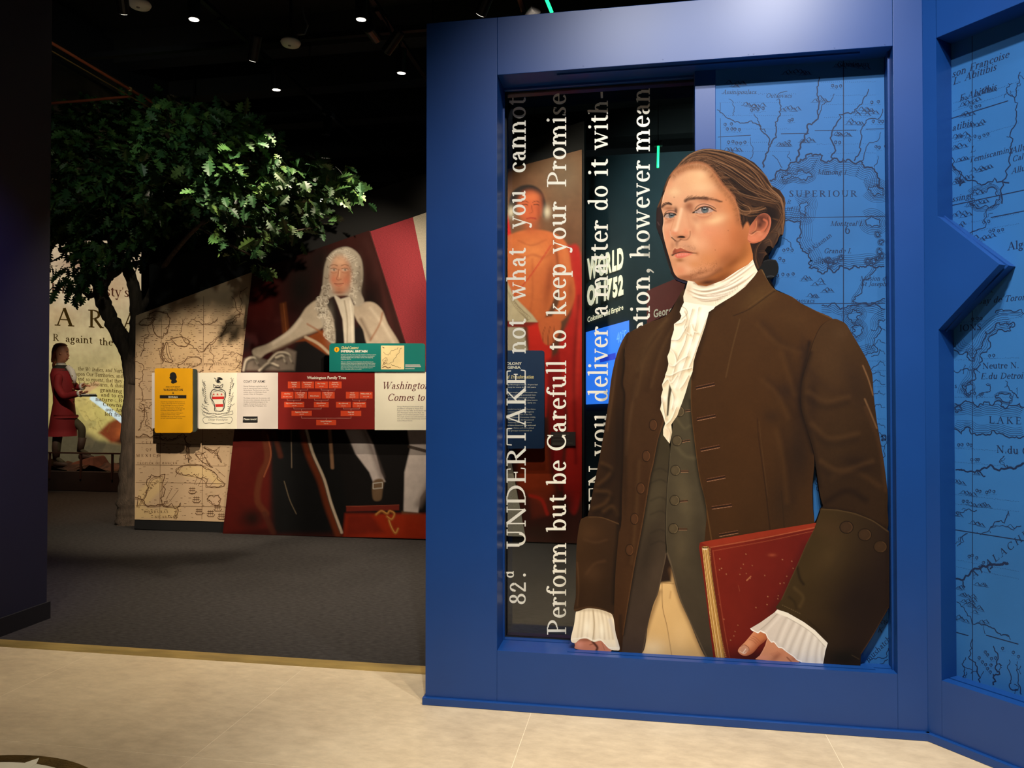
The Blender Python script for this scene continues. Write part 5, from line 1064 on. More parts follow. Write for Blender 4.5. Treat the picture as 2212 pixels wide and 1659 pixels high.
P('ear', [(1650,460),(1659,463),(1664.5,470),(1666,480),(1664,491),(1661,501),(1657,508),(1652,515),(1645,520),(1638,523.5),(1631,525.4),(1625,525.6),(1619,524),(1616,521),(1614.8,515),(1616,508),(1617.5,503),(1620,489),(1629,476),(1638,465)], 0.9, 7, (190, 110, 76), pt)

# ---------- buttons and buttonholes
def button(x, y, rx, ry, base, k, par):
    an = np.linspace(0, 2*math.pi, 20, endpoint=False); pl_ = [(x+rx*math.cos(a), y+ry*math.sin(a)) for a in an]
    d = tuple(int(v*0.42) for v in base); h = tuple(min(255, int(v*1.7)) for v in base)
    def pt(c):
        c.line([(x+rx*.95*math.cos(a), y+ry*.95*math.sin(a)) for a in np.linspace(0, 6.29, 24)], 2.4, d, 0.95, soft=1.0, sm=False)
        c.line([(x+rx*.8*math.cos(a), y+ry*.8*math.sin(a)) for a in np.linspace(-1.2, 1.3, 10)], 1.2, h, 0.6, soft=0.8, sm=False); c.blob(x-2, y-2, rx*.5, ry*.5, h, 0.06)
    P('button', pl_, 1.0, k, base, pt, sm=False, parent=PC[par])
for x, y in ((1411, 918), (1396, 985), (1384, 1055), (1370.6, 1121), (1360, 1188)): button(x, y, 9.5, 13, (76, 48, 28), 5, 'left')
for x, y in ((1468, 889), (1462.5, 952), (1459, 1016), (1457.4, 1081), (1454.6, 1142)): button(x, y, 11.5, 12, (82, 70, 50), 4, 'vest')
for x, y in ((1828.6, 1139), (1868, 1155), (1901.8, 1181)): button(x, y, 15.5, 14, (60, 42, 27), 9, 'cuff')
def hole(x0, y0, x1, y1, wd, k, base, par):
    d = np.array([x1-x0, y1-y0]); d = d/np.hypot(*d); n = np.array([-d[1], d[0]])*wd/2; a = np.array([x0, y0]); e = np.array([x1, y1])
    pl_ = [a+n, e+n, e+d*wd*.4, e-n, a-n, a-d*wd*.4]
    def pt(c): c.line([a, e], 2.4, (14, 8, 6), 0.95, soft=0.9); c.line([a+n*.8, e+n*.8], 1.3, (170, 122, 90), 0.8, soft=0.6); c.line([a-n*.8, e-n*.8], 1.1, (120, 80, 54), 0.7, soft=0.6)
    P('buttonhole', pl_, 1.1, k, base, pt, sm=False, parent=PC[par])
for q in ((1504, 838, 1543, 829.5), (1506, 906, 1545, 898), (1514, 972, 1554, 964), (1527, 1037.5, 1566, 1030), (1538, 1097, 1580, 1091), (1554, 1156, 1594, 1149)): hole(*q, 8, 5, (66, 38, 22), 'right')
for q in ((1480, 888, 1491, 887), (1474, 954, 1490, 951), (1471, 1018, 1487, 1018), (1469, 1083, 1485, 1082), (1466, 1143, 1484, 1143)): hole(*q, 5, 4, (70, 58, 42), 'vest')
# ------------------------------------------------------------------ glass panel with white lettering
def glass_mat():
    m = bpy.data.materials.new('clear_glass'); m.use_nodes = True; nt = m.node_tree
    for n in list(nt.nodes):
        if n.type != 'OUTPUT_MATERIAL': nt.nodes.remove(n)
    out = nt.nodes['Material Output']
    tr = nt.nodes.new('ShaderNodeBsdfTransparent'); tr.inputs[0].default_value = (0.90, 0.94, 0.95, 1)
    gl = nt.nodes.new('ShaderNodeBsdfGlossy'); gl.inputs['Roughness'].default_value = 0.02
    fr = nt.nodes.new('ShaderNodeFresnel'); fr.inputs['IOR'].default_value = 1.5
    tc = nt.nodes.new('ShaderNodeTexCoord'); nz = nt.nodes.new('ShaderNodeTexNoise'); nz.inputs['Scale'].default_value = 5
    nt.links.new(tc.outputs['Object'], nz.inputs['Vector'])
    mr = nt.nodes.new('ShaderNodeMapRange'); mr.inputs['To Min'].default_value = 0.015; mr.inputs['To Max'].default_value = 0.03
    nt.links.new(nz.outputs['Fac'], mr.inputs['Value']); nt.links.new(mr.outputs[0], gl.inputs['Roughness'])
    mx = nt.nodes.new('ShaderNodeMixShader')
    nt.links.new(fr.outputs[0], mx.inputs[0]); nt.links.new(tr.outputs[0], mx.inputs[1]); nt.links.new(gl.outputs[0], mx.inputs[2])
    nt.links.new(mx.outputs[0], out.inputs['Surface'])
    return m
M_GLASS = glass_mat()
gp = empty('lettered_glass', (-0.2, YP, 0.287), 'clear glass panel with a white vertical quotation beside the printed man', 'glass panel')
MB().box(uOL+0.004, 0.335, YP, YP+0.008, vOB+0.0005, vOT-0.001).build('pane', M_GLASS, gp)
# dark gasket round the pane
gk = MB(); gk.box(uOL, uOL+0.006, YP-0.003, YP+0.012, vOB, vOT); gk.box(uOL+0.006, 0.335, YP-0.003, YP+0.012, vOT-0.008, vOT); gk.box(uOL+0.006, 0.335, YP-0.003, YP+0.012, vOB, vOB+0.005); gk.box(0.335, 0.34, YP-0.003, YP+0.012, vOB, vOT)
gk.build('gasket', M_BLACK, gp)
UX, UY = (0, -1), (-1, 0)
LINES = [
    (1135.5, [('82', 1307, 1257, 38), ('UNDERTAKE', 1187.5, 798, 41), ('not', 764.5, 690, 41), ('what', 649.5, 537, 41), ('you', 494, 412, 41), ('cannot', 375, 212, 41)]),
    (1223, [('Perform', 1371.5, 1173, 41), ('but', 1150, 1070, 41), ('be', 1049, 997, 41), ('Carefull', 976, 780, 41), ('to', 758, 713.5, 41), ('keep', 683, 570, 41), ('your', 548, 437, 41), ('Promise', 404.6, 204, 41)]),
    (1313, [('83', 1330, 1282, 38), ('WHEN', 1190, 1007, 41), ('you', 985, 895, 41), ('deliver', 870, 707, 41), ('a', 683, 660.5, 41), ('matter', 644, 477.5, 41), ('do', 456.5, 402, 41), ('it', 381, 345, 41), ('with-', 324, 198, 41)]),
    (1403.5, [('out', 1371, 1296, 41), ('Passion', 1272, 1083, 41), ('&', 1060, 1015, 41), ('with', 992, 885, 41), ('Discretion,', 862, 579, 41), ('however', 558, 348, 41), ('mean', 328, 191, 41)]),
]
for bx, ws in LINES:
    for s, y0, y1, cap in ws:
        rb = Ribbons(); pen_text(rb, s, bx, y0, cap, UX, UY, length=y0-y1, weight=1.02)
        if s in ('82', '83'):
            dy = bx-1135.5; yy = 1249.5 if s == '82' else 1276
            r3 = Ribbons(); pen_text(r3, 'd', 1110+dy, yy, 22, UX, UY, weight=1.2); r3.build('superscript', map_y(YP-0.0008), M_WHITE, gp); r3 = Ribbons(); pen_text(r3, '.', 1136+dy, yy, 41, UX, UY); r3.build('full_stop', map_y(YP-0.0008), M_WHITE, gp)
        rb.build('lettering', map_y(YP-0.0008), M_WHITE, gp)

# ------------------------------------------------------------------ engraved map line work
mr_ = np.random.RandomState(21)
def frac(p0, p1, rough, it=4, rs=mr_):
    P_ = [np.array(p0, float), np.array(p1, float)]
    for k in range(it):
        Q = [P_[0]]
        for a, b in zip(P_[:-1], P_[1:]):
            d = b-a; L = math.hypot(*d); n = np.array([-d[1], d[0]])
            Q += [(a+b)/2+n*rs.randn()*rough, b]
        P_ = Q
    return np.array(P_)
def wander(pts, rough=0.16, it=3, rs=mr_):
    out = [np.array(pts[0], float)[None]]
    for a, b in zip(pts[:-1], pts[1:]): out.append(frac(a, b, rough, it, rs)[1:])
    return np.vstack(out)
def river(rb, pts, w=1.5, it=3, rough=0.16): 
    P_ = wander(pts, rough, it); rb.line(P_, np.linspace(w*0.6, w, len(P_)))
    return P_
def branchy(rb, pts, w, nb=5, L=22, rs=mr_):
    P_ = river(rb, pts, w)
    for _ in range(nb):
        i = rs.randint(1, len(P_)-1); a = rs.rand()*6.28; q = P_[i]+np.array([math.cos(a), math.sin(a)])*L*(0.4+rs.rand())
        river(rb, [P_[i], q], w*0.55)
def smooth(P_, n):
    for _ in range(n):
        Q = P_.copy(); Q[1:-1] = (P_[:-2]+2*P_[1:-1]+P_[2:])/4; P_ = Q
    return P_
def coast(rb, pts, closed=False, n=4, gap=3.6, side=1, w=2.0, rough=0.2, it=3):
    if closed: pts = list(pts)+[pts[0]]
    P_ = wander(pts, rough, it); rb.line(P_, w)
    for k in range(1, n+1):
        S_ = smooth(P_, 3*k+2); d = np.gradient(S_, axis=0); L = np.hypot(d[:, 0], d[:, 1])+1e-6
        nrm = np.stack([-d[:, 1]/L, d[:, 0]/L], 1); rb.line(S_+nrm*gap*k*side, max(0.5, 1.05-0.1*k))
    return P_
def hills(rb, x, y, n, sl=0.0, rs=mr_):
    for i in range(n):
        a = x+i*7+rs.randn()*2; b = y+rs.randn()*2.5+sl*i*7
        rb.line([(a-6, b+3-sl*6), (a-2, b-2), (a+1, b-3.4), (a+6, b+3+sl*6)], 1.0)
        for j in range(4): rb.line([(a+1+j*1.3, b-2.5+j*1.4), (a+3+j*1.3, b+2+j*.6)], 0.8)
        rb.line([(a-10, b+4-sl*10), (a+9, b+4.4+sl*9)], 0.6)
def tufts(rb, x, y, n, sl=0.0, rs=mr_):
    for i in range(n):
        a = x+i*9+rs.randn()*1.5; b = y+rs.randn()*1.5+sl*i*9
        an = np.linspace(0, 6.0, 9); rb.line(np.stack([a+3*np.cos(an), b+2.8*np.sin(an)], 1), 1.3); rb.line([(a, b+2), (a, b+5)], 1.0); rb.dot(a+1, b-.5, 1.1)
        for j in range(4): rb.dot(a-4+j*3, b+6.5+sl*(j*3-4), 0.6, 4)
def dots(rb, x0, y0, x1, y1, k=4.0):
    L = math.hypot(x1-x0, y1-y0); n = int(L/k)
    for i in range(n): f = i/max(n-1, 1); rb.dot(x0+(x1-x0)*f, y0+(y1-y0)*f+mr_.randn()*.5, 0.75, 4)

M_MAPBLUE = mat('blue_map_print', (38, 98, 162), rough=0.6, var=0.10, scale=2.2, bump=0.03, bscale=250, spec=0.3)
M_MAPINK = mat('navy_map_ink', (12, 34, 70), rough=0.6, var=0.04, spec=0.3)

# map board behind the cut-out
ma = empty('map_board', (0.6, YM, vOB), 'blue printed lake map board behind the printed man', 'map board')
MB().box(0.3545, uOR, YM, YM+0.02, vOB, vOT).build('board', M_MAPBLUE, ma)
rb = Ribbons()
S_ = lambda L: [(1480+x*.3617, y*.3617) for x, y in L]
rb.line([(1822, 125), (1822, 1440)], 2.0); rb.line([(1556, 222), (1556, 245)], 1); rb.line([(1556, 255), (1557, 330)], 1)
for a, bb in (((1690, 471), (1912, 467)), ((1551, 296), (1622, 292)), ((1687, 289), (1748, 288)), ((1760, 282), (1850, 281)), ((1870, 279), (1910, 278)), ((1700, 656), (1912, 655)), ((1896, 1184), (1918, 1186))): rb.line([a, bb], 1.4)
for L, w in ((S_([(800, 460), (790, 540), (800, 620), (795, 700), (735, 740), (715, 830), (690, 880), (665, 960)]), 4), (S_([(890, 560), (830, 620), (795, 690)]), 2), (S_([(1095, 530), (1060, 610), (990, 680), (900, 750), (880, 850), (885, 950)]), 3.2), (S_([(1180, 650), (1080, 720), (1050, 800), (1040, 880), (1010, 960)]), 2.8),
             (S_([(1170, 790), (1110, 850), (1070, 920), (1050, 965)]), 2), (S_([(560, 590), (570, 680), (540, 750), (545, 820), (500, 880), (470, 960), (465, 1000)]), 3.6), (S_([(190, 655), (270, 710), (350, 735), (440, 745), (480, 800), (500, 870)]), 2.6), (S_([(410, 680), (440, 730), (480, 790)]), 2), (S_([(260, 590), (295, 640), (285, 690)]), 1.4), (S_([(545, 600), (560, 560), (610, 545)]), 1.4),
             (S_([(1150, 930), (1130, 1000)]), 1.6), (S_([(520, 925), (560, 970), (580, 1000)]), 1.6), (S_([(620, 900), (630, 960)]), 1.4), (S_([(390, 820), (405, 880), (390, 950)]), 1.4), (S_([(580, 1420), (630, 1450), (640, 1480)]), 1.6)):
    river(rb, L, w, 3, 0.14)
for x, y, n in ((360, 620, 6), (590, 650, 5), (780, 590, 4), (1020, 670, 6), (980, 730, 5), (700, 840, 4), (560, 860, 4), (900, 800, 5), (240, 890, 5), (1080, 650, 4), (260, 500, 6), (600, 430, 8), (900, 390, 10)): hills(rb, 1480+x*.3617, y*.3617, n)
for x, y, n in ((390, 650, 4), (250, 770, 4), (260, 850, 5), (620, 720, 2), (880, 515, 3), (1120, 610, 2), (1130, 725, 3), (1140, 880, 3), (900, 850, 2), (600, 850, 2), (240, 740, 2), (560, 1550, 2), (590, 1490, 3), (560, 1640, 4)): tufts(rb, 1480+x*.3617, y*.3617, n)
for y in (480, 560, 612, 690, 770, 850, 905): dots(rb, 1555+mr_.rand()*40, y*.3617, 1680+mr_.rand()*40, y*.3617); dots(rb, 1760+mr_.rand()*40, y*.3617+4, 1890, y*.3617+3)
# northern shore and islands of the big lake
coast(rb, S_([(505, 1075), (540, 1040), (570, 1010), (600, 1020), (650, 970), (690, 950), (740, 920), (790, 925), (820, 960), (870, 960), (905, 945), (960, 965), (1010, 975), (1060, 970), (1100, 1000), (1130, 1020), (1150, 1060), (1185, 1130)]), n=7, gap=4.2, side=1, w=3.2)
coast(rb, S_([(575, 1060), (610, 1030), (680, 1020), (740, 1030), (760, 1055), (700, 1075), (650, 1060), (600, 1075)]), True, n=3, gap=3.4, side=-1)
coast(rb, S_([(1090, 1130), (1130, 1110), (1180, 1130), (1185, 1165), (1130, 1170)]), True, n=5, gap=3.4, side=-1)
coast(rb, S_([(680, 1225), (720, 1205), (735, 1225), (715, 1260), (720, 1290), (690, 1275)]), True, n=6, gap=3.6, side=-1)
coast(rb, S_([(1085, 1310), (1110, 1290), (1150, 1310), (1165, 1350), (1120, 1355)]), True, n=5, gap=3.8, side=-1)
# southern shore
coast(rb, S_([(600, 1320), (640, 1320), (690, 1320), (690, 1400), (685, 1450), (700, 1500), (735, 1525), (760, 1560), (740, 1600), (790, 1620), (850, 1600), (900, 1620), (960, 1600), (1040, 1600), (1100, 1580), (1140, 1600), (1190, 1590)]), n=6, gap=4.4, side=-1, w=3.0)
for cx_, cy_ in ((1150, 1400), (1170, 1450), (1160, 1500), (1150, 1545), (1125, 1560), (900, 1560), (850, 1555), (870, 1580), (930, 1540), (1090, 1560), (1175, 1530)):
    x, y = 1480+cx_*.3617, cy_*.3617; coast(rb, [(x+r*math.cos(a), y+r*math.sin(a)) for a, r in zip(np.linspace(0, 6.28, 6)[:-1], 3+3*mr_.rand(5))], True, n=2, gap=2.2, side=-1, w=1.6, it=2)
# bays down the right edge, east of the sleeve
coast(rb, [(1890, 575), (1880, 600), (1850, 640), (1842, 650), (1860, 655), (1900, 650), (1912, 645)], n=2, gap=3, side=1, w=2.2)
coast(rb, [(1775, 660), (1800, 655), (1815, 668), (1850, 660), (1900, 662), (1912, 668)], n=4, gap=4, side=1, w=2.4)
coast(rb, [(1835, 676), (1850, 670), (1862, 678), (1855, 690), (1840, 694), (1832, 686)], True, n=4, gap=3.4, side=-1); coast(rb, [(1842, 705), (1855, 702), (1862, 716), (1850, 728), (1838, 722)], True, n=4, gap=3.2, side=-1)
coast(rb, [(1912, 690), (1896, 700), (1900, 720), (1888, 740), (1895, 752), (1880, 762), (1862, 768)], n=5, gap=4, side=1, w=2.0)
for y in (715, 742, 765, 790, 812, 830, 850, 880, 925, 945, 965): river(rb, [(1912, y), (1900, y-6-6*mr_.rand()), (1882, y+4*mr_.randn())], 1.5, 3, 0.2)
for y in (780, 800, 835, 905): dots(rb, 1875, y, 1912, y, 3)
for y in (560, 600, 610, 625, 640): hills(rb, 1720+mr_.rand()*60, y, 3)
for L in ([(1770, 1000), (1764, 1040), (1772, 1075)], [(1760, 1040), (1770, 1062)], [(1878, 1432), (1900, 1420), (1919, 1400)], [(1890, 1436), (1918, 1424)], [(1902, 1340), (1918, 1346)], [(1906, 940), (1912, 985), (1904, 1010)]): river(rb, L, 1.8)
coast(rb, [(1903, 942), (1912, 940), (1914, 950), (1904, 951)], True, n=1, gap=2, side=-1)
for s, x, y, sz, it in (('Outaovacs', 1654, 211, 9, .3), ('Assinipoulacs', 1560, 203, 9, .3), ('Mimong I.', 1765, 377, 10.5, .3), ('Montreal I.', 1793, 488, 10.5, .3), ('Grande I.', 1779, 547, 10.5, .3), ('Mission de', 1857, 606, 9.5, .3), ("St Joseph", 1860, 618, 9.5, .3), ('Outaovacs', 1700, 654, 9.5, .3), ('it', 1700, 440, 9, .3), ('1st', 1698, 455, 9, .3), ('Christinaux', 1808, 143, 10, .2), ('NO', 1897, 1349, 10, 0), ('K', 1895, 1366, 11, .3)):
    pen_text(rb, s, x, y, sz, italic=it, weight=1.1)
pen_text(rb, 'SUPERIOUR', 1704, 425, 13.5, length=150, track=14, weight=1.1); pen_text(rb, '6', 1824, 505, 19, weight=0.9)
pen_text(rb, 'B.Kiaonan', 1748, 548, 10, ux=(.80, -.60), uy=(-.60, -.80), italic=.2); pen_text(rb, 'mushatcha', 1876, 1432, 12, ux=(.70, -.71), uy=(-.71, -.70), italic=.2)
k = rb.build('map_linework', map_y(YM-0.0002), M_MAPINK, ma); tag(k, kind='stuff')
# map board of the angled frame
MBD = 0.118
mb_ = empty('map_board', tuple(bp(0.7, vOB, MBD)), 'blue printed river map board behind the arrow tab', 'map board')
MB().prism([bp(u, z, MBD) for u, z in [(0.0, vOB-0.02), (UE, vOB-0.02), (UE, vOT+0.02), (0.0, vOT+0.02)]][::-1], BN*0.02).build('board', M_MAPBLUE, mb_)
rb = Ribbons(); sl = lambda y: 0.00053*(y-845)
def T(s, x, y, sz, it=.25, **k): g = sl(y); pen_text(rb, s, x, y, sz, ux=(1, g), uy=(0, -1), italic=it, weight=1.15, **k)
for y in (160, 250, 440, 640, 1148, 1380): pass
rb.line([(2100, 60), (2101, 1500)], 1.6)
for x0, y0, x1 in ((2055, 444, 2212), (2055, 256, 2178), (2060, 1144, 2212), (2130, 1372, 2200), (2066, 1366, 2092), (2140, 470, 2212)): rb.line([(x0, y0), (x1, y0+sl(y0)*(x1-x0))], 2.2)
for s, x, y, sz in (('son Francoise', 2056, 168, 15), ('L. Abitibis', 2058, 184, 15), ('F.Abitibis', 2072, 220, 14), ('atibis', 2056, 284, 14), ('L', 2096, 330, 13), ('Temiscaming', 2092, 352, 12), ('Allu', 2184, 332, 13), ('Calu', 2186, 350, 12), ('Allum', 2184, 376, 12), ('ssing', 2056, 437, 13), ('Neutre N.', 2122, 797, 13), ('E.du Detroit', 2118, 819, 13), ('N.du C', 2152, 978, 16)): T(s, x, y, sz, .22 if s[0] != 'N' else 0)
T('Algo', 2176, 541, 17, 0); T('Bay de Toronto', 2110, 658, 13); T('IONS', 2072, 716, 14, .0); T('LAKE', 2136, 914, 15, 0, track=22); T('s', 2062, 838, 10, 0)
pen_text(rb, 'APALACHES', 2102, 1252, 16, ux=(.80, -.62), uy=(-.5, -.86), track=18, italic=.1)
for L, w in (([(2204, 155), (2196, 190), (2192, 215), (2196, 250), (2188, 300), (2180, 340), (2168, 400), (2164, 440)], 3), ([(2178, 180), (2176, 200), (2192, 212)], 2.4), ([(2056, 340), (2070, 370), (2090, 390), (2120, 400), (2180, 395)], 3), ([(2160, 440), (2130, 460), (2100, 500), (2096, 530)], 2.4), ([(2060, 800), (2090, 796), (2112, 800)], 2.6), ([(2110, 862), (2140, 844), (2130, 830)], 2), ([(2172, 822), (2180, 840), (2200, 860)], 2.4), ([(2064, 1015), (2100, 1018), (2140, 1004), (2180, 1010), (2212, 1000)], 5), ([(2160, 1000), (2170, 985)], 2), ([(2064, 1250), (2095, 1240), (2130, 1225), (2160, 1220), (2178, 1216)], 6), ([(2066, 1300), (2090, 1330), (2120, 1350), (2150, 1360), (2180, 1375)], 2.4), ([(2066, 1105), (2090, 1100), (2110, 1102)], 2), ([(2110, 1150), (2140, 1138), (2170, 1130), (2178, 1104)], 2.4), ([(2140, 1140), (2190, 1145), (2206, 1136)], 2.2), ([(2100, 1380), (2092, 1420), (2110, 1450), (2116, 1480)], 3), ([(2086, 1420), (2082, 1450), (2090, 1470)], 2.6), ([(2146, 1395), (2156, 1420), (2150, 1445), (2160, 1456), (2146, 1480)], 3.6), ([(2180, 1425), (2184, 1460), (2180, 1480), (2200, 1490)], 2.6), ([(2194, 1435), (2200, 1470), (2206, 1500)], 2.4), ([(2068, 1180), (2075, 1160), (2090, 1152)], 2.4)):
    branchy(rb, L, w, 3, 16)
coast(rb, [(2058, 355), (2072, 372), (2082, 392), (2074, 402), (2062, 388)], n=2, gap=3, w=2.6); coast(rb, [(2096, 420), (2112, 408), (2130, 416), (2150, 408), (2160, 425), (2150, 440), (2120, 448), (2100, 440)], True, n=3, gap=3, side=-1)
coast(rb, [(2060, 740), (2090, 760), (2104, 780), (2110, 762), (2122, 740), (2150, 706), (2170, 698), (2186, 696)], n=5, gap=4.5, side=-1, w=2.4); coast(rb, [(2186, 696), (2192, 704), (2170, 716), (2140, 748), (2122, 780), (2104, 800), (2096, 830), (2084, 852)], n=4, gap=4, side=1, w=2.4)
coast(rb, [(2062, 872), (2090, 868), (2110, 878), (2126, 868), (2160, 866), (2190, 876), (2212, 880)], n=6, gap=4, side=1, w=2.6); coast(rb, [(2060, 926), (2090, 922), (2106, 936), (2130, 940), (2150, 934), (2180, 946), (2212, 942)], n=5, gap=4, side=-1, w=2.6)
coast(rb, [(2078, 836), (2096, 826), (2102, 842), (2090, 856)], True, n=2, gap=3, side=-1); coast(rb, [(2150, 858), (2170, 852), (2186, 862), (2170, 868)], True, n=2, gap=2.4, side=-1); coast(rb, [(2062, 880), (2072, 874), (2078, 886), (2066, 892)], True, n=1, gap=2, side=-1)
coast(rb, [(2150, 676), (2180, 670), (2212, 678)], n=3, gap=3, side=1)
for y in list(range(200, 640, 24))+list(range(1020, 1140, 22))+list(range(1260, 1350, 12)): hills(rb, 2060+mr_.rand()*60, y, 2+mr_.randint(5), sl(y))
for y in (215, 232, 300, 480, 500, 690, 770, 850, 960, 990, 1060, 1080, 1200, 1215): tufts(rb, 2070+mr_.rand()*70, y, 2+mr_.randint(4), sl(y)); dots(rb, 2060, y+8, 2200, y+8+sl(y)*140, 3.4)
for x, y in ((2128, 1408), (2134, 1416), (2142, 1424), (2150, 1418), (2124, 1432), (2132, 1436), (2142, 1438), (2130, 1446), (2140, 1452), (2118, 1422), (2190, 1410), (2200, 1420), (2168, 1400)): tufts(rb, x, y, 1)
k = rb.build('map_linework', map_b(MBD-0.0002), M_MAPINK, mb_); tag(k, kind='stuff')
# ------------------------------------------------------------------ gallery wall: printed panels
YW = YC - 0.035       # face of the flat panels
YPT = YC - 0.075      # face of the portrait panel
YR = YC - 0.20        # face of the reading rail
PRG = print_mat('printed_gallery_panel', rough=0.6, grain=0.05, spec=0.15, gscale=160)
def px_prism(poly, Y, th, name, m, parent):
    V = map_y(Y)(poly); return MB().prism([tuple(p) for p in V], (0, th, 0)).build(name, m, parent)

# --- parchment map panel
gm = empty('antique_map', tuple(on_y(385, 1125, YW)), 'tan antique map panel at the low end of the gallery wall', 'map panel')
mpoly = [(293, 682), (549, 586), (486, 1127), (291, 1122)]
px_prism(mpoly, YW+0.0005, 0.03, 'board', mat('panel_core', (60, 50, 42), rough=0.8), gm)
def pt(c):
    c.noise(0.10, 90, 31); c.blob(400, 750, 90, 60, (214, 184, 140), 0.3); c.blob(520, 860, 30, 60, (236, 208, 158), 0.4)
    for p_ in ([(300, 1060), (330, 1035), (352, 1030), (346, 1060), (320, 1086), (296, 1096)], [(292, 1090), (340, 1100), (390, 1092), (384, 1120), (292, 1120)], [(382, 1015), (410, 1004), (450, 1012), (480, 1040), (470, 1052), (450, 1034), (400, 1030)]): c.poly(p_, (236, 206, 140), 0.45, 5)
    c.poly([(450, 1088), (470, 1062), (478, 1070), (470, 1100)], (226, 186, 160), 0.3, 4); c.poly([(296, 800), (420, 800), (424, 690), (340, 740)], (206, 172, 124), 0.35, 12)
    c.poly([(380, 960), (470, 960), (486, 990), (400, 1000)], (190, 160, 130), 0.25, 12)
print_piece('map_print', mpoly, 3.0, map_y(YW), pt, (206, 176, 142), PRG, gm, sm=False)
rb = Ribbons(); mr_.seed(77)
for x in (346, 437): rb.line([(x+3, 690 if x < 400 else 640), (x-1, 1122)], 0.8)
for y in (700, 862, 958, 1004, 1042, 1092): rb.line([(293, y), (488 if y > 850 else 520, y+3)], 0.8)
for y in np.arange(660, 1118, 4.2):
    for _ in range(17 if y < 940 else 7):
        x = 298+mr_.rand()*235; top = 682-(x-293)*.375+8
        if y > top and x < 549-(y-586)*.116: rb.line([(x, y), (x+1.5+mr_.rand()*4.5, y-.6+mr_.rand()*1.2)], 0.45+mr_.rand()*.7)
for L in ([(296, 760), (310, 790), (306, 840), (312, 900), (298, 930)], [(318, 705), (312, 730), (304, 770)], [(395, 690), (388, 720), (400, 740), (430, 760)], [(535, 620), (520, 660), (500, 690), (480, 720), (455, 740), (440, 760)], [(520, 680), (490, 700), (450, 745), (432, 760)], [(300, 880), (318, 905), (330, 930), (352, 940)], [(406, 700), (420, 690), (440, 700), (470, 690)], [(470, 780), (500, 760), (530, 770)], [(500, 800), (520, 780), (532, 790)], [(330, 850), (322, 880), (306, 890)], [(500, 640), (510, 665), (502, 700)], [(455, 745), (460, 780), (452, 800)]):
    branchy(rb, L, 1.7, 4, 14)
for L in ([(318, 690), (335, 672), (362, 676), (366, 700), (362, 720), (340, 726), (332, 712), (334, 690)], [(300, 700), (320, 688), (338, 690), (320, 704)], [(352, 740), (346, 770), (350, 786), (356, 770), (356, 750)], [(368, 732), (400, 730), (412, 738), (404, 748), (380, 744)], [(384, 786), (400, 780), (436, 776), (432, 786), (404, 796), (388, 794)], [(380, 1016), (396, 1006), (420, 1005), (446, 1014), (470, 1036), (486, 1046), (474, 1052), (452, 1052), (448, 1036), (420, 1024), (396, 1026), (382, 1022)], [(448, 1080), (462, 1074), (478, 1078), (474, 1090), (458, 1090)], [(422, 980), (444, 976), (448, 1000), (460, 1010)], [(440, 966), (470, 985), (478, 1000)], [(362, 740), (374, 780), (370, 784), (358, 744)]):
    coast(rb, L, True, n=1, gap=2, side=-1, w=1.5, it=2)
for L in ([(296, 1096), (316, 1070), (318, 1036), (340, 1030), (356, 1024), (352, 1050), (346, 1076), (360, 1096), (390, 1086), (384, 1108), (380, 1122)], [(292, 1074), (304, 1078), (312, 1088), (330, 1092), (352, 1090), (362, 1082)], [(404, 942), (412, 960), (414, 990), (408, 1000), (400, 985), (402, 960)], [(293, 942), (310, 938), (340, 940), (352, 950), (372, 950), (390, 940), (402, 944)], [(440, 800), (430, 830), (420, 860)]): coast(rb, L, False, n=2, gap=2.2, w=1.8, it=2)
for x0, y0, x1, y1 in ((346, 1062, 362, 1040), (358, 1080, 372, 1054), (366, 1084, 384, 1060), (420, 1046, 430, 1022), (428, 1050, 440, 1026), (378, 1030, 390, 1012), (466, 1012, 486, 1030), (452, 1052, 470, 1030)): rb.line([(x0, y0), (x1, y1)], 0.8)
for cx_, cy_ in ((415, 1062), (430, 1108), (455, 1112), (470, 1100), (424, 1082), (478, 1118)):   # little ships
    rb.line([(cx_-8, cy_), (cx_-5, cy_+4), (cx_+6, cy_+4), (cx_+9, cy_-1)], 1.8)
    for j in (-4, 0, 4): rb.line([(cx_+j, cy_+2), (cx_+j, cy_-10)], 0.9); rb.line([(cx_+j-3, cy_-7), (cx_+j+3, cy_-7)], 1.6); rb.line([(cx_+j-3, cy_-3), (cx_+j+3, cy_-3)], 1.6)
for s, x, y, sz, tr in (('LAKE ERIE', 397, 789, 4.5, 12), ('PENNSYLVANIA', 441, 789, 4.5, 12), ('GULF', 306, 959, 5.5, 40), ('OF', 315, 974, 5.5, 30), ('MEXICO', 294, 987, 6, 40), ('TROPICK OF CANCER', 296, 1003, 4.5, 18), ('HONDURAS', 311, 1108, 5, 22), ('NICARAGUA', 334, 1119, 5, 12), ('LAKE', 316, 699, 4, 10), ('CANADA', 470, 720, 4, 20)):
    pen_text(rb, s, x, y, sz, track=tr, weight=1.3)
pen_text(rb, 'YUCATAN', 311, 1072, 5.5, ux=(.7, -.7), uy=(-.7, -.7), track=16, weight=1.3)
k = rb.build('map_linework', map_y(YW-0.0008), mat('sepia_ink', (104, 72, 44), rough=0.7), gm); tag(k, kind='stuff')
px_prism([(291, 1122.5), (486, 1127.5), (484, 1151.5), (290, 1142)], YW+0.006, 0.028, 'plinth', M_BLACK, gm)

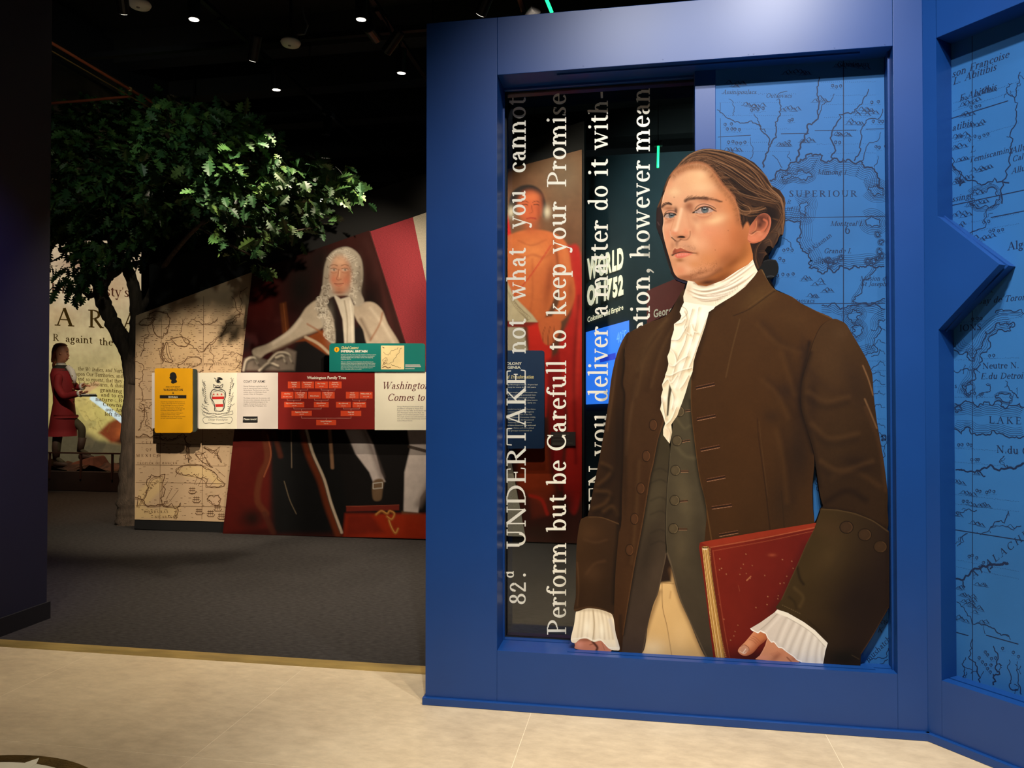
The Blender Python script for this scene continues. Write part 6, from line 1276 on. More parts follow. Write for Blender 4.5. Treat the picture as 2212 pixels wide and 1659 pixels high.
# --- portrait panel: a generic period portrait in the same place and colours
gpn = empty('portrait', tuple(on_y(700, 1158, YPT)), 'tall leaning portrait print of a seated nobleman in a pale wig', 'portrait')
ppoly = [(545, 586), (797, 498), (1010, 1166.5), (481, 1153)]
px_prism(ppoly, YPT+0.0006, 0.05, 'board', mat('maroon_panel_edge', (70, 26, 24), rough=0.7), gpn)
def pt(c):
    rs = np.random.RandomState(3)
    c.grad((500, 700), (900, 700), (74, 20, 18), (70, 38, 34)); c.blob(560, 640, 34, 60, (104, 22, 16), 0.7); c.blob(560, 760, 30, 60, (62, 20, 24), 0.7); c.blob(650, 620, 46, 80, (24, 24, 22), 0.92); c.blob(690, 560, 30, 40, (34, 28, 26), 0.8)
    c.blob(800, 660, 26, 60, (24, 16, 16), 0.9); c.line([(790, 520), (806, 560), (812, 600)], 14, (86, 48, 44), 0.6, soft=10); c.line([(812, 560), (830, 640), (850, 730)], 8, (92, 46, 42), 0.6, soft=6); c.blob(530, 745, 14, 20, (22, 14, 14), 0.9)
    c.poly([(604, 656), (618, 652), (626, 720), (612, 735)], (120, 62, 30), 0.9, 3); c.line([(612, 656), (620, 728)], 2, (168, 100, 54), 0.7)
    c.c *= 0.55
    # dark coat, chair, lower half
    c.poly([(640, 740), (700, 720), (790, 700), (860, 745), (900, 900), (940, 960), (1000, 1100), (700, 1150), (590, 1150), (580, 950), (600, 820)], (22, 19, 19), 1, 10)
    c.poly([(481, 1153), (500, 930), (585, 930), (580, 1140)], (84, 22, 16), 0.9, 8); c.blob(545, 1120, 26, 22, (24, 16, 14), 0.9); c.poly([(590, 930), (720, 930), (760, 1150), (600, 1152)], (17, 17, 18), 0.95, 10)
    c.line([(570, 935), (578, 990), (562, 1030), (556, 1080), (575, 1110)], 13, (92, 46, 28), 0.85, soft=4); c.line([(578, 940), (585, 985), (570, 1030)], 3, (150, 84, 54), 0.6); c.line([(592, 935), (606, 985)], 10, (74, 34, 22), 0.8, soft=4); c.line([(572, 1110), (590, 1150)], 12, (70, 34, 24), 0.8, soft=4)
    # long robe edging
    e = [(662, 930), (676, 980), (700, 1035), (716, 1090), (738, 1150)]; c.line([(x-8, y+4) for x, y in e], 14, (112, 48, 24), 0.8, soft=5); c.line(e, 6, (196, 176, 154), 0.95, soft=1.6); c.line([(x-4, y) for x, y in e], 2.5, (84, 60, 46), 0.8)
    c.line([(712, 930), (716, 980), (718, 1010)], 7, (150, 112, 84), 0.8, soft=2); c.line([(629, 930), (630, 1010)], 2, (130, 112, 94), 0.7); c.line([(614, 1040), (626, 1080), (640, 1110)], 2, (120, 104, 84), 0.6)
    # stockings, shoes, footstool
    c.poly([(746, 928), (790, 928), (806, 960), (822, 1020), (832, 1040), (808, 1046), (798, 1020), (768, 980)], (198, 184, 180), 1, 2.5); c.line([(786, 930), (804, 975), (824, 1030)], 10, (120, 104, 100), 0.7, soft=7); c.blob(775, 955, 10, 22, (230, 220, 216), 0.5, ang=-28)
    c.poly([(806, 1040), (828, 1036), (826, 1062), (822, 1080), (806, 1078)], (110, 86, 64), 1, 2.5, sm=True); c.line([(806, 1044), (826, 1042), (826, 1054), (806, 1056), (806, 1044)], 1.6, (206, 200, 190), 0.9, sm=False)
    c.poly([(880, 928), (960, 925), (950, 980), (930, 1040), (908, 1075), (903, 1108), (872, 1106), (874, 1020), (886, 970)], (206, 192, 186), 1, 2.5); c.line([(955, 960), (928, 1040), (904, 1090)], 14, (130, 114, 108), 0.7, soft=8); c.line([(884, 965), (960, 985)], 7, (60, 44, 34), 0.9)
    c.poly([(868, 1104), (906, 1108), (960, 1140), (950, 1152), (900, 1130), (866, 1120)], (96, 72, 50), 1, 2.5)
    c.poly([(746, 1110), (1004, 1110), (1010, 1168), (742, 1160)], (158, 44, 18), 0.95, 5); c.poly([(750, 1112), (800, 1110), (830, 1150), (745, 1160)], (96, 26, 18), 0.7, 8); c.poly([(748, 1094), (862, 1091), (862, 1102), (748, 1105)], (112, 38, 28), 1, 1.5); c.line([(748, 1094), (862, 1091)], 1.2, (170, 84, 60), 0.7)
    for a in ([(812, 1112), (824, 1104), (836, 1110), (842, 1104), (852, 1110), (846, 1122), (836, 1116)], [(840, 1124), (846, 1140), (854, 1152), (860, 1142)]): c.line(a, 5, (168, 104, 48), 0.85, soft=2); c.line([(x, y-1) for x, y in a], 1.5, (230, 170, 90), 0.7)
    # pale mantle
    c.poly([(664, 662), (692, 648), (706, 690), (690, 712), (650, 728), (610, 748), (575, 764), (556, 778), (546, 756), (580, 742), (618, 718), (644, 690)], (184, 168, 148), 1, 2.5, sm=True); c.poly([(762, 662), (800, 652), (824, 668), (838, 700), (862, 740), (862, 760), (800, 752), (784, 712), (770, 690)], (178, 160, 140), 1, 2.5, sm=True)
    c.line([(650, 690), (630, 715), (590, 742)], 6, (214, 200, 182), 0.7, soft=4); c.line([(690, 712), (650, 730), (590, 758)], 5, (120, 100, 84), 0.7, soft=4); c.line([(800, 665), (826, 700), (850, 740)], 6, (208, 192, 172), 0.6, soft=4); c.line([(780, 690), (800, 730)], 7, (110, 92, 78), 0.7, soft=5)
    c.poly([(640, 738), (700, 712), (716, 744), (712, 770), (660, 736)], (134, 66, 30), 0.9, 3); c.line([(660, 728), (690, 744), (720, 772)], 6, (190, 168, 140), 0.9, soft=2); c.line([(664, 700), (690, 716), (712, 736)], 4, (150, 82, 40), 0.6, soft=2); c.line([(800, 735), (820, 700), (826, 676)], 4, (140, 78, 40), 0.6, soft=2)
    # folds of pale cloth at the left
    c.poly([(524, 800), (528, 775), (550, 768), (580, 780), (620, 752), (640, 760), (636, 800)], (112, 100, 90), 0.95, 4)
    for a in ([(526, 800), (532, 778), (548, 772), (556, 784)], [(560, 800), (580, 784), (600, 790)], [(580, 780), (600, 762), (622, 764), (630, 780)], [(596, 772), (610, 768), (616, 780)]): c.line(a, 4, (204, 190, 170), 0.8, soft=2.5); c.line([(x+3, y+5) for x, y in a], 4, (52, 46, 42), 0.7, soft=3)
    # neck cloth
    c.poly([(718, 632), (736, 646), (756, 640), (764, 660), (766, 740), (744, 742), (740, 690), (730, 660)], (206, 194, 176), 1, 2); c.line([(744, 650), (750, 690), (750, 740)], 3, (140, 122, 100), 0.7, soft=2); c.line([(756, 650), (760, 690), (761, 740)], 3, (232, 222, 206), 0.7, soft=2)
    c.poly([(700, 660), (720, 640), (738, 690), (742, 745), (716, 745)], (28, 22, 20), 0.9, 4)
    # wig
    WG = [(698, 604), (702, 572), (712, 550), (730, 537), (752, 534), (772, 546), (782, 566), (784, 600), (780, 630), (786, 652), (770, 662), (754, 640), (720, 640), (706, 655), (720, 690), (724, 740), (706, 732), (692, 690), (680, 660), (690, 640), (696, 622)]
    c.poly([(698, 604), (702, 572), (712, 550), (730, 537), (752, 534), (772, 546), (782, 566), (784, 600), (780, 630), (786, 652), (770, 662), (754, 640), (720, 640), (706, 655), (720, 690), (724, 740), (706, 732), (692, 690), (680, 660), (690, 640), (696, 622)], (176, 164, 148), 1, 2.5, sm=True)
    for i in range(230):
        if i % 2: x = 696+rs.rand()*88; y = 536+rs.rand()*120
        else: t = rs.rand(); x = 690+t*22+rs.randn()*9; y = 640+t*98
        if 714 < x < 757 and 560 < y < 640: continue
        if not inside(np.array([x]), np.array([y]), [(698, 604), (702, 572), (712, 550), (730, 537), (752, 534), (772, 546), (782, 566), (784, 600), (780, 630), (786, 652), (770, 662), (754, 640), (720, 640), (706, 655), (720, 690), (724, 740), (706, 732), (692, 690), (680, 660), (690, 640), (696, 622)])[0]: continue
        r = 2.0+rs.rand()*3.6; a0 = rs.rand()*6; an = np.linspace(a0, a0+3.6, 6); col = (222, 212, 196) if rs.rand() > .45 else (110, 98, 84)
        c.line(np.stack([x+r*np.cos(an), y+r*np.sin(an)], 1), 1.6, col, 0.75, soft=1.0, sm=False)
    for i in range(34): t = i/33; c.line([(714+44*t-6*math.sin(3.14*t)+rs.randn(), 566-24*math.sin(3.14*t)), (705+66*t, 548-8*math.sin(3.14*t)+10*abs(t-.5)*2)], 2, (230, 220, 204) if i % 2 else (150, 138, 122), .6, soft=1)
    c.blob(704, 612, 6, 40, (96, 84, 72), .35); c.blob(778, 610, 8, 44, (84, 74, 64), .5); c.blob(712, 700, 8, 36, (196, 184, 166), .35)
    # face
    c.blob(735, 594, 23, 41, (206, 146, 116), 1, p=3.5); c.blob(733, 566, 14, 12, (226, 182, 150), 0.7); c.blob(752, 600, 7, 26, (168, 104, 78), 0.7); c.blob(722, 604, 8, 9, (214, 128, 100), 0.7); c.blob(746, 606, 7, 8, (204, 118, 92), 0.6); c.blob(735, 626, 14, 7, (176, 112, 86), 0.7)
    for x in (721, 745): c.blob(x, 583, 5.5, 2.4, (226, 206, 190), 0.9); c.blob(x+.5, 583, 2.2, 2.2, (46, 30, 24), 1); c.line([(x-7, 581), (x, 579.5), (x+7, 581.5)], 1.4, (84, 48, 34), 0.85); c.line([(x-8, 574), (x, 571.6), (x+8, 574)], 1.8, (130, 86, 62), 0.75); c.line([(x-6, 588), (x, 590), (x+6, 588)], 1.5, (170, 106, 80), 0.6)
    c.line([(732, 582), (730, 594), (727, 602), (731, 605), (737, 603)], 2, (150, 88, 64), 0.7); c.line([(734, 586), (733, 598)], 2.5, (234, 186, 152), 0.7); c.line([(722, 612.5), (731, 613.5), (742, 612)], 1.8, (124, 50, 40), 0.9); c.line([(725, 616), (732, 617.5), (739, 616)], 2, (196, 104, 88), 0.7); c.blob(732, 632, 12, 3, (130, 80, 60), 0.7)
    c.noise(0.06, 14, 17)
print_piece('portrait_print', ppoly, 1.5, map_y(YPT), pt, (70, 26, 24), PRG, gpn, sm=False)

# --- striped linen panel: one red band and one cream band
lp = empty('linen_banner', tuple(on_y(960, 1162, YW)), 'leaning woven panel with a red and a cream stripe beside the portrait', 'fabric panel')
M_RED = mat('red_linen', (150, 46, 54), rough=0.9, var=0.35, scale=60, bump=0.5, bscale=220, stretch=(1, 1, 4))
M_CREAM = mat('cream_linen', (186, 176, 156), rough=0.9, var=0.22, scale=60, bump=0.5, bscale=220, stretch=(4, 1, 1))
px_prism([(799, 500), (892, 469), (1033, 1167), (1012, 1166.5)], YW, 0.033, 'red_stripe', M_RED, lp)
px_prism([(892, 469), (996, 433), (1135, 1159), (1032, 1157)], YW, 0.033, 'cream_stripe', M_CREAM, lp)

# --- second portrait, seen through the glass: generic standing man in a red cloak
gp2 = empty('portrait', tuple(on_y(1190, 1172, YW)), 'portrait print of a man with a red cloak seen through the lettered glass', 'portrait')
p2 = [(999, 391), (1257, 323), (1257, 1174), (1137, 1170)]
px_prism(p2, YW+0.0006, 0.03, 'board', MATS['panel_core'], gp2)
def pt(c):
    c.grad((1100, 360), (1240, 900), (120, 84, 58), (78, 36, 28)); c.blob(1220, 380, 40, 50, (110, 96, 78), 0.6); c.blob(1120, 400, 40, 30, (96, 60, 40), 0.7); c.blob(1230, 520, 18, 50, (96, 60, 38), 0.7); c.noise(0.1, 30, 40)
    c.poly([(1060, 480), (1096, 460), (1110, 540), (1092, 640), (1060, 760)], (206, 36, 30), 1, 3); c.poly([(1208, 550), (1228, 530), (1258, 580), (1258, 1000), (1250, 1090), (1236, 1110), (1218, 1060), (1226, 900), (1206, 760), (1236, 660)], (186, 34, 28), 1, 5, sm=True); c.line([(1236, 600), (1250, 720), (1240, 860)], 10, (226, 60, 46), .6, soft=8); c.line([(1250, 640), (1240, 800), (1244, 1000)], 7, (96, 14, 16), .6, soft=5)
    body = [(1080, 525), (1100, 508), (1130, 498), (1160, 496), (1192, 502), (1216, 516), (1228, 540), (1234, 580), (1242, 620), (1240, 650), (1226, 680), (1208, 696), (1190, 694), (1196, 676), (1208, 650), (1206, 616), (1198, 640), (1186, 670), (1166, 696), (1120, 700), (1090, 660)]
    c.poly(body, (202, 104, 56), 1, 3, sm=True); c.blob(1150, 548, 34, 30, (228, 136, 78), .7); c.blob(1135, 620, 26, 40, (216, 118, 66), .6); c.blob(1186, 610, 9, 50, (140, 62, 34), .7, ang=8); c.blob(1222, 560, 8, 30, (222, 126, 74), .6, ang=-10); c.blob(1232, 630, 7, 30, (150, 68, 40), .6); c.line([(1196, 520), (1204, 560), (1206, 610)], 6, (120, 52, 30), .7, soft=4)
    c.line([(1105, 545), (1130, 556), (1150, 550), (1176, 556), (1196, 540)], 5, (160, 76, 42), .5, soft=4); c.line([(1150, 560), (1150, 640), (1144, 680)], 4, (166, 80, 44), .45, soft=4); c.line([(1120, 520), (1148, 530), (1180, 518)], 3, (150, 72, 40), .5, soft=3); c.line([(1190, 530), (1150, 590), (1110, 640)], 2.4, (190, 40, 34), .8)
    c.poly([(1092, 600), (1110, 640), (1150, 680), (1165, 700), (1110, 700), (1092, 690)], (196, 178, 146), 1, 2); c.poly([(1092, 706), (1130, 706), (1140, 760), (1092, 800)], (178, 164, 140), 1, 3)
    for i in range(6): c.line([(1093+i*5, 622+i*8), (1110+i*7, 660+i*5), (1140, 692)], 1.4, (130, 112, 86), 0.6)
    c.poly([(1090, 694), (1165, 696), (1160, 708), (1090, 706)], (128, 40, 30), 1, 1.5); c.poly([(1140, 706), (1178, 690), (1192, 760), (1180, 900), (1150, 900)], (206, 40, 30), 1, 4); c.poly([(1164, 696), (1186, 684), (1208, 690), (1212, 706), (1204, 726), (1190, 744), (1176, 742), (1168, 722)], (200, 100, 56), 1, 2.5, sm=True)
    for q in ([(1178, 706), (1172, 724), (1174, 740)], [(1188, 706), (1184, 728), (1184, 746)], [(1198, 704), (1196, 722), (1194, 738)]): c.line(q, 1.6, (120, 52, 30), .8)
    c.poly([(1180, 780), (1208, 760), (1222, 900), (1210, 1060), (1190, 1000)], (146, 22, 22), 1, 6); c.poly([(1120, 960), (1180, 950), (1196, 1060), (1170, 1090), (1120, 1050)], (170, 60, 26), 0.9, 8); c.poly([(1140, 1060), (1200, 1050), (1200, 1110), (1150, 1120)], (140, 50, 30), 0.6, 8); c.blob(1225, 1090, 16, 30, (48, 30, 26), 0.8); c.blob(1160, 1150, 60, 20, (66, 42, 32), 0.8)
    c.line([(1145, 1070), (1170, 1080), (1182, 1110)], 7, (206, 44, 30), 0.9, soft=3)
    c.poly([(1098, 460), (1104, 420), (1124, 402), (1150, 400), (1172, 416), (1180, 450), (1174, 470), (1160, 430), (1126, 428), (1110, 470)], (30, 24, 24), 1, 2.5, sm=True); c.blob(1144, 448, 27, 36, (196, 92, 54), 1, p=3.5); c.blob(1150, 425, 18, 10, (216, 116, 70), 0.6); c.blob(1164, 455, 6, 20, (140, 60, 34), 0.7); c.blob(1148, 490, 16, 14, (176, 84, 46), 0.9)
    for x in (1134, 1158): c.line([(x-6, 443), (x, 441), (x+6, 443)], 2, (60, 28, 20), 0.9); c.line([(x-7, 437), (x, 434), (x+7, 437)], 2, (70, 32, 22), 0.7)
    c.line([(1148, 444), (1150, 458), (1144, 461)], 2, (130, 56, 32), 0.7); c.line([(1138, 472), (1148, 471), (1158, 472)], 2.6, (150, 40, 36), 0.9)
    for x in (1104, 1182): c.blob(x, 458, 7, 12, (216, 200, 176), 0.9)
    c.noise(0.05, 10, 41)
print_piece('portrait_print', p2, 2.2, map_y(YW), pt, (100, 60, 44), PRG, gp2, sm=False)
# ------------------------------------------------------------------ reading rail: flat printed boards standing proud of the wall
M_PAPER = mat('pale_grey_board', (222, 212, 206), rough=0.55, var=0.02)
M_IVORY = mat('ivory_board', (244, 238, 218), rough=0.55, var=0.015)
M_CRIM = mat('crimson_board', (128, 26, 22), rough=0.5, var=0.04)
M_ORNG = mat('orange_box_print', (224, 76, 40), rough=0.5, var=0.03)
M_YEL = mat('yellow_board', (240, 172, 20), rough=0.5, var=0.03)
M_TEAL = mat('teal_board', (10, 118, 112), rough=0.5, var=0.03)
M_INK = mat('black_ink', (26, 24, 26), rough=0.6)
M_GREYINK = mat('grey_ink', (92, 84, 82), rough=0.6)
M_BROWNINK = mat('brown_ink', (92, 30, 22), rough=0.6)
M_REDINK = mat('red_ink', (214, 40, 34), rough=0.6)
rl = empty('reading_rail', tuple(on_y(690, 1160, YR)), 'long white and crimson reading rail of history boards across the gallery wall', 'reading rail')
def board(x0, x1, y0, y1, Y, m, name, parent=rl, th=0.02):
    return px_prism([(x0, y0), (x1, y0), (x1, y1), (x0, y1)], Y, th, name, m, parent)
board(328, 429, 805.5, 925, YR+0.004, M_PAPER, 'grey_board'); 
bca = board(429.3, 511, 805, 926.5, YR-0.004, M_IVORY, 'crest_board'); bct = board(511.4, 600.5, 805, 926.5, YR, M_PAPER, 'text_board')
bft = board(601, 809, 804.5, 927.5, YR, M_CRIM, 'family_tree_board'); bwa = board(809.5, 1065, 803.5, 929, YR, M_IVORY, 'title_board')
# rail arms holding the boards off the wall
for x_ in (380, 560, 700, 880): 
    p_ = on_y(x_, 866, YR); MB().box(p_[0]-0.05, p_[0]+0.05, YR+0.024, YW-0.045 if x_ > 500 else YW-0.002, p_[2]-0.2, p_[2]+0.2).build('rail_arm', M_BLACK, rl)
def sub(tr, name, Y, m, parent): 
    if tr.n: return tag(tr.build(name, map_y(Y-0.0008), m, parent))
def body_text(tr, lines, x, y, pitch, size, widths, anchor='l'):
    for i, s in enumerate(lines): tr.text(s, x, y+i*pitch, size, length=widths[i] if widths else None, anchor=anchor)
# crest board
rb = Ribbons(); rr = Ribbons(); Z = lambda L: [(320+x*.13562, 780+y*.13562) for x, y in L]
for L, w in ((Z([(1010, 480), (1040, 455), (1110, 465), (1180, 455), (1225, 490), (1235, 560), (1215, 610), (1200, 640), (1215, 700), (1210, 750), (1170, 800), (1105, 795), (1060, 790), (1060, 720), (1040, 650), (1000, 600), (990, 540), (1010, 480)]), 1.5), (Z([(1025, 495), (1110, 478), (1200, 495), (1215, 560), (1190, 630), (1200, 700), (1180, 780), (1110, 800)]), 0.6)): rb.line(spline(L, n=4), w)
for L in (Z([(870, 820), (890, 810), (960, 840), (1040, 830), (1110, 850), (1200, 830), (1300, 810), (1340, 790)]), Z([(880, 860), (960, 885), (1050, 870), (1110, 890), (1200, 870), (1330, 850)]), Z([(900, 890), (870, 930), (900, 990), (980, 985), (1110, 1000), (1240, 985), (1310, 990), (1340, 930), (1310, 890), (1200, 905), (1110, 890), (1000, 905), (900, 890)]), Z([(870, 820), (880, 860), (900, 840)]), Z([(1340, 790), (1350, 840), (1320, 850)])): rb.line(spline(L, n=4), 0.8)
for j in range(26):
    f = j/25; x_, y_ = 985+14*math.sin(f*9)+f*75, 500+f*290; q = Z([(x_, y_), (x_+22, y_+10)]); rb.line(q, .5); q = Z([(1240-14*math.sin(f*9)-f*30, 500+f*290), (1218-f*30, 512+f*290)]); rb.line(q, .5)
mr_.seed(5)
for sx in (-1, 1):   # sprays of leaves either side
    for j in range(15):
        y0 = 830-j*34; x0 = 1110+sx*(135+j*4+mr_.rand()*20); x1 = 1110+sx*(190+mr_.rand()*70); y1 = y0-40-mr_.rand()*70
        L = spline(Z([(x0, y0), ((x0+x1)/2+sx*12, (y0+y1)/2+10), (x1, y1)]), n=4); rb.line(L, 0.45)
        for q in L:
            a = mr_.rand()*6.28; rb.line([q, q+np.array([math.cos(a), math.sin(a)])*(1.0+mr_.rand()*1.8)], [.9, .2])
rb.line(spline(Z([(1050, 430), (1040, 370), (1075, 400), (1110, 390), (1145, 400), (1190, 365), (1170, 430), (1110, 420), (1050, 430)]), n=3), 1.3); rb.quad(Z([(1060, 432), (1160, 432), (1150, 412), (1070, 412)]))      # coronet
for L in (Z([(1050, 270), (1075, 285), (1080, 320), (1110, 345), (1160, 345)]), Z([(1095, 300), (1110, 262), (1150, 265), (1190, 290)]), Z([(1100, 305), (1140, 275), (1185, 290)]), Z([(1100, 310), (1150, 295), (1180, 300)]), Z([(1085, 330), (1110, 330), (1150, 320)])): rb.line(spline(L, n=4), 1.3)     # bird
rb.quad(Z([(1085, 300), (1130, 300), (1150, 335), (1100, 345)])); rb.quad(Z([(1100, 305), (1120, 262), (1175, 272), (1180, 300)])); pen_text(rb, 'George Washington', 449, 908.5, 4.2, italic=.5, length=42, weight=.9); pen_text(rb, 'EXITUS ACTA PROBAT', 446, 895.5, 3.0, length=50, weight=1.0)
sub(rb, 'crest_linework', YR-0.004, M_INK, bca)
for y0, y1, x0, x1 in ((568, 605, 1015, 1215), (688, 728, 1068, 1200)): rr.quad(Z([(x0, y0), (x1, y0-4), (x1-8, y1), (x0+6, y1+2)]))
sub(rr, 'red_bars', YR-0.004, M_REDINK, bca); tag(bca.children[-1], kind='stuff')
for x in (1043, 1105, 1168):
    cx_, cy_ = Z([(x, 530)])[0]; V = []
    for j in range(10): a = -math.pi/2+j*math.pi/5; r_ = 2.9 if j % 2 == 0 else 1.2; V.append((cx_+r_*math.cos(a), cy_+r_*math.sin(a)))
    px_prism(V, YR-0.0052, 0.0008, 'red_star', M_REDINK, bca)
# coat of arms text
t = Tris(); t.text('COAT OF ARMS', 526, 826.5, 5.2, length=47, bold=0.006); sub(t, 'heading', YR, M_INK, bct)
t = Tris(); body_text(t, ["George Washington applied his coat of", "arms to many personal items, including", "this bookplate. The first known use of the", "emblem dates to a Washington family", "ancestor, Walter de Wessyngton."], 526, 835.5, 4.25, 2.5, [51, 52, 55, 50, 43]); sub(t, 'body_text', YR, M_GREYINK, bct); t = Tris()
body_text(t, ["The design evolved over the centuries, with", "the red on silver coloration, three stars and", "two bars, and bird becoming part of the", "imagery. A version of the coat of arms", "lives on in the flag of Washington, D.C."], 526, 861, 4.25, 2.5, [57, 57, 52, 49, 50]); sub(t, 'body_text', YR, M_GREYINK, bct)
tb = px_prism([(525, 899.5), (556, 899.5), (556, 912), (524.5, 912)], YR-0.006, 0.006, 'touch_plate', M_INK, bct)
t = Tris(); t.text('Please touch!', 526.6, 907.2, 3.9, length=27.5, bold=0.015); sub(t, 'lettering', YR-0.006, M_WHITE, bct)
# family tree
t = Tris(); t.text('Washington Family Tree', 663, 818.6, 5.8, length=84.5, bold=0.025); sub(t, 'heading', YR, M_WHITE, bft)
Z2 = lambda x, y: (590+x*.1537, 720+y*.1537)
BX = [((207, 678, 383, 773), ['Amphyllis', 'Twigden', '1602-1655']), ((398, 678, 575, 773), ['Rev. Lawrence', 'Washington', 'unknown-1652']), ((588, 678, 768, 773), ['Mary Townley', '1614-1662']), ((782, 678, 962, 773), ['Augustine', 'Warner, Sr.', '1611-1674']),
      ((112, 822, 286, 918), ['Anne Pope', 'after 1635-c. 1668']), ((300, 822, 476, 918), ['Lt. Col. John', 'Washington', 'c. 1633-1677']), ((493, 822, 669, 918), ['Mildred Reade']), ((684, 822, 864, 918), ['Col. Augustine', 'Warner, Jr.', '1642-1681']), ((1023, 822, 1204, 918), ['Hannah', 'Atherold', 'unknown-1694']), ((1215, 822, 1397, 918), ['William Ball, Sr.', '1615-c. 1680']),
      ((156, 964, 436, 1040), ['Capt. Lawrence Washington', '1659-1698']), ((572, 964, 780, 1040), ['Mildred Warner', 'c. 1671-1701']), ((884, 964, 1092, 1044), ['Mary (Benson?)', '1672-1721']), ((1116, 964, 1306, 1044), ['Col. Joseph Ball', '1649-1711']),
      ((258, 1088, 543, 1160), ['Augustine Washington', '1694-1743']), ((949, 1088, 1238, 1163), ['Mary Ball', 'c. 1708-1789']), ((605, 1216, 884, 1292), ['George Washington', '1732-1799'])]
lines_t = Tris()
for (x0, y0, x1, y1), tx in BX:
    a = Z2(x0, y0); e = Z2(x1, y1); px_prism([a, (e[0], a[1]), e, (a[0], e[1])], YR-0.0008, 0.0008, 'name_box', M_ORNG, bft)
    cx_ = (a[0]+e[0])/2; n = len(tx); h = (e[1]-a[1])
    for i, s in enumerate(tx):
        L = min(len(s)*(1.42 if i < n-1 or n == 1 else 1.05), (e[0]-a[0])*.88); lines_t.text(s, cx_, a[1]+h*(i+0.72+(3-n)*.18)/(n+.35+(3-n)*.12), 2.4 if (i < n-1 or n == 1) else 1.7, length=L, anchor='c', bold=0.015)
sub(lines_t, 'names', YR-0.001, M_WHITE, bft)
rb = Ribbons()
def link(xa, xb, y, yb, xm, yc, xd=None):
    for x in (xa, xb): rb.line([Z2(x, y), Z2(x, yb)], 0.7)
    rb.line([Z2(xa-2, yb), Z2(xb+2, yb)], 0.7); rb.line([Z2(xm, yb), Z2(xm, yc)], 0.7)
link(290, 486, 773, 797, 388, 822); link(676, 870, 773, 797, 772, 822); link(198, 388, 918, 942, 291, 964); link(582, 772, 918, 942, 676, 964); link(1114, 1306, 918, 940, 1211, 964); link(291, 676, 1040, 1062, 400, 1088); link(986, 1211, 1044, 1062, 1095, 1088); link(400, 1095, 1160, 1192, 745, 1216)
sub(rb, 'connectors', YR, mat('pink_line', (214, 150, 140), rough=.6), bft); tag(bft.children[-1], kind='stuff')
# title board
rb = Ribbons(); pen_text(rb, 'Washington', 824, 840.5, 15.5, italic=.28, length=103, weight=1.0); pen_text(rb, 'Comes to America', 836, 866, 15.5, italic=.28, length=158, weight=1.0); sub(rb, 'title', YR, M_BROWNINK, bwa)
t = Tris(); body_text(t, ["George Washington's three known great-", "grandfathers immigrate to Virginia from", "England in the late 1600s. On his father's side,", "John Washington marries Anne Pope, the", "daughter of a prominent plantation owner.", "The couple started a successful plantation at", "their own in Westmoreland County, somewhat", "south of Mount Vernon."], 858, 879.5, 4.35, 2.5, [57, 56, 63, 58, 59, 62, 65, 33]); sub(t, 'body_text', YR, M_GREYINK, bwa)

# yellow leaf board on the rail
def rounded(x0, y0, x1, y1, r, corners=(1, 1, 1, 1), n=6):
    out = []
    for (cx_, cy_, a0), on in zip(((x0+r, y0+r, 180), (x1-r, y0+r, 270), (x1-r, y1-r, 0), (x0+r, y1-r, 90)), corners):
        if on: out += [(cx_+r*math.cos(math.radians(a0+90*i/n)), cy_+r*math.sin(math.radians(a0+90*i/n))) for i in range(n+1)]
        else: out.append({180: (x0, y0), 270: (x1, y0), 0: (x1, y1), 90: (x0, y1)}[a0])
    return out
YY = YR-0.045
yb = empty('flip_board', tuple(on_y(375, 935, YY)), 'yellow rounded board with a black head silhouette hung on the rail', 'info board')
px_prism(rounded(334, 795.5, 415, 935, 4.5), YY, 0.016, 'board', M_YEL, yb); px_prism(rounded(341, 797, 424.5, 933, 5), YY+0.018, 0.02, 'back_plate', mat('slate_plate', (58, 68, 62), rough=.6), yb)
hd = Z([(395, 178), (425, 185), (445, 215), (455, 250), (450, 275), (440, 290), (455, 310), (460, 330), (440, 345), (420, 352), (400, 360), (370, 350), (365, 335), (372, 310), (362, 295), (350, 292), (345, 275), (338, 262), (347, 245), (345, 220), (360, 190)])
px_prism(spline(hd, closed=True, n=3), YY-0.001, 0.001, 'head_silhouette', M_INK, yb)
px_prism([(345.2, 853.6), (402.6, 853.6), (402.6, 860.6), (345.2, 860.6)], YY-0.001, 0.001, 'black_bar', M_INK, yb)
t = Tris(); t.text('FIND OUT ABOUT', 374, 837, 2.6, length=31, anchor='c', bold=0.02); t.text('WASHINGTON', 374, 844.7, 5.0, length=42, anchor='c', bold=0.02); t.text('&', 374, 850.8, 4.2, anchor='c', bold=0.02)
body_text(t, ["Great Britain changed its official calendar by", "11 days in 1752 to align with the rest of Europe.", "George Washington was born on February", "11, 1732, before the switch. Under the new", "calendar, adopted when he was 20 years old,", "his birthday shifted to February 22, 1732."], 347, 869, 3.75, 2.2, [52, 53, 50, 48, 52, 46]); body_text(t, ["Today our nation celebrates Washington's", "birthday as a federal holiday. When", "Washington was young, he and those around", "him were celebrating George II's birthday."], 347, 893, 3.75, 2.2, [49, 41, 53, 47])
sub(t, 'lettering', YY, M_INK, yb); t = Tris(); t.text('Birthdays', 374, 859, 3.6, length=20, anchor='c', bold=0.02); sub(t, 'lettering', YY-0.001, M_WHITE, yb)

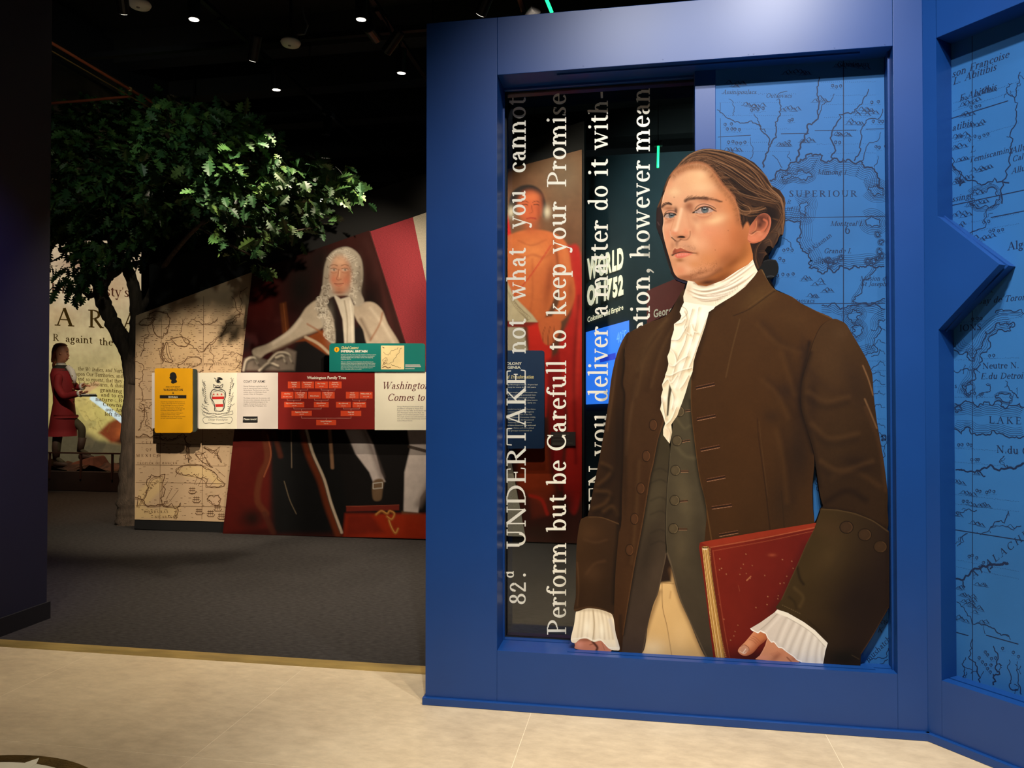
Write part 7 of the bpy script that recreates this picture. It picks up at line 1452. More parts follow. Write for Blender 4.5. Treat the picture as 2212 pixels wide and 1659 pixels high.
# teal board above the rail
YT = YR-0.012
tb_ = empty('context_board', tuple(on_y(815, 803, YT)), 'teal rounded board with a small cream map above the crimson board', 'info board')
px_prism(rounded(711.5, 741.5, 918, 802.8, 7, (1, 1, 0, 0)), YT, 0.018, 'board', M_TEAL, tb_)
px_prism([(823, 746.5), (873, 746.5), (873, 798), (823, 798)], YT-0.001, 0.001, 'small_map', mat('small_map_paper', (240, 216, 160), rough=.6), tb_)
rb = Ribbons(); mr_.seed(8)
for L in ([(826, 790), (834, 776), (842, 786), (850, 780), (856, 770), (862, 758), (868, 752)], [(828, 760), (838, 768), (844, 760), (852, 756), (860, 750)], [(845, 786), (856, 792), (866, 794)], [(826, 778), (832, 772), (836, 782), (830, 788), (826, 778)]): river(rb, L, 0.8, 3, .2)
rb.line([(826, 794), (832, 791), (838, 795), (844, 793)], 1.6); rb.line([(826, 749), (830, 752)], 1.4); sub(rb, 'map_linework', YT-0.001, MATS['sepia_ink'], tb_); tag(tb_.children[-1], kind='stuff')
MB().lathe(on_y(727.5, 755, YT), [(0.029, 0.0), (0.029, 0.002)], 20, axis=(0, -1, 0)).build('yellow_badge', M_YEL, tb_)
t = Tris(); t.text('?', 727.5, 758.2, 6, anchor='c', bold=0.02); sub(t, 'badge_mark', YT-0.003, M_INK, tb_)
rb = Ribbons(); pen_text(rb, 'Global Context', 736.5, 753.8, 5.6, italic=.3, length=37, weight=1.3); sub(rb, 'heading', YT, mat('cream_ink', (246, 226, 160), rough=.6), tb_)
t = Tris(); t.text('IMPERIAL BRITAIN', 736.5, 761, 4.6, length=57, bold=0.035); sub(t, 'heading', YT, M_WHITE, tb_)
t = Tris(); body_text(t, ["Beginning in the 15th century, European kingdoms established colonies", "throughout the world and competed for supremacy in the Americas.", "European languages, laws, and religions spread, often displacing", "Indigenous cultures."], 736.5, 767, 3.2, 2.0, [76, 73, 69, 22]); sub(t, 'body_text', YT, M_WHITE, tb_); t = Tris(); body_text(t, ["After wars with France and the Netherlands, Great Britain became", "dominant in North America and expanded into India. Britain's empire", "amassed trading and wealth via materials like tea, sugar, and tobacco,", "with much work done by enslaved Africans. As Britain's colonies grew,", "they became big markets that were increasingly harder to govern.", "Politics, trade, and conflicts became global."], 736.5, 782.5, 3.15, 2.0, [70, 74, 74, 74, 69, 45]); sub(t, 'body_text', YT, M_WHITE, tb_)

rb = Ribbons()
for y_, L_ in ((788, 32), (790.2, 33), (792.4, 34), (796.6, 20)): rb.line([(875.5, y_), (875.5+L_, y_)], 1.1)
sub(rb, 'caption', YT, M_PAPER, tb_); tag(tb_.children[-1], kind='stuff')
# ------------------------------------------------------------------ things beyond the glass
YN = YW-0.12
cb = empty('colony_board', tuple(on_y(1130, 968, YN)), 'navy rounded board about a colony seen through the lettered glass', 'info board')
px_prism(rounded(1010, 757, 1176, 969, 6), YN, 0.016, 'board', mat('navy_board', (16, 48, 88), rough=.5), cb)
t = Tris(); t.text('THE COLONY', 1127, 788, 5.6, length=60, anchor='r', bold=0.03); t.text('OF VIRGINIA', 1125, 796.4, 5.6, length=62, anchor='r', bold=0.03); sub(t, 'heading', YN, M_WHITE, cb)
rb = Ribbons(); pen_text(rb, 'Growth and Transformation', 1153, 817.5, 7, italic=.3, anchor='r', length=92, weight=1.3); sub(rb, 'heading', YN, MATS['cream_ink'], cb)
t = Tris()
for i, s in enumerate(["At George Washington's birth, Virginia had", "been a colony for more than 100 years.", "", "English settlers sought to establish social rules,", "even as they were practicing unchecked them.", "With cash from tobacco, planters spread, a Virginia", "and labor of enslaved Africans, Virginia became", "one of the richest colonies, early on."]):
    if s: t.text(s, 1161-(i % 3)*3, 832+i*5.6, 2.6, length=80, anchor='r')
sub(t, 'body_text', YN, M_WHITE, cb); t = Tris()
for i, s in enumerate(["Settlers expanded into lands seized from Native", "peoples and created tidewater and fought to", "hold the territory. After three wars, in the 17th", "century the Powhatan, Pamunkey (1600),", "Mattaponi, Rappahannock, the Nansemond", "and Monacan, Nottoway, and the Accomack", "part of the Native Americans who embraced", "mid-20th century Native and were shifted", "and tributary groups continued to"]): t.text(s, 1157-(i % 3)*4, 885+i*5.8, 2.6, length=76, anchor='r')
sub(t, 'body_text', YN, M_WHITE, cb)
lb = empty('caption_label', tuple(on_y(1216, 962, YW-0.02)), 'small charcoal label over the red cloak behind the glass', 'label')
px_prism([(1190, 933), (1243, 933), (1243, 963), (1190, 963)], YW-0.02, 0.012, 'plate', mat('label_plate', (52, 40, 40), rough=.6), lb)
rb = Ribbons()
for i, (y_, L_) in enumerate(((938, 36), (942, 30), (950, 36), (957, 44), (959.5, 30))): rb.line([(1193, y_), (1193+L_, y_)], 1.3)
sub(rb, 'lettering', YW-0.02, M_GREYINK, lb); tag(lb.children[-1], kind='stuff')

YD = 10.6     # dark partition with the lit sign
dp = MB().prism([tuple(p) for p in map_y(YD)([(1262, 300), (1600, 300), (1600, 1150), (1262, 1150)])], (0, 0.2, 0)); 
V = map_y(YD)([(1262, 200), (1640, 200), (1640, 1090), (1262, 1090)]); x0_, x1_ = V[0][0], V[1][0]
wp = MB().box(x0_, x1_+3.5, YD, YD+0.2, 0, 4.9).build('wall_partition', mat('slate_teal_paint', (34, 52, 58), rough=.7, var=.1)); tag(wp, 'dark slate partition behind the lit sign', kind='structure')
sgn = empty('lit_sign', tuple(on_y(1310, 640, YD-0.06)), 'glowing raised sign letters reading world of 1752 behind the glass', 'sign')
M_LIT = mat('lit_letter_face', (255, 240, 205), rough=.4, emit=0.75, var=.02); M_SIDE = mat('letter_side', (120, 112, 96), rough=.5)
def raised(s, x, y, size, length, parent, name, Y, dep, m, slope=-0.33, bold=0.02):
    """solid letters, one mesh each"""
    parts_ = []; wtot = 0.0
    for ch in s:
        if ch == ' ': wtot += .28; continue
        cu = bpy.data.curves.new('lettering', 'FONT'); cu.body = ch; cu.size = 1.0; cu.resolution_u = 3; cu.offset = bold; cu.extrude = 0.5; cu.fill_mode = 'BOTH'
        ob = bpy.data.objects.new('lettering', cu); COL.objects.link(ob); dg = bpy.context.evaluated_depsgraph_get(); me = bpy.data.meshes.new_from_object(ob.evaluated_get(dg))
        V = np.array([v.co[:] for v in me.vertices]); Fs = [tuple(p.vertices) for p in me.polygons]
        bpy.data.objects.remove(ob); bpy.data.curves.remove(cu); bpy.data.meshes.remove(me)
        a = V[:, 0].max()-V[:, 0].min()+.07; parts_.append((V, Fs, wtot)); wtot += a
    kx = length/wtot; k = size/0.7
    for V, Fs, off in parts_:
        ux = off+V[:, 0]-V[:, 0].min(); A = map_y(Y)(np.stack([x+ux*kx, y-V[:, 1]*k+slope*ux*kx], 1)); A[:, 1] += (0.5-V[:, 2])*dep
        MB().add(list(A), Fs).build(name, m, parent)
raised('WORLD', 1268, 602, 41, 80, sgn, 'letter', YD-0.06, 0.055, M_LIT, bold=.05); raised('OF 1752', 1268, 659, 39, 80, sgn, 'letter', YD-0.06, 0.055, M_LIT, bold=.05)
raised('Colonies and Empire', 1269, 696, 11, 78, sgn, 'small_letter', YD-0.03, 0.02, M_LIT, slope=-0.36, bold=0.012)
scn = empty('video_screen', tuple(on_y(1330, 870, YD-0.05)), 'bright blue video screen on the dark partition behind the glass', 'screen')
sq = [(1257, 720), (1359, 692), (1360, 870), (1259, 874)]
px_prism(sq, YD-0.05, 0.04, 'display', mat('blue_screen_glow', (52, 128, 255), rough=.3, emit=1.0, var=.12, scale=1.2), scn)
px_prism([(1296, 770), (1330, 762), (1330, 776), (1296, 783)], YD-0.0515, 0.001, 'caption_bar', mat('screen_bar', (40, 70, 220), rough=.4, emit=.7), scn)
t = Tris(); t.text('40°F', 1332, 742, 24, length=21, ux=(1, -.3)); sub(t, 'lettering', YD-0.05, mat('screen_text', (110, 180, 255), rough=.4, emit=.9), scn)
rp = empty('name_sign', tuple(on_y(1450, 760, YD-1.6)), 'dark red sloping panel lettered with a first name behind the glass', 'panel')
px_prism([(1397, 628), (1560, 560), (1560, 1133), (1400, 1133)], YD-1.6, 0.1, 'board', mat('dark_red_panel', (110, 40, 40), rough=.6), rp)
raised('George', 1412, 686, 17, 48, rp, 'letter', YD-1.615, 0.014, M_WHITE, slope=-0.22)
# ------------------------------------------------------------------ ceiling: lighting track, lamps, beams, pipes
M_LENS = mat('lamp_lens', (255, 244, 224), rough=.3, emit=6.0, var=.01)
M_LENSOFF = mat('lamp_lens_off', (60, 60, 64), rough=.2)
def track(x, y0, y1, z, lab):
    t = empty('lighting_track', (x, (y0+y1)/2, z), lab, 'track')
    MB().box(x-0.02, x+0.02, y0, y1, z, z+0.035).build('rail', M_METAL, t)
    for y in np.arange(y0+1, y1, 2.4): MB().tube([(x, y, z+0.035), (x, y, 5.6)], 0.006, 6).build('hanger', M_METAL, t)
    for y in np.arange(y0+0.8, y1, 3.1): MB().box(x-0.028, x+0.028, y, y+0.10, z-0.006, z+0.045).build('connector', M_GREYM, t)
    return t
ZT = 4.66
track(-3.43, 4.0, 13.5, ZT, 'black lighting track running over the tree'); track(-2.1, 4.0, 13.5, ZT, 'black lighting track nearest the blue frame'); track(-5.4, 5.0, 13.5, ZT, 'black lighting track over the far left of the gallery')
def lamp(px, py, z, aim, lab, on=True, power=0, cone=40, colr=WARM, group='track spotlights', trackx=None, blend=.6, at=None):
    """spotlight whose lens centre shows at px,py (or stands at a given place)"""
    c = np.array(on_z(px, py, z)) if at is None else np.array(at, float); d = np.array(aim, float)-c; d /= np.linalg.norm(d)
    t = empty('spotlight', tuple(c), lab, 'spotlight', group)
    back = c-d*0.2
    MB().lathe(c, [(0.042, -0.2), (0.044, -0.19), (0.044, 0.0), (0.040, 0.004)], 16, axis=d).build('housing', M_METAL, t, smooth=False)
    MB().lathe(c+d*0.0045, [(0.036, 0.0), (0.034, 0.002)], 16, axis=d).build('lens', M_LENS if on else M_LENSOFF, t)
    tx = trackx if trackx is not None else c[0]
    top = np.array([tx, back[1], ZT])
    MB().tube([c-d*0.11, (c-d*0.11+top)/2+np.array([0, 0, .04]), top], 0.009, 6).build('stem', M_METAL, t)
    MB().box(top[0]-0.017, top[0]+0.017, top[1]-0.07, top[1]+0.07, ZT-0.03, ZT).build('adapter', M_METAL, t)
    if on and power:
        lo = add_spot(tuple(c+d*0.012), tuple(aim), power, cone, blend, colr, 0.03); 
        lo.parent = t; lo.matrix_parent_inverse = Matrix.Translation(-Vector(t.location))
    return t
W_ = lambda x, y, Y: tuple(on_y(x, y, Y))
lamp(419, 41, 4.36, (-3.3, 5.25, 0), 'lit spotlight pointing straight down, highest over the tree', True, 260, 66, trackx=-3.43)
lamp(546, 129, 4.36, W_(400, 1010, YC), 'lit spotlight tilted toward the antique map', True, 220, 46, trackx=-3.43, blend=.5)
lamp(597, 193, 4.36, (-3.4, 6.9, 0), 'lit spotlight pointing down, lowest over the tree', True, 130, 66, trackx=-3.43)
lamp(780, 41, 4.36, (-2.2, 5.7, 0), 'lit spotlight high beside the blue frame', True, 260, 70, trackx=-2.1, blend=.7)
lamp(867, 157, 4.36, (-2.3, 6.7, 0), 'lit spotlight just left of the blue frame top', True, 420, 74, trackx=-2.1, blend=.7)
lamp(812, 82, 4.40, W_(900, 200, 7), 'unlit spotlight hanging beside the blue frame, upper of two', False, trackx=-2.1)
lamp(834, 112, 4.36, W_(780, 190, 6), 'unlit spotlight hanging beside the blue frame, lower of two', False, trackx=-2.1)
lamp(697, 433, 4.40, (-3.7, 7.4, 2.7), 'small bright spotlight glimpsed among the right leaf tips', True, 120, 56, trackx=-3.43)
lamp(705, 292, 4.40, (-3.5, 7.6, 3.0), 'lamp over the crown hidden in the dark, unlit lens', False, trackx=-3.43)

track(-0.95, 4.3, 7.4, ZT, 'unseen lighting track added behind the blue frame top'); track(-8.3, 6.0, 13.5, ZT, 'unseen lighting track added before the stage')  # unseen tracks, added to carry the lamps that brighten portraits and stage
lamp(0, 0, 0, W_(735, 640, YC), 'unseen spotlight added behind the frame top to light the wigged portrait', True, 640, 34, at=(-.9, 5.6, 4.3), trackx=-.95, blend=.8)  # this lamp and the next two are added unseen to brighten the prints
lamp(0, 0, 0, W_(640, 1000, YC), 'unseen spotlight added behind the frame top, aimed low across the portrait', True, 480, 40, at=(-1.15, 5.3, 4.3), trackx=-.95, blend=.8)
lamp(0, 0, 0, W_(1180, 560, YC), 'unseen spotlight added behind the frame top to light the red cloak portrait', True, 620, 62, at=(-.75, 5.1, 4.38), trackx=-.95, blend=.7)
lamp(0, 0, 0, (-9.15, 11.5, 1.3), 'unseen spotlight added behind the crown to light the mannequin', True, 300, 36, at=(-7.7, 8.9, 4.3), trackx=-8.3)  # added out of sight because the mannequin stood too dark
lamp(0, 0, 0, (-7.6, 9.9, 0), 'unseen spotlight added to warm the floor before the stage', True, 320, 60, at=(-8.2, 9.7, 4.3), trackx=-8.3, colr=(1.0, .62, .36))  # added out of sight for a warm glow on the far floor
lamp(0, 0, 0, (-.9, 6.2, 0), 'spotlight over the carpet behind the glass', True, 160, 64, at=(-.95, 6.1, 4.38), trackx=-.95)
lamp(0, 0, 0, W_(330, 420, 7.6), 'dim fill spotlight added in front of the crown high over the threshold', True, 44, 80, at=(-4.0, 4.75, 4.5), trackx=-3.43, blend=1.0, colr=(.92, 1.0, .85))  # weak fill, added to lift the dark leaves
lamp(0, 0, 0, (.9, 10.6, 3.9), 'spotlight added to wash the slate partition', True, 130, 120, at=(.7, 9.0, 4.5), trackx=.9, colr=(.7, 1.0, .98))  # extra lamp, put in so the partition shows its teal
track(.9, 8.2, 10.2, ZT, 'short lighting track added before the slate partition')  # put in only to hold the partition lamp
lamp(0, 0, 0, W_(390, 1020, YC), 'spotlight added over the threshold to brighten the antique map', True, 760, 40, at=(-3.75, 4.95, 4.36), trackx=-3.43, blend=.6)  # extra lamp, added since the leaves block most light to the map
# lamps over the hall, above and behind the viewer
for i, s_ in enumerate(SPOTS):
    pos, tgt = np.array(s_[0]), np.array(s_[1]); d = (tgt-pos)/np.linalg.norm(tgt-pos)
    t = empty('spotlight', tuple(pos), ['hall spotlight aimed at the map board', 'hall spotlight aimed at the cutout from the left', 'hall spotlight aimed at the angled frame', 'hall spotlight over the stone floor by the frame', 'hall spotlight over the stone floor by the medallion', 'violet spotlight added to tint the navy wall', 'hall spotlight over the threshold'][i], 'spotlight', 'hall spotlights')
    MB().lathe(pos-d*0.02, [(0.05, -0.24), (0.054, -0.22), (0.054, -0.01), (0.05, 0.0)], 16, axis=d).build('housing', M_METAL, t)
    MB().tube([pos-d*0.14, pos-d*0.14+np.array([0, 0, 5.6-(pos-d*0.14)[2]])], 0.01, 6).build('stem', M_METAL, t)

# white round ceiling sensors
def sensor(px, py, z, lab):
    c = np.array(on_z(px, py, z)); t = empty('ceiling_sensor', tuple(c), lab, 'sensor', 'ceiling sensors')
    MB().lathe(c, [(0.03, -0.035), (0.07, -0.022), (0.082, 0.0), (0.075, 0.014), (0.03, 0.02)], 20).build('dome', M_WHITEP, t, smooth=True)
    MB().lathe(c+np.array([0, 0, .02]), [(0.055, 0.0), (0.055, 0.075)], 16).build('junction_box', M_DARK, t)
    MB().tube([c+np.array([0.05, 0, .06]), c+np.array([.12, 0, .06]), c+np.array([.15, 0, .13]), c+np.array([.12, 0, .2]), c+np.array([.1, 0, .28])], 0.008, 6).build('conduit', M_GREYM, t)
    MB().tube([c+np.array([0, 0, .09]), (c[0], c[1], 5.6)], 0.012, 6).build('hanger', M_METAL, t)
    MB().lathe(c+np.array([0, -0.02, -0.037]), [(0.012, 0.0), (0.016, 0.006)], 10).build('lens', M_GREYM, t)
sensor(628, 92, 4.45, 'white ceiling sensor beside the cross beam'); sensor(302, 9, 4.5, 'dim white ceiling sensor near the top edge')

# cross beam, struts, ducts
def beam(name, a, b_, w, h, m, lab):
    a = np.array(a, float); b_ = np.array(b_, float); d = b_-a; d /= np.linalg.norm(d); s = np.cross(d, (0, 0, 1)); s /= np.linalg.norm(s)
    ring = [a-s*w/2, a+s*w/2, a+s*w/2+np.array([0, 0, h]), a-s*w/2+np.array([0, 0, h])]
    o = MB().prism([tuple(p) for p in ring], b_-a).build(name, m); tag(o, lab, kind='structure'); return o
beam('trim_2', (-7, 6.31, 4.72), (-1.2, 6.31, 4.72), .05, .05, M_METAL, 'black cross strut below the ceiling')
for i, y in enumerate((7.6, 8.6, 9.7, 11.0, 12.6)): beam('ceiling_beam', (-12, y, 5.25), (3, y, 5.25), .22, .35, M_CEIL, 'black ceiling joist')
dk = MB().box(-7.2, -5.8, 5.4, 15, 5.1, 5.5).build('ceiling_duct', mat('dark_duct', (28, 28, 32), rough=.6)); tag(dk, 'dark duct under the ceiling', kind='structure')
pz = empty('sprinkler_pipe', tuple(on_z(250, 180, 4.6)), 'thin rust red sprinkler pipe above the tree', 'pipe')
a = np.array(on_z(112, 93, 4.6)); e = np.array(on_z(390, 258, 4.6)); MB().tube([a-(e-a)*.3, a, e, e+(e-a)*1.6], 0.014, 8).build('pipe', M_PIPE, pz)
MB().tube([a-(e-a)*.3+np.array([0, .0, -.07]), e+(e-a)*1.6+np.array([0, .0, -.07])], 0.006, 6).build('conduit', mat('bronze_conduit', (120, 92, 50), rough=.4, metal=.5), pz)
for f in (0.55, .78, .92):
    c = a+(e-a)*f; MB().lathe(c-np.array([0, 0, .02]), [(0.02, 0), (0.02, .04)], 8).build('coupling', MATS['bronze_conduit'], pz)
q = [on_z(112, 223, 4.6), on_z(200, 216, 4.6), on_z(290, 207, 4.6)]; pz2 = empty('sprinkler_pipe', tuple(q[1]), 'short rust red cross pipe behind the crown', 'pipe'); MB().tube([tuple(p) for p in q], 0.014, 8).build('pipe', M_PIPE, pz2)

# green light tubes hanging over the far gallery
M_GRN = mat('green_glow', (30, 255, 130), rough=.3, emit=3.0, var=.01)
def gtube(pa, pb, Y, lab):
    a, e = on_y(*pa, Y), on_y(*pb, Y); t = empty('light_tube', tuple(a), lab, 'light tube', 'green light tubes')
    MB().tube([tuple(a), tuple(e)], 0.014, 8).build('tube', M_GRN, t); MB().tube([tuple(a), (a[0], a[1], 5.6)], 0.004, 5).build('wire', M_METAL, t); MB().box(a[0]-.05, a[0]+.05, a[1]-.03, a[1]+.03, a[2]+0.0, a[2]+.06).build('cap', M_GREYM, t)
gtube((1176, -12), (1192, 27), 6.2, 'green light tube above the blue frame'); gtube((1155, 352), (1105, 362), 8.6, 'slanting green light tube above the red cloak portrait'); gtube((1422, 316), (1421, 362), 9.6, 'short upright green light tube beside the printed head')
# ------------------------------------------------------------------ tree at the end of the gallery wall
rt = np.random.RandomState(12)
YT_ = 8.27
tree = empty('oak_tree', tuple(on_y(280, 1128, YT_)*np.array([1, 1, 0])), 'artificial oak tree with a forked trunk and dark green crown', 'tree')
M_BARK = mat('grey_brown_bark', (88, 74, 62), rough=.9, var=.35, scale=9, bump=1.0, bscale=28, stretch=(3, 3, .6))
S1 = 0.00505*YT_/8.0  # metres per drawing unit at the trunk
def limb(pts, wid, name='branch', dY=0.0, seg=12, lump=.06):
    P_ = spline([(p[0], p[1]) for p in pts], n=6); Wd = np.interp(np.linspace(0, 1, len(P_)), np.linspace(0, 1, len(wid)), wid)
    dy = np.interp(np.linspace(0, 1, len(P_)), np.linspace(0, 1, len(pts)), [p[2] if len(p) > 2 else 0 for p in pts])
    pts3 = [on_y(x, y, YT_+d) for (x, y), d in zip(P_, dy)]
    b = MB().tube(pts3, [w*.5*S1*(1+lump*rt.randn()) for w in Wd], seg)
    return b.build(name, M_BARK, tree, smooth=True)
tr = limb([(284, 1143), (284, 1110), (283, 1050), (284, 960), (287, 870), (287, 800), (280, 765), (262, 730), (240, 690), (222, 650), (217, 622), (228, 598), (248, 580), (254, 560), (243, 542), (220, 534), (180, 536), (130, 540)], [78, 66, 52, 46, 44, 44, 42, 38, 34, 32, 31, 32, 32, 28, 25, 22, 18, 14], 'trunk', seg=16)
limb([(290, 830), (294, 770), (295, 715), (296, 665), (290, 625), (279, 590), (262, 556), (244, 528), (236, 500)], [40, 36, 32, 30, 28, 25, 20, 17, 13])
limb([(296, 680), (308, 662), (322, 640), (340, 600, -.2), (380, 540, -.5), (440, 480, -.9), (520, 440, -1.2)], [22, 18, 15, 13, 11, 9, 5])
limb([(218, 628), (205, 612), (192, 590), (180, 560), (160, 520), (145, 495)], [20, 17, 14, 12, 10, 8]); limb([(243, 542), (238, 500), (250, 450), (280, 400), (300, 340)], [18, 14, 11, 8, 5]); limb([(254, 560), (275, 520), (320, 470), (400, 420, -.5), (480, 400, -1)], [18, 14, 11, 8, 5]); limb([(180, 536), (170, 500), (175, 450), (160, 380)], [14, 11, 8, 5]); limb([(217, 622), (196, 640), (178, 630)], [14, 10, 6])
limb([(480, 460, -1.0), (560, 440, -1.2), (640, 425, -1.3), (720, 405, -1.3), (770, 392, -1.3)], [7, 6, 5, 4, 3], 'twig'); limb([(450, 475, -1.0), (540, 490, -1.3), (620, 500, -1.4), (690, 490, -1.4)], [7, 5, 4, 3], 'twig'); limb([(430, 490, -.8), (480, 520, -1.3), (560, 560, -1.4)], [6, 5, 3], 'twig'); limb([(300, 420, 0), (380, 330, -.4), (460, 290, -.8), (540, 270, -1)], [8, 6, 4, 3], 'twig')
for x0, y0, x1, y1 in ((330, 345, 340, 310), (325, 360, 345, 352), (320, 330, 300, 300)): limb([(x0-10, y0+40), (x0, y0), (x1, y1)], [5, 4, 2], 'twig')

# lobed leaf, folded along the rib
half = [(0.0, 0.0), (0.05, .07), (0.13, .16), (0.20, .08), (0.30, .25), (0.36, .28), (0.40, .10), (0.50, .30), (0.57, .33), (0.60, .11), (0.70, .25), (0.77, .25), (0.80, .09), (0.90, .12), (1.0, 0.0)]
LV, LF = [], []
for s in (1, -1):
    o = len(LV)
    for i, (l, w_) in enumerate(half): LV.append((l, s*w_, .25*abs(w_)-.18*l*l)); 
    r0 = len(LV)
    for i, (l, w_) in enumerate(half): LV.append((l, 0.0, -.18*l*l))
    for i in range(len(half)-1):
        LF.append((o+i, o+i+1, r0+i+1, r0+i) if s > 0 else (r0+i, r0+i+1, o+i+1, o+i))
LVn = np.array(LV); LFn = np.array(LF)
def leaf_mat(name, rgb):
    m = mat(name, rgb, rough=.5, var=.35, scale=3.0, spec=.4)
    b = m.node_tree.nodes['Principled BSDF']; b.inputs['Transmission Weight'].default_value = 0.0
    b.inputs['Subsurface Weight'].default_value = 0.0
    return m
ML = [leaf_mat('oak_leaf_green', (58, 92, 44)), leaf_mat('oak_leaf_deep', (42, 76, 42)), leaf_mat('oak_leaf_yellow', (82, 108, 50))]
lmesh = []
for m in ML:
    me = bpy.data.meshes.new('leaf'); me.from_pydata([tuple(v) for v in LVn], [], [tuple(f) for f in LFn]); me.update(); me.materials.append(m); lmesh.append(me)
crown = np.array([(108, 245), (200, 235), (330, 212), (430, 222), (500, 240), (590, 290), (640, 335), (700, 365), (780, 385), (772, 412), (712, 432), (704, 480), (660, 515), (610, 520), (586, 560), (575, 592), (540, 560), (480, 560), (440, 580), (400, 560), (370, 530), (325, 520), (335, 560), (300, 580), (262, 560), (220, 570), (205, 615), (170, 645), (150, 610), (108, 625), (60, 600), (60, 300)], float)
def in_crown(x, y): return inside(np.array([x]), np.array([y]), crown)[0]
sprays = []
while len(sprays) < 900:
    x = 62+rt.rand()*720; y = 210+rt.rand()*440
    if not in_crown(x, y): continue
    if y > 540 and x < 330 and rt.rand() < .45: continue
    if x > 600 and rt.rand() < .3: continue
    if x > 300: dY = -2.0+rt.rand()*2.2
    else: dY = -1.0+rt.rand()*1.7
    if y > 530: dY = max(dY, -1.2)
    if y > 460 and x < 470: dY = max(dY, -.5)
    sprays.append((x, y, dY))
for i in range(26): f = rt.rand(); sprays.append((600+180*f, 420-30*f+rt.randn()*14, -1.3+rt.randn()*.1))
leaves = []
ct = np.array(on_y(300, 430, YT_))
for x, y, dY in sprays:
    b0 = np.array(on_y(x, y, YT_+dY)); out = b0-ct; out /= np.linalg.norm(out)+1e-6
    for k in range(6):
        d = out*1.0+rt.randn(3)*.75+np.array([0, -.15, -.55]); d /= np.linalg.norm(d)
        up_ = np.array([0, 0, 1.0])+rt.randn(3)*.5; s = np.cross(up_, d); s /= np.linalg.norm(s)+1e-6; n = np.cross(d, s)
        L = 0.11+rt.rand()*.08
        leaves.append((b0+rt.randn(3)*.055, d, s, n, L, rt.choice(3, p=[.45, .4, .15])))
def clear_of_wall(p):
    return p[0] < -5.95 or p[1] < 7.66 or p[2] > 3.18+.27*(p[0]+5.647)+.08
leaves = [l for l in leaves if clear_of_wall(l[0]) and clear_of_wall(l[0]+l[1]*l[4])]
# leaves nearest to the viewer become parts of their own; the mass behind is one part
leaves.sort(key=lambda l: np.linalg.norm(l[0]-CAM)/l[4])
Mx = Vector(tree.location)
vis = 0
rest = []
for l in leaves:
    p, d, s, n, L, mi = l
    q = p-CAM; zc = q @ FW; ix = CX+F_PX*(q @ RT)/zc
    if vis < 300 and ix > 118 and rt.rand() < .5:
        o = bpy.data.objects.new('leaf', lmesh[mi]); COL.objects.link(o); o.parent = tree
        o.matrix_local = Matrix(((d[0]*L, s[0]*L, n[0]*L, p[0]-Mx[0]), (d[1]*L, s[1]*L, n[1]*L, p[1]-Mx[1]), (d[2]*L, s[2]*L, n[2]*L, p[2]-Mx[2]), (0, 0, 0, 1))); vis += 1
    else: rest.append(l)
for mi in range(3):
    VV, FF, off = [], [], 0
    for p, d, s, n, L, m_ in rest:
        if m_ != mi: continue
        VV.append(p[None]+L*(LVn[:, :1]*d[None]+LVn[:, 1:2]*s[None]+LVn[:, 2:]*n[None])); FF.append(LFn+off); off += len(LVn)
    o = fast_mesh('foliage', np.vstack(VV), np.vstack(FF), ML[mi], tree); tag(o, kind='stuff')

# ------------------------------------------------------------------ lit picture wall, stage and costumed figure at the far left
YS = 12.3
PRS = print_mat('projected_picture', rough=.8, emit=0.62, grain=.06, spec=.05, gscale=14)
scr = empty('projection_wall', tuple(on_y(190, 1003, YS)), 'glowing parchment picture wall with large old print behind the tree', 'projection screen')
spoly = [(40, 520), (305, 520), (305, 1012), (40, 1012)]
px_prism(spoly, YS+0.001, 0.08, 'screen_board', M_BLACK, scr)
def pt(c):
    c.grad((150, 560), (150, 880), (232, 206, 168), (196, 178, 106)); c.noise(.12, 34, 51); c.blob(250, 620, 30, 40, (196, 150, 104), .5); c.blob(130, 680, 40, 30, (190, 150, 100), .5); c.blob(190, 570, 60, 16, (150, 84, 56), .6); c.blob(240, 880, 40, 40, (206, 196, 110), .7)
    c.poly([(40, 925), (170, 925), (215, 950), (305, 960), (305, 1012), (40, 1012)], (70, 62, 52), .9, 10); c.poly([(212, 935), (235, 912), (305, 880), (305, 960), (240, 956)], (120, 44, 24), .95, 5); c.blob(262, 935, 12, 16, (190, 100, 50), .6); c.poly([(250, 955), (305, 900), (305, 980)], (34, 20, 16), .9, 6)
    for i in range(26): x = 180+rt.rand()*100; y = 860+rt.rand()*70; c.line([(x, y), (x+8*rt.randn(), y+8*rt.randn()), (x+14*rt.randn(), y+14*rt.randn())], 1.2, (120, 96, 40), .5)
    c.poly([(193, 862), (200, 852), (270, 905), (270, 920)], (214, 236, 240), 1, 1.0); c.poly([(182, 838), (205, 824), (216, 830), (200, 842), (186, 850)], (206, 166, 120), .9, 2, sm=True); c.blob(150, 640, 30, 24, (244, 224, 190), .5); c.blob(260, 740, 30, 40, (222, 204, 140), .5); c.noise(.06, 8, 52)
print_piece('picture', spoly, 2.4, map_y(YS), pt, (214, 190, 140), PRS, scr, sm=False)
def txt(words, m, name='lettering'):
    rb = Ribbons()
    for s, x, y, sz, L, it in words: pen_text(rb, s, x, y, sz, ux=(1, .055), italic=it, length=L, weight=1.15)
    o = rb.build(name, map_y(YS-0.004), m, scr); tag(o, kind='stuff')
M_PINK = mat('faded_brown_ink', (122, 74, 50), rough=.8, emit=.28, var=.2); M_OLV = mat('olive_ink', (96, 70, 26), rough=.8, emit=.25, var=.2)
txt([("His", 110, 632, 21, 40, 0), ("Majesty's", 168, 636, 21, 110, 0)], M_PINK); txt([('A', 118, 703, 38, 40, 0), ('R', 190, 707, 38, 32, 0), ('A', 262, 711, 36, 38, 0)], M_OLV)
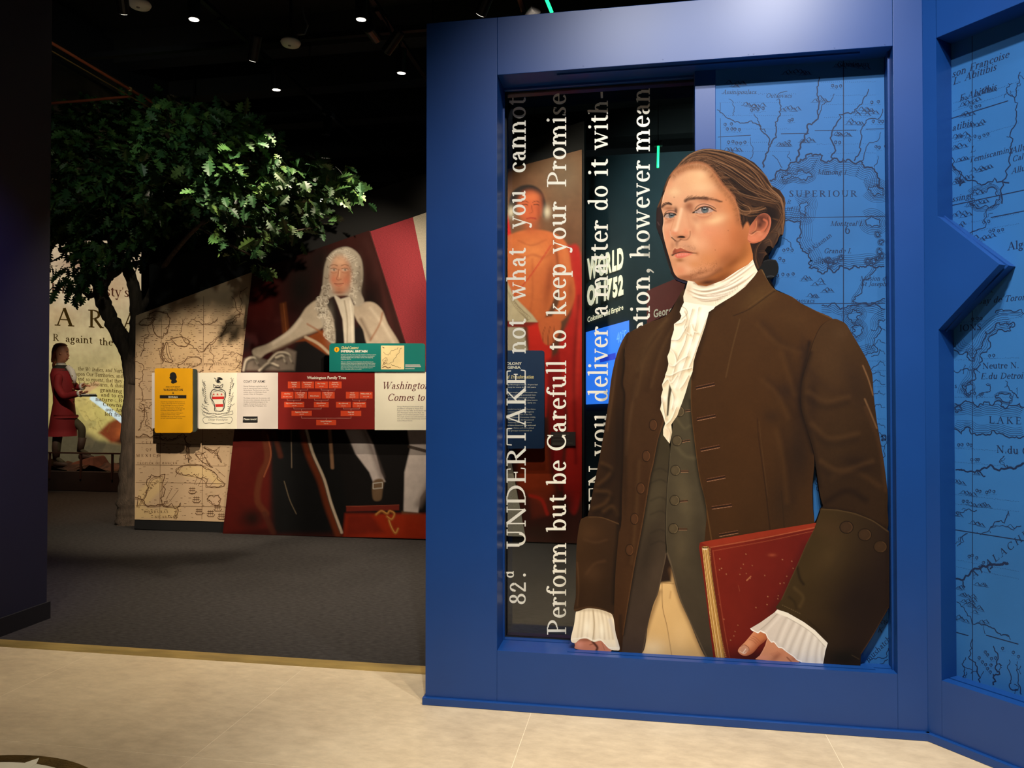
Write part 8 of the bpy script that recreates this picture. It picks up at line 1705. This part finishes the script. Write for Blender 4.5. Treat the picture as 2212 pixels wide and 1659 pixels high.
txt([('R', 114, 736, 15, 13, 0), ('againt', 141, 739, 15, 58, 0), ('the', 214, 745, 15, 29, 0), ('A', 258, 748, 15, 16, 0)], M_OLV)
txt([('the W: Indies, and North Am', 168, 800, 8, 118, .2), ('upon Our Territories, and the', 164, 811, 8, 116, 0), ('and so equent, that they can', 168, 822, 8, 112, 0), ('ly for Measures, & should', 170, 832, 8, 104, 0), ('granting on', 216, 846, 8, 66, 0), ('and to ende', 218, 856.5, 8, 60, 0), ('nature : But', 206, 866, 8, 70, 0), ('Crowns, as', 222, 877, 8, 58, 0), ('our Ambai', 228, 888, 8, 54, 0), ('left frivolo', 226, 898, 8, 54, 0)], M_OLV)

# stage with railing
YG = 10.9
stg = empty('stage', tuple(on_y(180, 1060, YG)*np.array([1, 1, 0])), 'low dark stage with a thin brown railing below the picture wall', 'stage')
p0_ = on_y(40, 1016, YG); p1_ = on_y(288, 1010, YG); zt = p0_[2]
MB().box(p0_[0]-1.2, p1_[0]+.1, YG, YG+1.25, 0, zt).build('platform', mat('dark_brown_stage', (46, 30, 24), rough=.7, var=.2), stg, bevel=.01)
gr = MB(); nx, ny = 40, 14
gv = [(p0_[0]-1.2+(p1_[0]-p0_[0]+1.3)*i/nx, YG+.06+1.1*j/ny, zt+.005+.05*rt.rand()+.05*math.sin(i*.7+j)) for j in range(ny+1) for i in range(nx+1)]
gr.add(gv, [(j*(nx+1)+i, j*(nx+1)+i+1, (j+1)*(nx+1)+i+1, (j+1)*(nx+1)+i) for j in range(ny) for i in range(nx)]); gr.build('mock_ground', mat('mock_earth', (84, 52, 36), rough=.9, var=.4, scale=8, bump=.8), stg)
M_RAIL = mat('brown_rail', (70, 44, 36), rough=.45, metal=.2)
a_ = on_y(60, 977, YG); e_ = on_y(286, 971, YG); MB().box(a_[0]-1, e_[0]+.1, YG-.02, YG+.02, a_[2]-.012, a_[2]+.012).build('handrail', M_RAIL, stg)
for x_ in (60, 108, 175, 243, 285): q = on_y(x_, 975, YG); MB().box(q[0]-.014, q[0]+.014, YG-.014, YG+.014, zt-.12, a_[2]-.012).build('post', M_RAIL, stg)
rk = on_y(192, 1000, 11.5); MB().add(*(lambda: ([(rk[0]-.28, 11.3, zt), (rk[0]+.22, 11.3, zt), (rk[0]+.26, 11.75, zt), (rk[0]-.25, 11.75, zt), (rk[0]-.2, 11.36, zt+.10), (rk[0]+.16, 11.36, zt+.2), (rk[0]+.18, 11.66, zt+.21), (rk[0]-.16, 11.66, zt+.12)], [(0, 1, 5, 4), (1, 2, 6, 5), (2, 3, 7, 6), (3, 0, 4, 7), (4, 5, 6, 7)]))()).build('boulder', mat('red_rock', (120, 66, 44), rough=.9, var=.3, bump=.6), stg, bevel=.03)

# costumed mannequin in a red coat, facing right with a book
YM_ = 11.5
mk = lambda x, y, d=0.0: np.array(on_y(x, y, YM_+d))
man = empty('mannequin', tuple(mk(140, 1004)), 'mannequin in a red long coat standing on the stage reading a book', 'mannequin')
U = 11.66/1636.7   # metres per drawing unit there
M_SKIN = mat('wax_skin', (206, 140, 108), rough=.5, var=.05); M_COAT = mat('scarlet_wool', (128, 16, 22), rough=.8, var=.12, bump=.2, bscale=120); M_HAIR = mat('auburn_hair', (128, 62, 32), rough=.6, var=.3, scale=20); M_BREECH = mat('olive_breeches', (74, 66, 46), rough=.8); M_BOOT = mat('brown_gaiters', (74, 52, 40), rough=.7); M_LINEN = mat('white_linen', (226, 220, 210), rough=.7)
def skinbody(name, V, E, R, m):
    me = bpy.data.meshes.new(name); off = Vector(man.location); me.from_pydata([Vector(v)-off for v in V], E, []); me.update()
    o = bpy.data.objects.new(name, me); COL.objects.link(o); o.parent = man; me.materials.append(m)
    sk = o.modifiers.new('skin', 'SKIN'); sd = o.modifiers.new('sub', 'SUBSURF'); sd.levels = 2; sd.render_levels = 2
    for i, r in enumerate(R): v = me.skin_vertices[0].data[i]; v.radius = (r*U, r*U); v.use_root = (i == 0)
    sk.use_smooth_shade = True
    return o
# body: pelvis, spine, chest, neck, two legs (far leg stepping up on the rock)
V = [mk(138, 895), mk(136, 860), mk(134, 820), mk(133, 798), mk(130, 900, -.08), mk(126, 945, -.1), mk(122, 990, -.1), mk(138, 1000, -.1), mk(148, 900, .08), mk(178, 925, .1), mk(174, 972, .1), mk(195, 984, .1)]
skinbody('body', V, [(0, 1), (1, 2), (2, 3), (0, 4), (4, 5), (5, 6), (6, 7), (0, 8), (8, 9), (9, 10), (10, 11)], [16, 16, 17, 7, 12, 9, 6, 5, 12, 10, 6, 5], M_BREECH)
for pts, rd in (([mk(124, 942, -.1), mk(122, 965, -.1), mk(121, 994, -.1)], [10, 9.5, 7]), ([mk(178, 945, .1), mk(175, 962, .1), mk(173, 976, .1)], [9, 8, 7])): MB().tube(pts, [r*U for r in rd], 14).build('gaiter', M_BOOT, man, smooth=True)
for x, y, d in ((120, 1002, -.1), (174, 986, .1)):
    p_ = mk(x, y, d); MB().tube([p_, p_+np.array([.10, 0, .0]), p_+np.array([.24, 0, -.015])], [.055, .05, .03], 12).build('shoe', M_BOOT, man, smooth=True)
# coat: stacked oval rings
def loft(rings, name, m, seg=22):
    b = MB(); n = len(rings)
    for cx_, cy_, rx, ry in rings:
        c = mk(cx_, cy_)
        for k in range(seg):
            a = 2*math.pi*k/seg; b.v.append(tuple(c+np.array([rx*U*math.cos(a), ry*U*math.sin(a), 0])))
    for i in range(n-1):
        for k in range(seg): b.f.append((i*seg+k, i*seg+(k+1) % seg, (i+1)*seg+(k+1) % seg, (i+1)*seg+k))
    b.f.append(tuple(range(seg))); b.f.append(tuple(range((n-1)*seg, n*seg))[::-1]); return b.build(name, m, man, smooth=True)
loft([(134, 791, 9, 14), (133, 797, 17, 24), (134, 810, 23, 28), (137, 830, 25, 27), (138, 850, 23, 24), (138, 870, 22, 24), (137, 900, 27, 28), (136, 925, 30, 30), (134, 942, 32, 32)], 'coat', M_COAT)
loft([(134, 789, 11, 16), (133, 795, 16, 22), (134, 801, 18, 25)], 'collar', mat('dark_collar', (34, 34, 26), rough=.8)); loft([(141, 896, 25, 29), (142, 899, 26, 30), (141, 903, 25, 29)], 'pocket_flap', M_COAT)
# arms
skinbody('near_sleeve', [mk(128, 806, -.16), mk(124, 836, -.2), mk(138, 858, -.2), mk(160, 852, -.18), mk(172, 850, -.16)], [(0, 1), (1, 2), (2, 3), (3, 4)], [10, 9.5, 10, 8.5, 8], M_COAT)
skinbody('far_sleeve', [mk(142, 804, .16), mk(156, 828, .18), mk(168, 838, .12), mk(176, 836, .08)], [(0, 1), (1, 2), (2, 3)], [10, 9, 8, 7], M_COAT)
def hand(base, dirx, name='hand'):
    V = [base]; E = []; R = [4.6]; V.append(base+np.array([.05, 0, .005])); E.append((0, 1)); R.append(4.8)
    for j, (o, L) in enumerate(((-.035, .07), (-.012, .085), (.012, .08), (.035, .065))):
        i = len(V); V += [base+np.array([.075, o, .012]), base+np.array([.075+L*.5, o, .016]), base+np.array([.075+L*.75, o, .016-.03*dirx])]; E += [(1, i), (i, i+1), (i+1, i+2)]; R += [1.6, 1.4, 1.2]
    i = len(V); V += [base+np.array([.04, -.045, .03]), base+np.array([.085, -.05, .045])]; E += [(0, i), (i, i+1)]; R += [1.7, 1.4]
    return skinbody(name, V, E, R, M_SKIN)
hand(mk(173, 850, -.16), -1); hand(mk(178, 834, .08), 1)
for p_ in (mk(172, 850, -.16), mk(177, 835, .08)): MB().lathe(p_, [(.045, -.03), (.06, .0), (.065, .02), (.05, .025)], 14, axis=(1, 0, 0)).build('cuff_frill', M_LINEN, man, smooth=True)
# head in profile: loft along the vertical with a nose ridge
b = MB(); seg = 24; prof = [(788, -2, 7, 8, 0), (784, 0, 9, 9, 2), (779, 3, 12, 10, 3), (775, 4, 14, 11, 2.0), (771, 4, 14.5, 12, 3.0), (768, 4, 15, 12.5, 5.0), (764, 3.5, 15.5, 13, 2.5), (760, 3, 16, 13.5, 1.2), (755, 2.5, 16.5, 13.5, 1.8), (750, 1.5, 15.5, 13, .5), (746, 0.5, 12.5, 11, 0), (743, 0, 7, 7, 0), (742, 0, 2, 2, 0)]
for y, cx_, rx, ry, nose in prof:
    c = mk(131+cx_, y)
    for k in range(seg):
        a = 2*math.pi*k/seg; n_ = nose*max(0, math.cos(a))**14; b.v.append(tuple(c+np.array([(rx*math.cos(a)*(1 if math.cos(a) < 0 else .92)+n_)*U, ry*math.sin(a)*U, 0])))
for i in range(len(prof)-1):
    for k in range(seg): b.f.append((i*seg+k, i*seg+(k+1) % seg, (i+1)*seg+(k+1) % seg, (i+1)*seg+k))
b.f.append(tuple(range(seg))); hd_ = b.build('head', M_SKIN, man, smooth=True)
for s in (-1, 1): p_ = mk(145, 760, s*.075); MB().lathe(p_, [(.004, -.006), (.012, 0), (.004, .006)], 10, axis=(0, 1, 0)).build('eye', mat('eye_dark', (40, 26, 22), rough=.3), man)
p_ = mk(143, 775, 0); MB().tube([p_+np.array([.03, -.035, 0]), p_+np.array([.052, 0, 0]), p_+np.array([.03, .035, 0])], [.006, .008, .006], 6).build('mouth', mat('lip_red', (150, 70, 60), rough=.5), man)
p_ = mk(130, 764, -.092); MB().lathe(p_, [(.006, -.012), (.022, 0), (.006, .012)], 10, axis=(0, 1, 0)).build('ear', M_SKIN, man, smooth=True)
b = MB(); hp = [(783, -13, 6, 8), (778, -10, 9, 12), (770, -6, 13, 14.2), (760, -3.5, 16, 15.2), (752, -1, 17, 15.2), (746, 0, 15.5, 13.5), (742, 0, 10, 9), (740.5, 0, 3, 3)]
for y, cx_, rx, ry in hp:
    c = mk(131+cx_, y)
    for k in range(seg): a = 2*math.pi*k/seg; b.v.append(tuple(c+np.array([rx*math.cos(a)*U*(.12 if math.cos(a) > 0 and y > 756 else .62 if math.cos(a) > 0 and y > 748 else 1), ry*math.sin(a)*U, 0])))
for i in range(len(hp)-1):
    for k in range(seg): b.f.append((i*seg+k, i*seg+(k+1) % seg, (i+1)*seg+(k+1) % seg, (i+1)*seg+k))
b.f.append(tuple(range(seg))); b.build('hair', M_HAIR, man, smooth=True)
MB().tube([mk(119, 780), mk(116, 788), mk(115, 797)], [.03, .026, .012], 10).build('queue', M_HAIR, man, smooth=True)
loft([(134, 798, 13, 15), (133, 790, 10, 12), (132, 784, 9, 10)], 'neck_cloth', M_LINEN); MB().tube([mk(146, 792), mk(155, 802), mk(160, 816), mk(161, 828)], [.04, .05, .045, .02], 12).build('shirt_frill', M_LINEN, man, smooth=True)
for i in range(5): p_ = mk(156+i*.8, 812+i*14, -.12); MB().lathe(p_, [(.012, 0), (.008, .008)], 10, axis=(.5, -1, 0)).build('button', M_BRASS, man)
bk = empty('open_book', tuple(mk(190, 852, -.1)), 'dark open book held by the mannequin in the red coat', 'book')
c = mk(190, 853, -.1); MB().box(c[0]-.07, c[0]+.1, c[1]-.1, c[1]+.1, c[2]-.03, c[2]-.005).build('cover', M_BLACK, bk, bevel=.004); MB().box(c[0]-.06, c[0]+.09, c[1]-.09, c[1]+.09, c[2]-.005, c[2]+.02).build('pages', M_LINEN, bk, bevel=.004)
